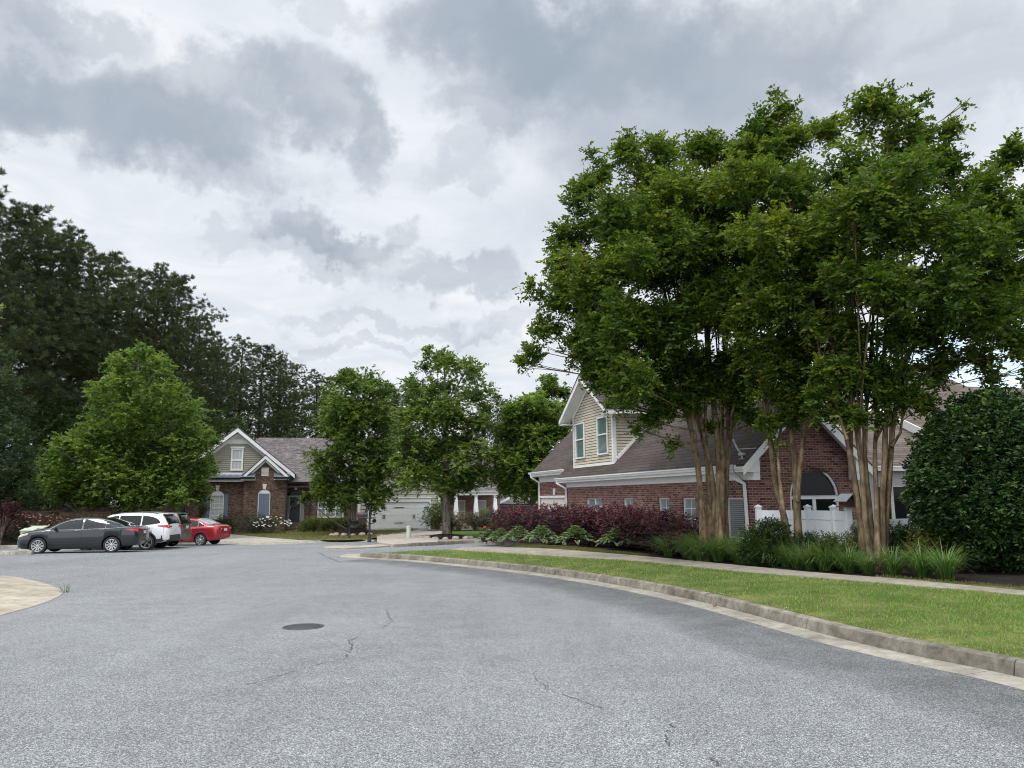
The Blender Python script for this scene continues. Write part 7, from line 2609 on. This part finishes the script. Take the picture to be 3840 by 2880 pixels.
def build_car(name, sp, paint, loc, heading, label):
    C = Car(sp)
    T = empty(name, loc, math.atan2(heading[1], heading[0]), label, 'car', 'cars parked at the kerb')
    x0, x1 = sp['top'][0][0], sp['top'][0][-1]
    xs = np.concatenate([np.linspace(x0, x0 + .35, 9)[:-1], np.linspace(x0 + .35, x1 - .35, 58)[:-1], np.linspace(x1 - .35, x1, 9)])
    mb = MB()
    secs = []
    for x in xs:
        s = C.section(x)
        s = s + [(-y, z) for y, z in s[-2:0:-1]]
        secs.append([(x, y, z) for y, z in s])
    k = len(secs[0])
    vs = [p for s in secs for p in s]
    fs = [(i * k + j, i * k + (j + 1) % k, (i + 1) * k + (j + 1) % k, (i + 1) * k + j) for i in range(len(xs) - 1) for j in range(k)]
    mb.add(vs, fs, 0, True)
    mb.add(secs[0], [list(range(k))[::-1]], 0)
    mb.add(secs[-1], [list(range(k))], 0)
    me = mb.mesh('body', [paint, 'dark_plastic'], uv=False)
    bmm = bmesh.new(); bmm.from_mesh(me); bmesh.ops.remove_doubles(bmm, verts=bmm.verts, dist=1e-5); bmesh.ops.recalc_face_normals(bmm, faces=bmm.faces); bmm.to_mesh(me); bmm.free()
    body = link('body', me, T)
    # wheel arches cut out of the body
    ax = sp['axles']; R = sp['wheel']
    cut = MB()
    for a in ax:
        for sg in (1, -1):
            n = 28
            rr = R + .055
            A = [(a + rr * math.cos(2 * math.pi * i / n), sg * .52, R + rr * math.sin(2 * math.pi * i / n)) for i in range(n)]
            cut.prism(A if sg > 0 else A[::-1], (0, sg * .7, 0), 1)
    cme = cut.mesh('cut', [paint, 'dark_plastic'], uv=False)
    bmm = bmesh.new(); bmm.from_mesh(cme); bmesh.ops.recalc_face_normals(bmm, faces=bmm.faces); bmm.to_mesh(cme); bmm.free()
    co = link('cut', cme)
    co.matrix_world = Matrix.Translation(T.location) @ Matrix.Rotation(T.rotation_euler.z, 4, 'Z')
    bpy.context.view_layer.update()
    md = body.modifiers.new('b', 'BOOLEAN'); md.object = co; md.operation = 'DIFFERENCE'; md.solver = 'EXACT'
    dg = bpy.context.evaluated_depsgraph_get()
    nm = bpy.data.meshes.new_from_object(body.evaluated_get(dg))
    body.modifiers.clear(); body.data = nm
    bpy.data.objects.remove(co)
    # side glass
    e = .007
    for sg in (1, -1):
        for (xa, xb) in sp['panes']:
            n = 14
            gm = MB()
            def gp(u, v):
                x = xb + (xa - xb) * u
                lo = crm(*sp['glass_lo'], x); hi = crm(*sp['glass_hi'], x)
                z = lo + (hi - lo) * v
                return (x, sg * (C.side_y(x, z) + e), z)
            gm.grid(gp, n, 4)
            gm.build('side_window', sp.get('glass', 'glass_car'), T, uv=False)
        if sp.get('chrome'):
            tm = MB()
            gl = np.linspace(sp['panes'][0][0], sp['panes'][-1][1], 30) if sp['panes'][0][0] > sp['panes'][-1][1] else None
            xa, xb = sp['chrome']
            X = np.linspace(xa, xb, 34)
            upl = [(x, sg * (C.side_y(x, crm(*sp['glass_hi'], x) + .012) + .008), crm(*sp['glass_hi'], x) + .012) for x in X]
            lol = [(x, sg * (C.side_y(x, crm(*sp['glass_lo'], x) - .012) + .008), crm(*sp['glass_lo'], x) - .012) for x in X]
            tm.tube(upl + lol[::-1] + [upl[0]], .0095, 5)
            tm.build('window_trim', 'chrome', T, uv=False)
    # windscreen and rear window
    for nm_, (xa, xb) in (('windscreen', sp['screen']), ('rear_window', sp['rear'])):
        gm = MB()
        def sp_(u, v):
            x = xa + (xb - xa) * v
            s = C.section(x)
            wt = s[9][0] - .035 if C.top(x) - C.belt(x) > .16 else s[9][0] - .10
            y = (u * 2 - 1) * wt
            nx = (C.top(x + .02) - C.top(x - .02)) / .04
            nv = Vector((-nx, 0, 1)).normalized()
            return (x + nv.x * .008, y, C.top_z(x, y) + nv.z * .010)
        gm.grid(sp_, 12, 8)
        gm.build(nm_, sp.get('glass', 'glass_car') if nm_ == 'windscreen' else sp.get('rearglass', 'glass_car'), T, uv=False)
    # door shut-lines as slim dark strips, handles
    for sg in (1, -1):
        for pts in sp['seams']:
            sm = MB()
            q = []
            for a, b in zip(pts[:-1], pts[1:]):
                for t in np.linspace(0, 1, 7)[:-1]:
                    x, z = a[0] + (b[0] - a[0]) * t, a[1] + (b[1] - a[1]) * t
                    q.append((x, sg * (C.side_y(x, z) + .001), z))
            q.append((pts[-1][0], sg * (C.side_y(*pts[-1]) + .001), pts[-1][1]))
            sm.tube(q, .006, 4)
            sm.build('door_seam', 'dark_plastic', T, uv=False)
        for (x, z) in sp['handles']:
            hm = MB()
            y = sg * (C.side_y(x, z) + .012)
            hm.tube([(x + .10, y - sg * .012, z), (x + .075, y + sg * .02, z), (x - .075, y + sg * .02, z + .004), (x - .10, y - sg * .012, z + .004)], .014, 6)
            hm.build('door_handle', sp.get('handle_mat', paint), T, uv=False)
        # mirror
        x, z = sp['mirror']
        y = sg * (C.side_y(x, z) - .01)
        mm = MB()
        mm.grid(lambda u, v: (x + .06 * math.cos(u * 6.283) * math.sin(.05 + v * 3.04) , y + sg * (.115 + .10 * math.cos(.05 + v * 3.04)), z + .05 + .075 * math.sin(u * 6.283) * math.sin(.05 + v * 3.04)), 12, 8)
        mm.tube([(x + .02, y - sg * .02, z), (x, y + sg * .08, z + .03)], .025, 6)
        mm.build('mirror', sp.get('mirror_mat', paint), T, uv=False)
    # lights on the body's skin: polygons in (x,z) on the side wrap and on the end faces
    def skin(nm_, polys, mat, sgs=(1, -1), off=.006):
        for sg in sgs:
            lm = MB()
            for (xa, xb, lo_a, hi_a, lo_b, hi_b) in polys:
                def f(u, v):
                    x = xa + (xb - xa) * u
                    lo = lo_a + (lo_b - lo_a) * u; hi = hi_a + (hi_b - hi_a) * u
                    z = lo + (hi - lo) * v
                    return (x, sg * (C.side_y(x, z) + off), z)
                lm.grid(f, 10, 4)
            lm.build(nm_, mat, T, uv=False)
    def endplate(nm_, mat, xe, sgn, poly, t=.012, sgs=(1,)):
        """flat plate on the end face: poly in (y,z)"""
        for sg in sgs:
            lm = MB()
            P = [(xe, sg * y, z) for y, z in poly]
            if (sg * sgn) < 0: P = P[::-1]
            lm.prism(P, (sgn * t, 0, 0))
            lm.build(nm_, mat, T, uv=False)
    for q in sp['skins']: skin(*q)
    for q in sp['plates']: endplate(*q)
    # lower cladding
    if sp.get('clad'):
        xa, xb, h0, h1 = sp['clad']
        for sg in (1, -1):
            cm = MB()
            def f(u, v):
                x = xa + (xb - xa) * u
                z = C.low(x) + .02 + (h1 - h0) * v
                return (x, sg * (C.side_y(x, z) + .012), z)
            rr = R + .07
            for (a_, b_) in ((ax[0] - rr, ax[1] + rr), (ax[1] - rr, xb)):
                def f2(u, v): return f((a_ + (b_ - a_) * u - xa) / (xb - xa), v)
                cm.grid(f2, 16, 3)
            cm.build('sill_cladding', 'dark_plastic', T, uv=False)
            for a in ax:
                am = MB()
                rr = R + .055
                am.grid(lambda u, v: ((lambda t, q: (a + q * math.cos(t), sg * (C.side_y(a + q * math.cos(t), max(C.low(a) + .03, R + q * math.sin(t))) + .014), R + q * math.sin(t)))(-.25 + u * 3.64, rr + v * .07)), 18, 2)
                am.build('arch_cladding', 'dark_plastic', T, uv=False)
    if sp.get('bumper'):
        xa, z0, z1, ww = sp['bumper']
        bm_ = MB()
        def f(u, v):
            a = (u * 2 - 1)
            w = C.half(xa + .30)
            y = a * (w + .012)
            x = xa - .05 + .36 * abs(a) ** 5
            return (x, y, z0 + (z1 - z0) * v)
        bm_.grid(f, 24, 3)
        bm_.grid(lambda u, v: (f(u, 1)[0] + v * .12, f(u, 1)[1] * (1 - v * .04), z1 + v * .015), 24, 1)
        bm_.build('rear_bumper', sp.get('bumper_mat', 'dark_plastic'), T, uv=False)
    if sp.get('rails'):
        xa, xb = sp['rails']
        for sg in (1, -1):
            rm = MB()
            X = np.linspace(xa, xb, 12)
            yy = [sg * (C.section(x)[10][0] - .03) for x in X]
            rm.tube([(x, y, C.top_z(x, y) + .045 * math.sin(math.pi * min(1, max(0, i / 11)) ) ** .3 + .005) for i, (x, y) in enumerate(zip(X, yy))], .018, 6)
            rm.build('roof_rail', sp.get('rail_mat', 'black'), T, uv=False)
    if sp.get('spoiler'):
        x, z, w, d = sp['spoiler']
        sm = MB(); sm.prism([(x, -w, z), (x - d, -w * .9, z - .03), (x - d, w * .9, z - .03), (x, w, z)], (0, 0, .035)); sm.build('spoiler', sp.get('spoiler_mat', paint), T, uv=False)
    # wheels
    n_sp, kind = sp['spokes']
    for a in ax:
        for sg in (1, -1):
            yc = sg * (sp['track'])
            wm = MB()
            wm.lathe([(R * .64, -.09), (R * .64, .02), (0, .02)][::1], 24, (0, 0, 0), axis='y')
            w_ = wm.build('wheel', 'dark_plastic', T, uv=False)
            w_.location = (a, yc, R)
            if sg < 0: w_.rotation_euler = (0, 0, math.pi)
            tm = MB()
            tm.lathe([(R * .70, .095), (R * .75, .108), (R * .92, .105), (R * .985, .085), (R, .05), (R, -.05), (R * .985, -.09), (R * .70, -.10)], 36, axis='y')
            tm.build('tyre', 'rubber', w_, uv=False)
            rm = MB()
            rm.lathe([(R * .715, .09), (R * .705, .104), (R * .66, .10), (R * .65, .03)], 36, axis='y')
            for i in range(n_sp):
                t = 2 * math.pi * i / n_sp
                if kind == 'Y':
                    for dt in (-.10, .10):
                        rm.beam((R * .12 * math.cos(t), .075, R * .12 * math.sin(t)), (R * .69 * math.cos(t + dt), .092, R * .69 * math.sin(t + dt)), .024, .02, up=(0, 1, 0))
                elif kind == 'wide':
                    rm.beam((R * .10 * math.cos(t), .08, R * .10 * math.sin(t)), (R * .68 * math.cos(t), .098, R * .68 * math.sin(t)), .085, .025, up=(0, 1, 0))
                else:
                    rm.beam((R * .10 * math.cos(t), .075, R * .10 * math.sin(t)), (R * .69 * math.cos(t), .094, R * .69 * math.sin(t)), .019, .02, up=(0, 1, 0))
            rm.lathe([(R * .17, .07), (R * .16, .098), (R * .10, .104), (0, .104)], 18, axis='y')
            rm.build('rim', 'alloy', w_, uv=False)
    return T

def place(u, v, Z, ang):
    """rear near-side wheel contact at a photo point, at distance Z; ang = how far the nose swings towards the camera"""
    p = px(u, v, Z)
    a = math.radians(ang)
    h = Vector((-math.cos(a), -math.sin(a), 0))
    left = Vector((-h.y, h.x, 0))
    return p, h, left

def park(name, sp, paint, u, Z, ang, label):
    p, h, left = place(u, 1990, Z, ang)
    c = p - h * sp['axles'][1] - left * (sp['track'] + .1)
    # follow the ground between the axles
    return build_car(name, sp, paint, (c.x, c.y, g(c.y) + .002), h, label)

sedan = dict(
    top=([-2.44, -2.40, -2.30, -2.10, -1.85, -1.45, -1.0, -.55, -.15, .25, .65, 1.0, 1.25, 1.6, 2.0, 2.22, 2.36, 2.42], [.86, .99, 1.07, 1.095, 1.12, 1.27, 1.405, 1.465, 1.475, 1.445, 1.33, 1.16, 1.035, .985, .91, .83, .74, .60]),
    belt=([-2.44, -2.2, -1.6, -.5, .6, 1.2, 1.7, 2.2, 2.42], [.82, 1.03, 1.045, .995, .955, .935, .89, .76, .56]),
    low=([-2.44, -2.3, -1.9, -1.0, 1.0, 1.9, 2.3, 2.42], [.42, .30, .25, .185, .185, .2, .24, .34]),
    half=([-2.44, -2.38, -2.2, -1.8, -1.0, 0, 1.0, 1.7, 2.05, 2.27, 2.38, 2.42], [.60, .76, .865, .915, .925, .925, .922, .905, .845, .70, .52, .36]),
    axles=(1.43, -1.42), wheel=.335, track=.80, tumble=.40,
    glass_lo=([-1.86, -1.5, -.5, .6, 1.02], [1.075, 1.035, 1.005, .985, .99]), glass_hi=([-1.86, -1.6, -1.2, -.7, -.2, .3, .65, 1.02], [1.085, 1.19, 1.315, 1.385, 1.39, 1.335, 1.22, 1.0]),
    panes=[(.98, -.20), (-.27, -1.12), (-1.15, -1.82)], chrome=(1.0, -1.84), screen=(1.17, .32), rear=(-2.02, -1.05),
    seams=[[(.93, .96), (1.0, .62), (.93, .30)], [(-.24, .98), (-.22, .6), (-.22, .28)], [(-1.16, 1.0), (-1.10, .72), (-1.0, .42)], [(.8, .87), (-.2, .90), (-1.75, .955)], [(.9, .42), (-.2, .43), (-.95, .46)]],
    handles=[(-.02, .925), (-1.0, .95)], handle_mat='chrome', mirror=(.78, .985), mirror_mat='black',
    skins=[('taillight', [(-2.40, -1.98, .865, .99, .945, .985)], 'tail_red'), ('headlight', [(2.34, 1.85, .66, .76, .80, .865)], 'tail_clear'), ('side_marker', [(2.06, 1.90, .735, .80, .77, .83)], 'amber', (1, -1), .012)],
    plates=[('taillight', 'tail_red', -2.432, -1, [(.28, .91), (.66, .88), (.66, .985), (.28, .96)], .012, (1, -1)), ('number_plate', 'plate', -2.436, -1, [(-.16, .76), (.16, .76), (.16, .88), (-.16, .88)], .012), ('tail_trim', 'chrome', -2.436, -1, [(-.28, .93), (.28, .93), (.28, .955), (-.28, .955)], .012)],
    spokes=(10, 'Y'))
suv = dict(
    top=([-2.27, -2.24, -2.16, -2.02, -1.86, -1.6, -.9, -.2, .35, .8, 1.2, 1.4, 1.75, 2.05, 2.22, 2.30], [.86, 1.08, 1.28, 1.50, 1.62, 1.66, 1.69, 1.68, 1.62, 1.42, 1.17, 1.09, 1.02, .93, .80, .62]),
    belt=([-2.27, -2.0, -1.4, -.4, .7, 1.3, 1.8, 2.3], [.84, 1.14, 1.13, 1.08, 1.04, 1.02, .95, .58]),
    low=([-2.27, -2.1, -1.7, -1, 1, 1.8, 2.3], [.46, .38, .31, .26, .26, .29, .40]),
    half=([-2.27, -2.22, -2.08, -1.7, -1, 0, 1.1, 1.7, 2.05, 2.22, 2.30], [.70, .80, .875, .915, .922, .922, .915, .89, .81, .64, .44]),
    axles=(1.33, -1.33), wheel=.36, track=.80, tumble=.28,
    glass_lo=([-1.92, -1.4, -.4, .7, 1.05], [1.22, 1.145, 1.10, 1.07, 1.08]), glass_hi=([-1.92, -1.72, -1.3, -.6, 0, .4, .75, 1.05], [1.235, 1.42, 1.535, 1.57, 1.565, 1.50, 1.34, 1.10]),
    panes=[(1.0, .0), (-.06, -1.02), (-1.08, -1.88)], screen=(1.27, .45), rear=(-2.215, -1.90), rearglass='glass_car',
    seams=[[(.95, 1.04), (1.0, .7), (.92, .34)], [(-.03, 1.08), (-.02, .7), (-.02, .34)], [(-1.05, 1.1), (-.98, .85), (-.88, .5)], [(-2.05, 1.12), (-2.06, .8), (-2.06, .62)]],
    handles=[(.15, 1.0), (-.88, 1.03)], mirror=(.85, 1.08),
    skins=[('taillight', [(-2.225, -1.80, 1.0, 1.13, 1.075, 1.12)], 'tail_red'), ('headlight', [(2.2, 1.75, .76, .84, .90, .95)], 'tail_clear'), ('fuel_flap', [(-1.45, -1.62, .97, 1.09, .97, 1.09)], 'paint_white', (1,), .003)],
    plates=[('taillight', 'tail_red', -2.252, -1, [(.42, 1.02), (.77, 1.0), (.77, 1.11), (.42, 1.08)], .012, (1, -1)), ('number_plate', 'plate', -2.268, -1, [(-.16, .86), (.16, .86), (.16, .99), (-.16, .99)], .014)],
    clad=(2.0, -2.05, .0, .16), bumper=(-2.29, .40, .66, .9), rails=(.25, -1.75), spoiler=(-1.78, 1.635, .58, .30), spokes=(5, 'Y'))
tan = dict(suv)
tan.update(top=([-2.30, -2.27, -2.20, -2.10, -1.98, -1.7, -.9, -.2, .35, .8, 1.2, 1.4, 1.75, 2.05, 2.22, 2.30], [.86, 1.10, 1.34, 1.56, 1.66, 1.70, 1.71, 1.70, 1.63, 1.42, 1.17, 1.09, 1.02, .93, .80, .62]), rails=None, spoiler=(-1.92, 1.66, .58, .24),
           half=([-2.30, -2.25, -2.12, -1.7, -1, 0, 1.1, 1.7, 2.05, 2.22, 2.30], [.74, .83, .89, .915, .922, .922, .915, .89, .81, .64, .44]), low=suv['low'], rear=(-2.255, -2.01),
           belt=([-2.30, -2.0, -1.4, -.4, .7, 1.3, 1.8, 2.3], [.84, 1.12, 1.11, 1.07, 1.04, 1.02, .95, .58]),
           skins=[('headlight', [(2.2, 1.75, .76, .84, .90, .95)], 'tail_clear')],
           plates=[('taillight', 'tail_red', -2.285, -1, [(.70, .98), (.80, .98), (.79, 1.12), (.72, 1.10)], .02, (1, -1)), ('number_plate', 'plate', -2.298, -1, [(-.16, .92), (.16, .92), (.16, 1.06), (-.16, 1.06)], .014), ('tail_trim', 'chrome', -2.296, -1, [(-.34, 1.08), (.34, 1.08), (.34, 1.12), (-.34, 1.12)], .014)],
           bumper=(-2.33, .40, .78, .9), bumper_mat='paint_tan', spokes=(7, 'plain'))
red = dict(
    top=([-2.27, -2.23, -2.12, -1.92, -1.72, -1.3, -.9, -.4, 0, .4, .8, 1.15, 1.4, 1.7, 2.0, 2.18, 2.27], [.84, .98, 1.06, 1.09, 1.12, 1.30, 1.43, 1.465, 1.46, 1.40, 1.22, 1.04, .985, .94, .85, .74, .58]),
    belt=([-2.27, -2.0, -1.4, -.4, .7, 1.2, 1.7, 2.27], [.80, 1.015, 1.01, .97, .94, .93, .87, .54]),
    low=([-2.27, -2.1, -1.7, -1, 1, 1.8, 2.27], [.40, .30, .25, .19, .19, .22, .34]),
    half=([-2.27, -2.21, -2.05, -1.65, -1, 0, 1, 1.6, 1.95, 2.15, 2.27], [.60, .73, .82, .87, .88, .88, .876, .855, .78, .62, .36]),
    axles=(1.30, -1.30), wheel=.315, track=.755, tumble=.40,
    glass_lo=([-1.5, -.5, .6, .95], [1.035, .99, .965, .97]), glass_hi=([-1.5, -1.3, -.9, -.3, .15, .5, .95], [1.05, 1.20, 1.335, 1.37, 1.35, 1.25, .985]),
    panes=[(.9, -.1), (-.16, -1.10), (-1.14, -1.46)], screen=(1.1, .45), rear=(-1.76, -.98), rearglass='glass_pale',
    seams=[[(.85, .93), (.9, .6), (.85, .28)], [(-.13, .96), (-.12, .6), (-.12, .26)], [(-1.12, .98), (-1.04, .72), (-.92, .40)]],
    handles=[(.05, .89), (-.95, .91)], mirror=(.72, .96),
    skins=[('taillight', [(-2.24, -1.92, .86, .99, .90, .975)], 'tail_red'), ('headlight', [(2.15, 1.7, .68, .76, .80, .87)], 'tail_clear')],
    plates=[('taillight', 'tail_red', -2.258, -1, [(.44, .84), (.70, .82), (.70, .95), (.44, .97)], .014, (1, -1)), ('reversing_light', 'tail_clear', -2.268, -1, [(.47, .86), (.55, .86), (.55, .92), (.47, .92)], .01, (1, -1)), ('number_plate', 'plate', -2.262, -1, [(-.16, .76), (.16, .76), (.16, .90), (-.16, .90)], .014)],
    spokes=(7, 'wide'))
park('parked_car', sedan, 'paint_grey', 421, 31.9, 9.0, 'dark grey saloon car parked nearest, with chrome window trim')
park('parked_car', suv, 'paint_white', 550, 34.6, 3.5, 'white sport utility car with black roof rails behind the dark saloon')
park('parked_car', tan, 'paint_tan', 600, 36.8, 5.0, 'pewter coloured sport utility car between the white car and the red car')
park('parked_car', red, 'paint_red', 752, 40.3, -5.0, 'small red saloon car parked farthest right of the four')
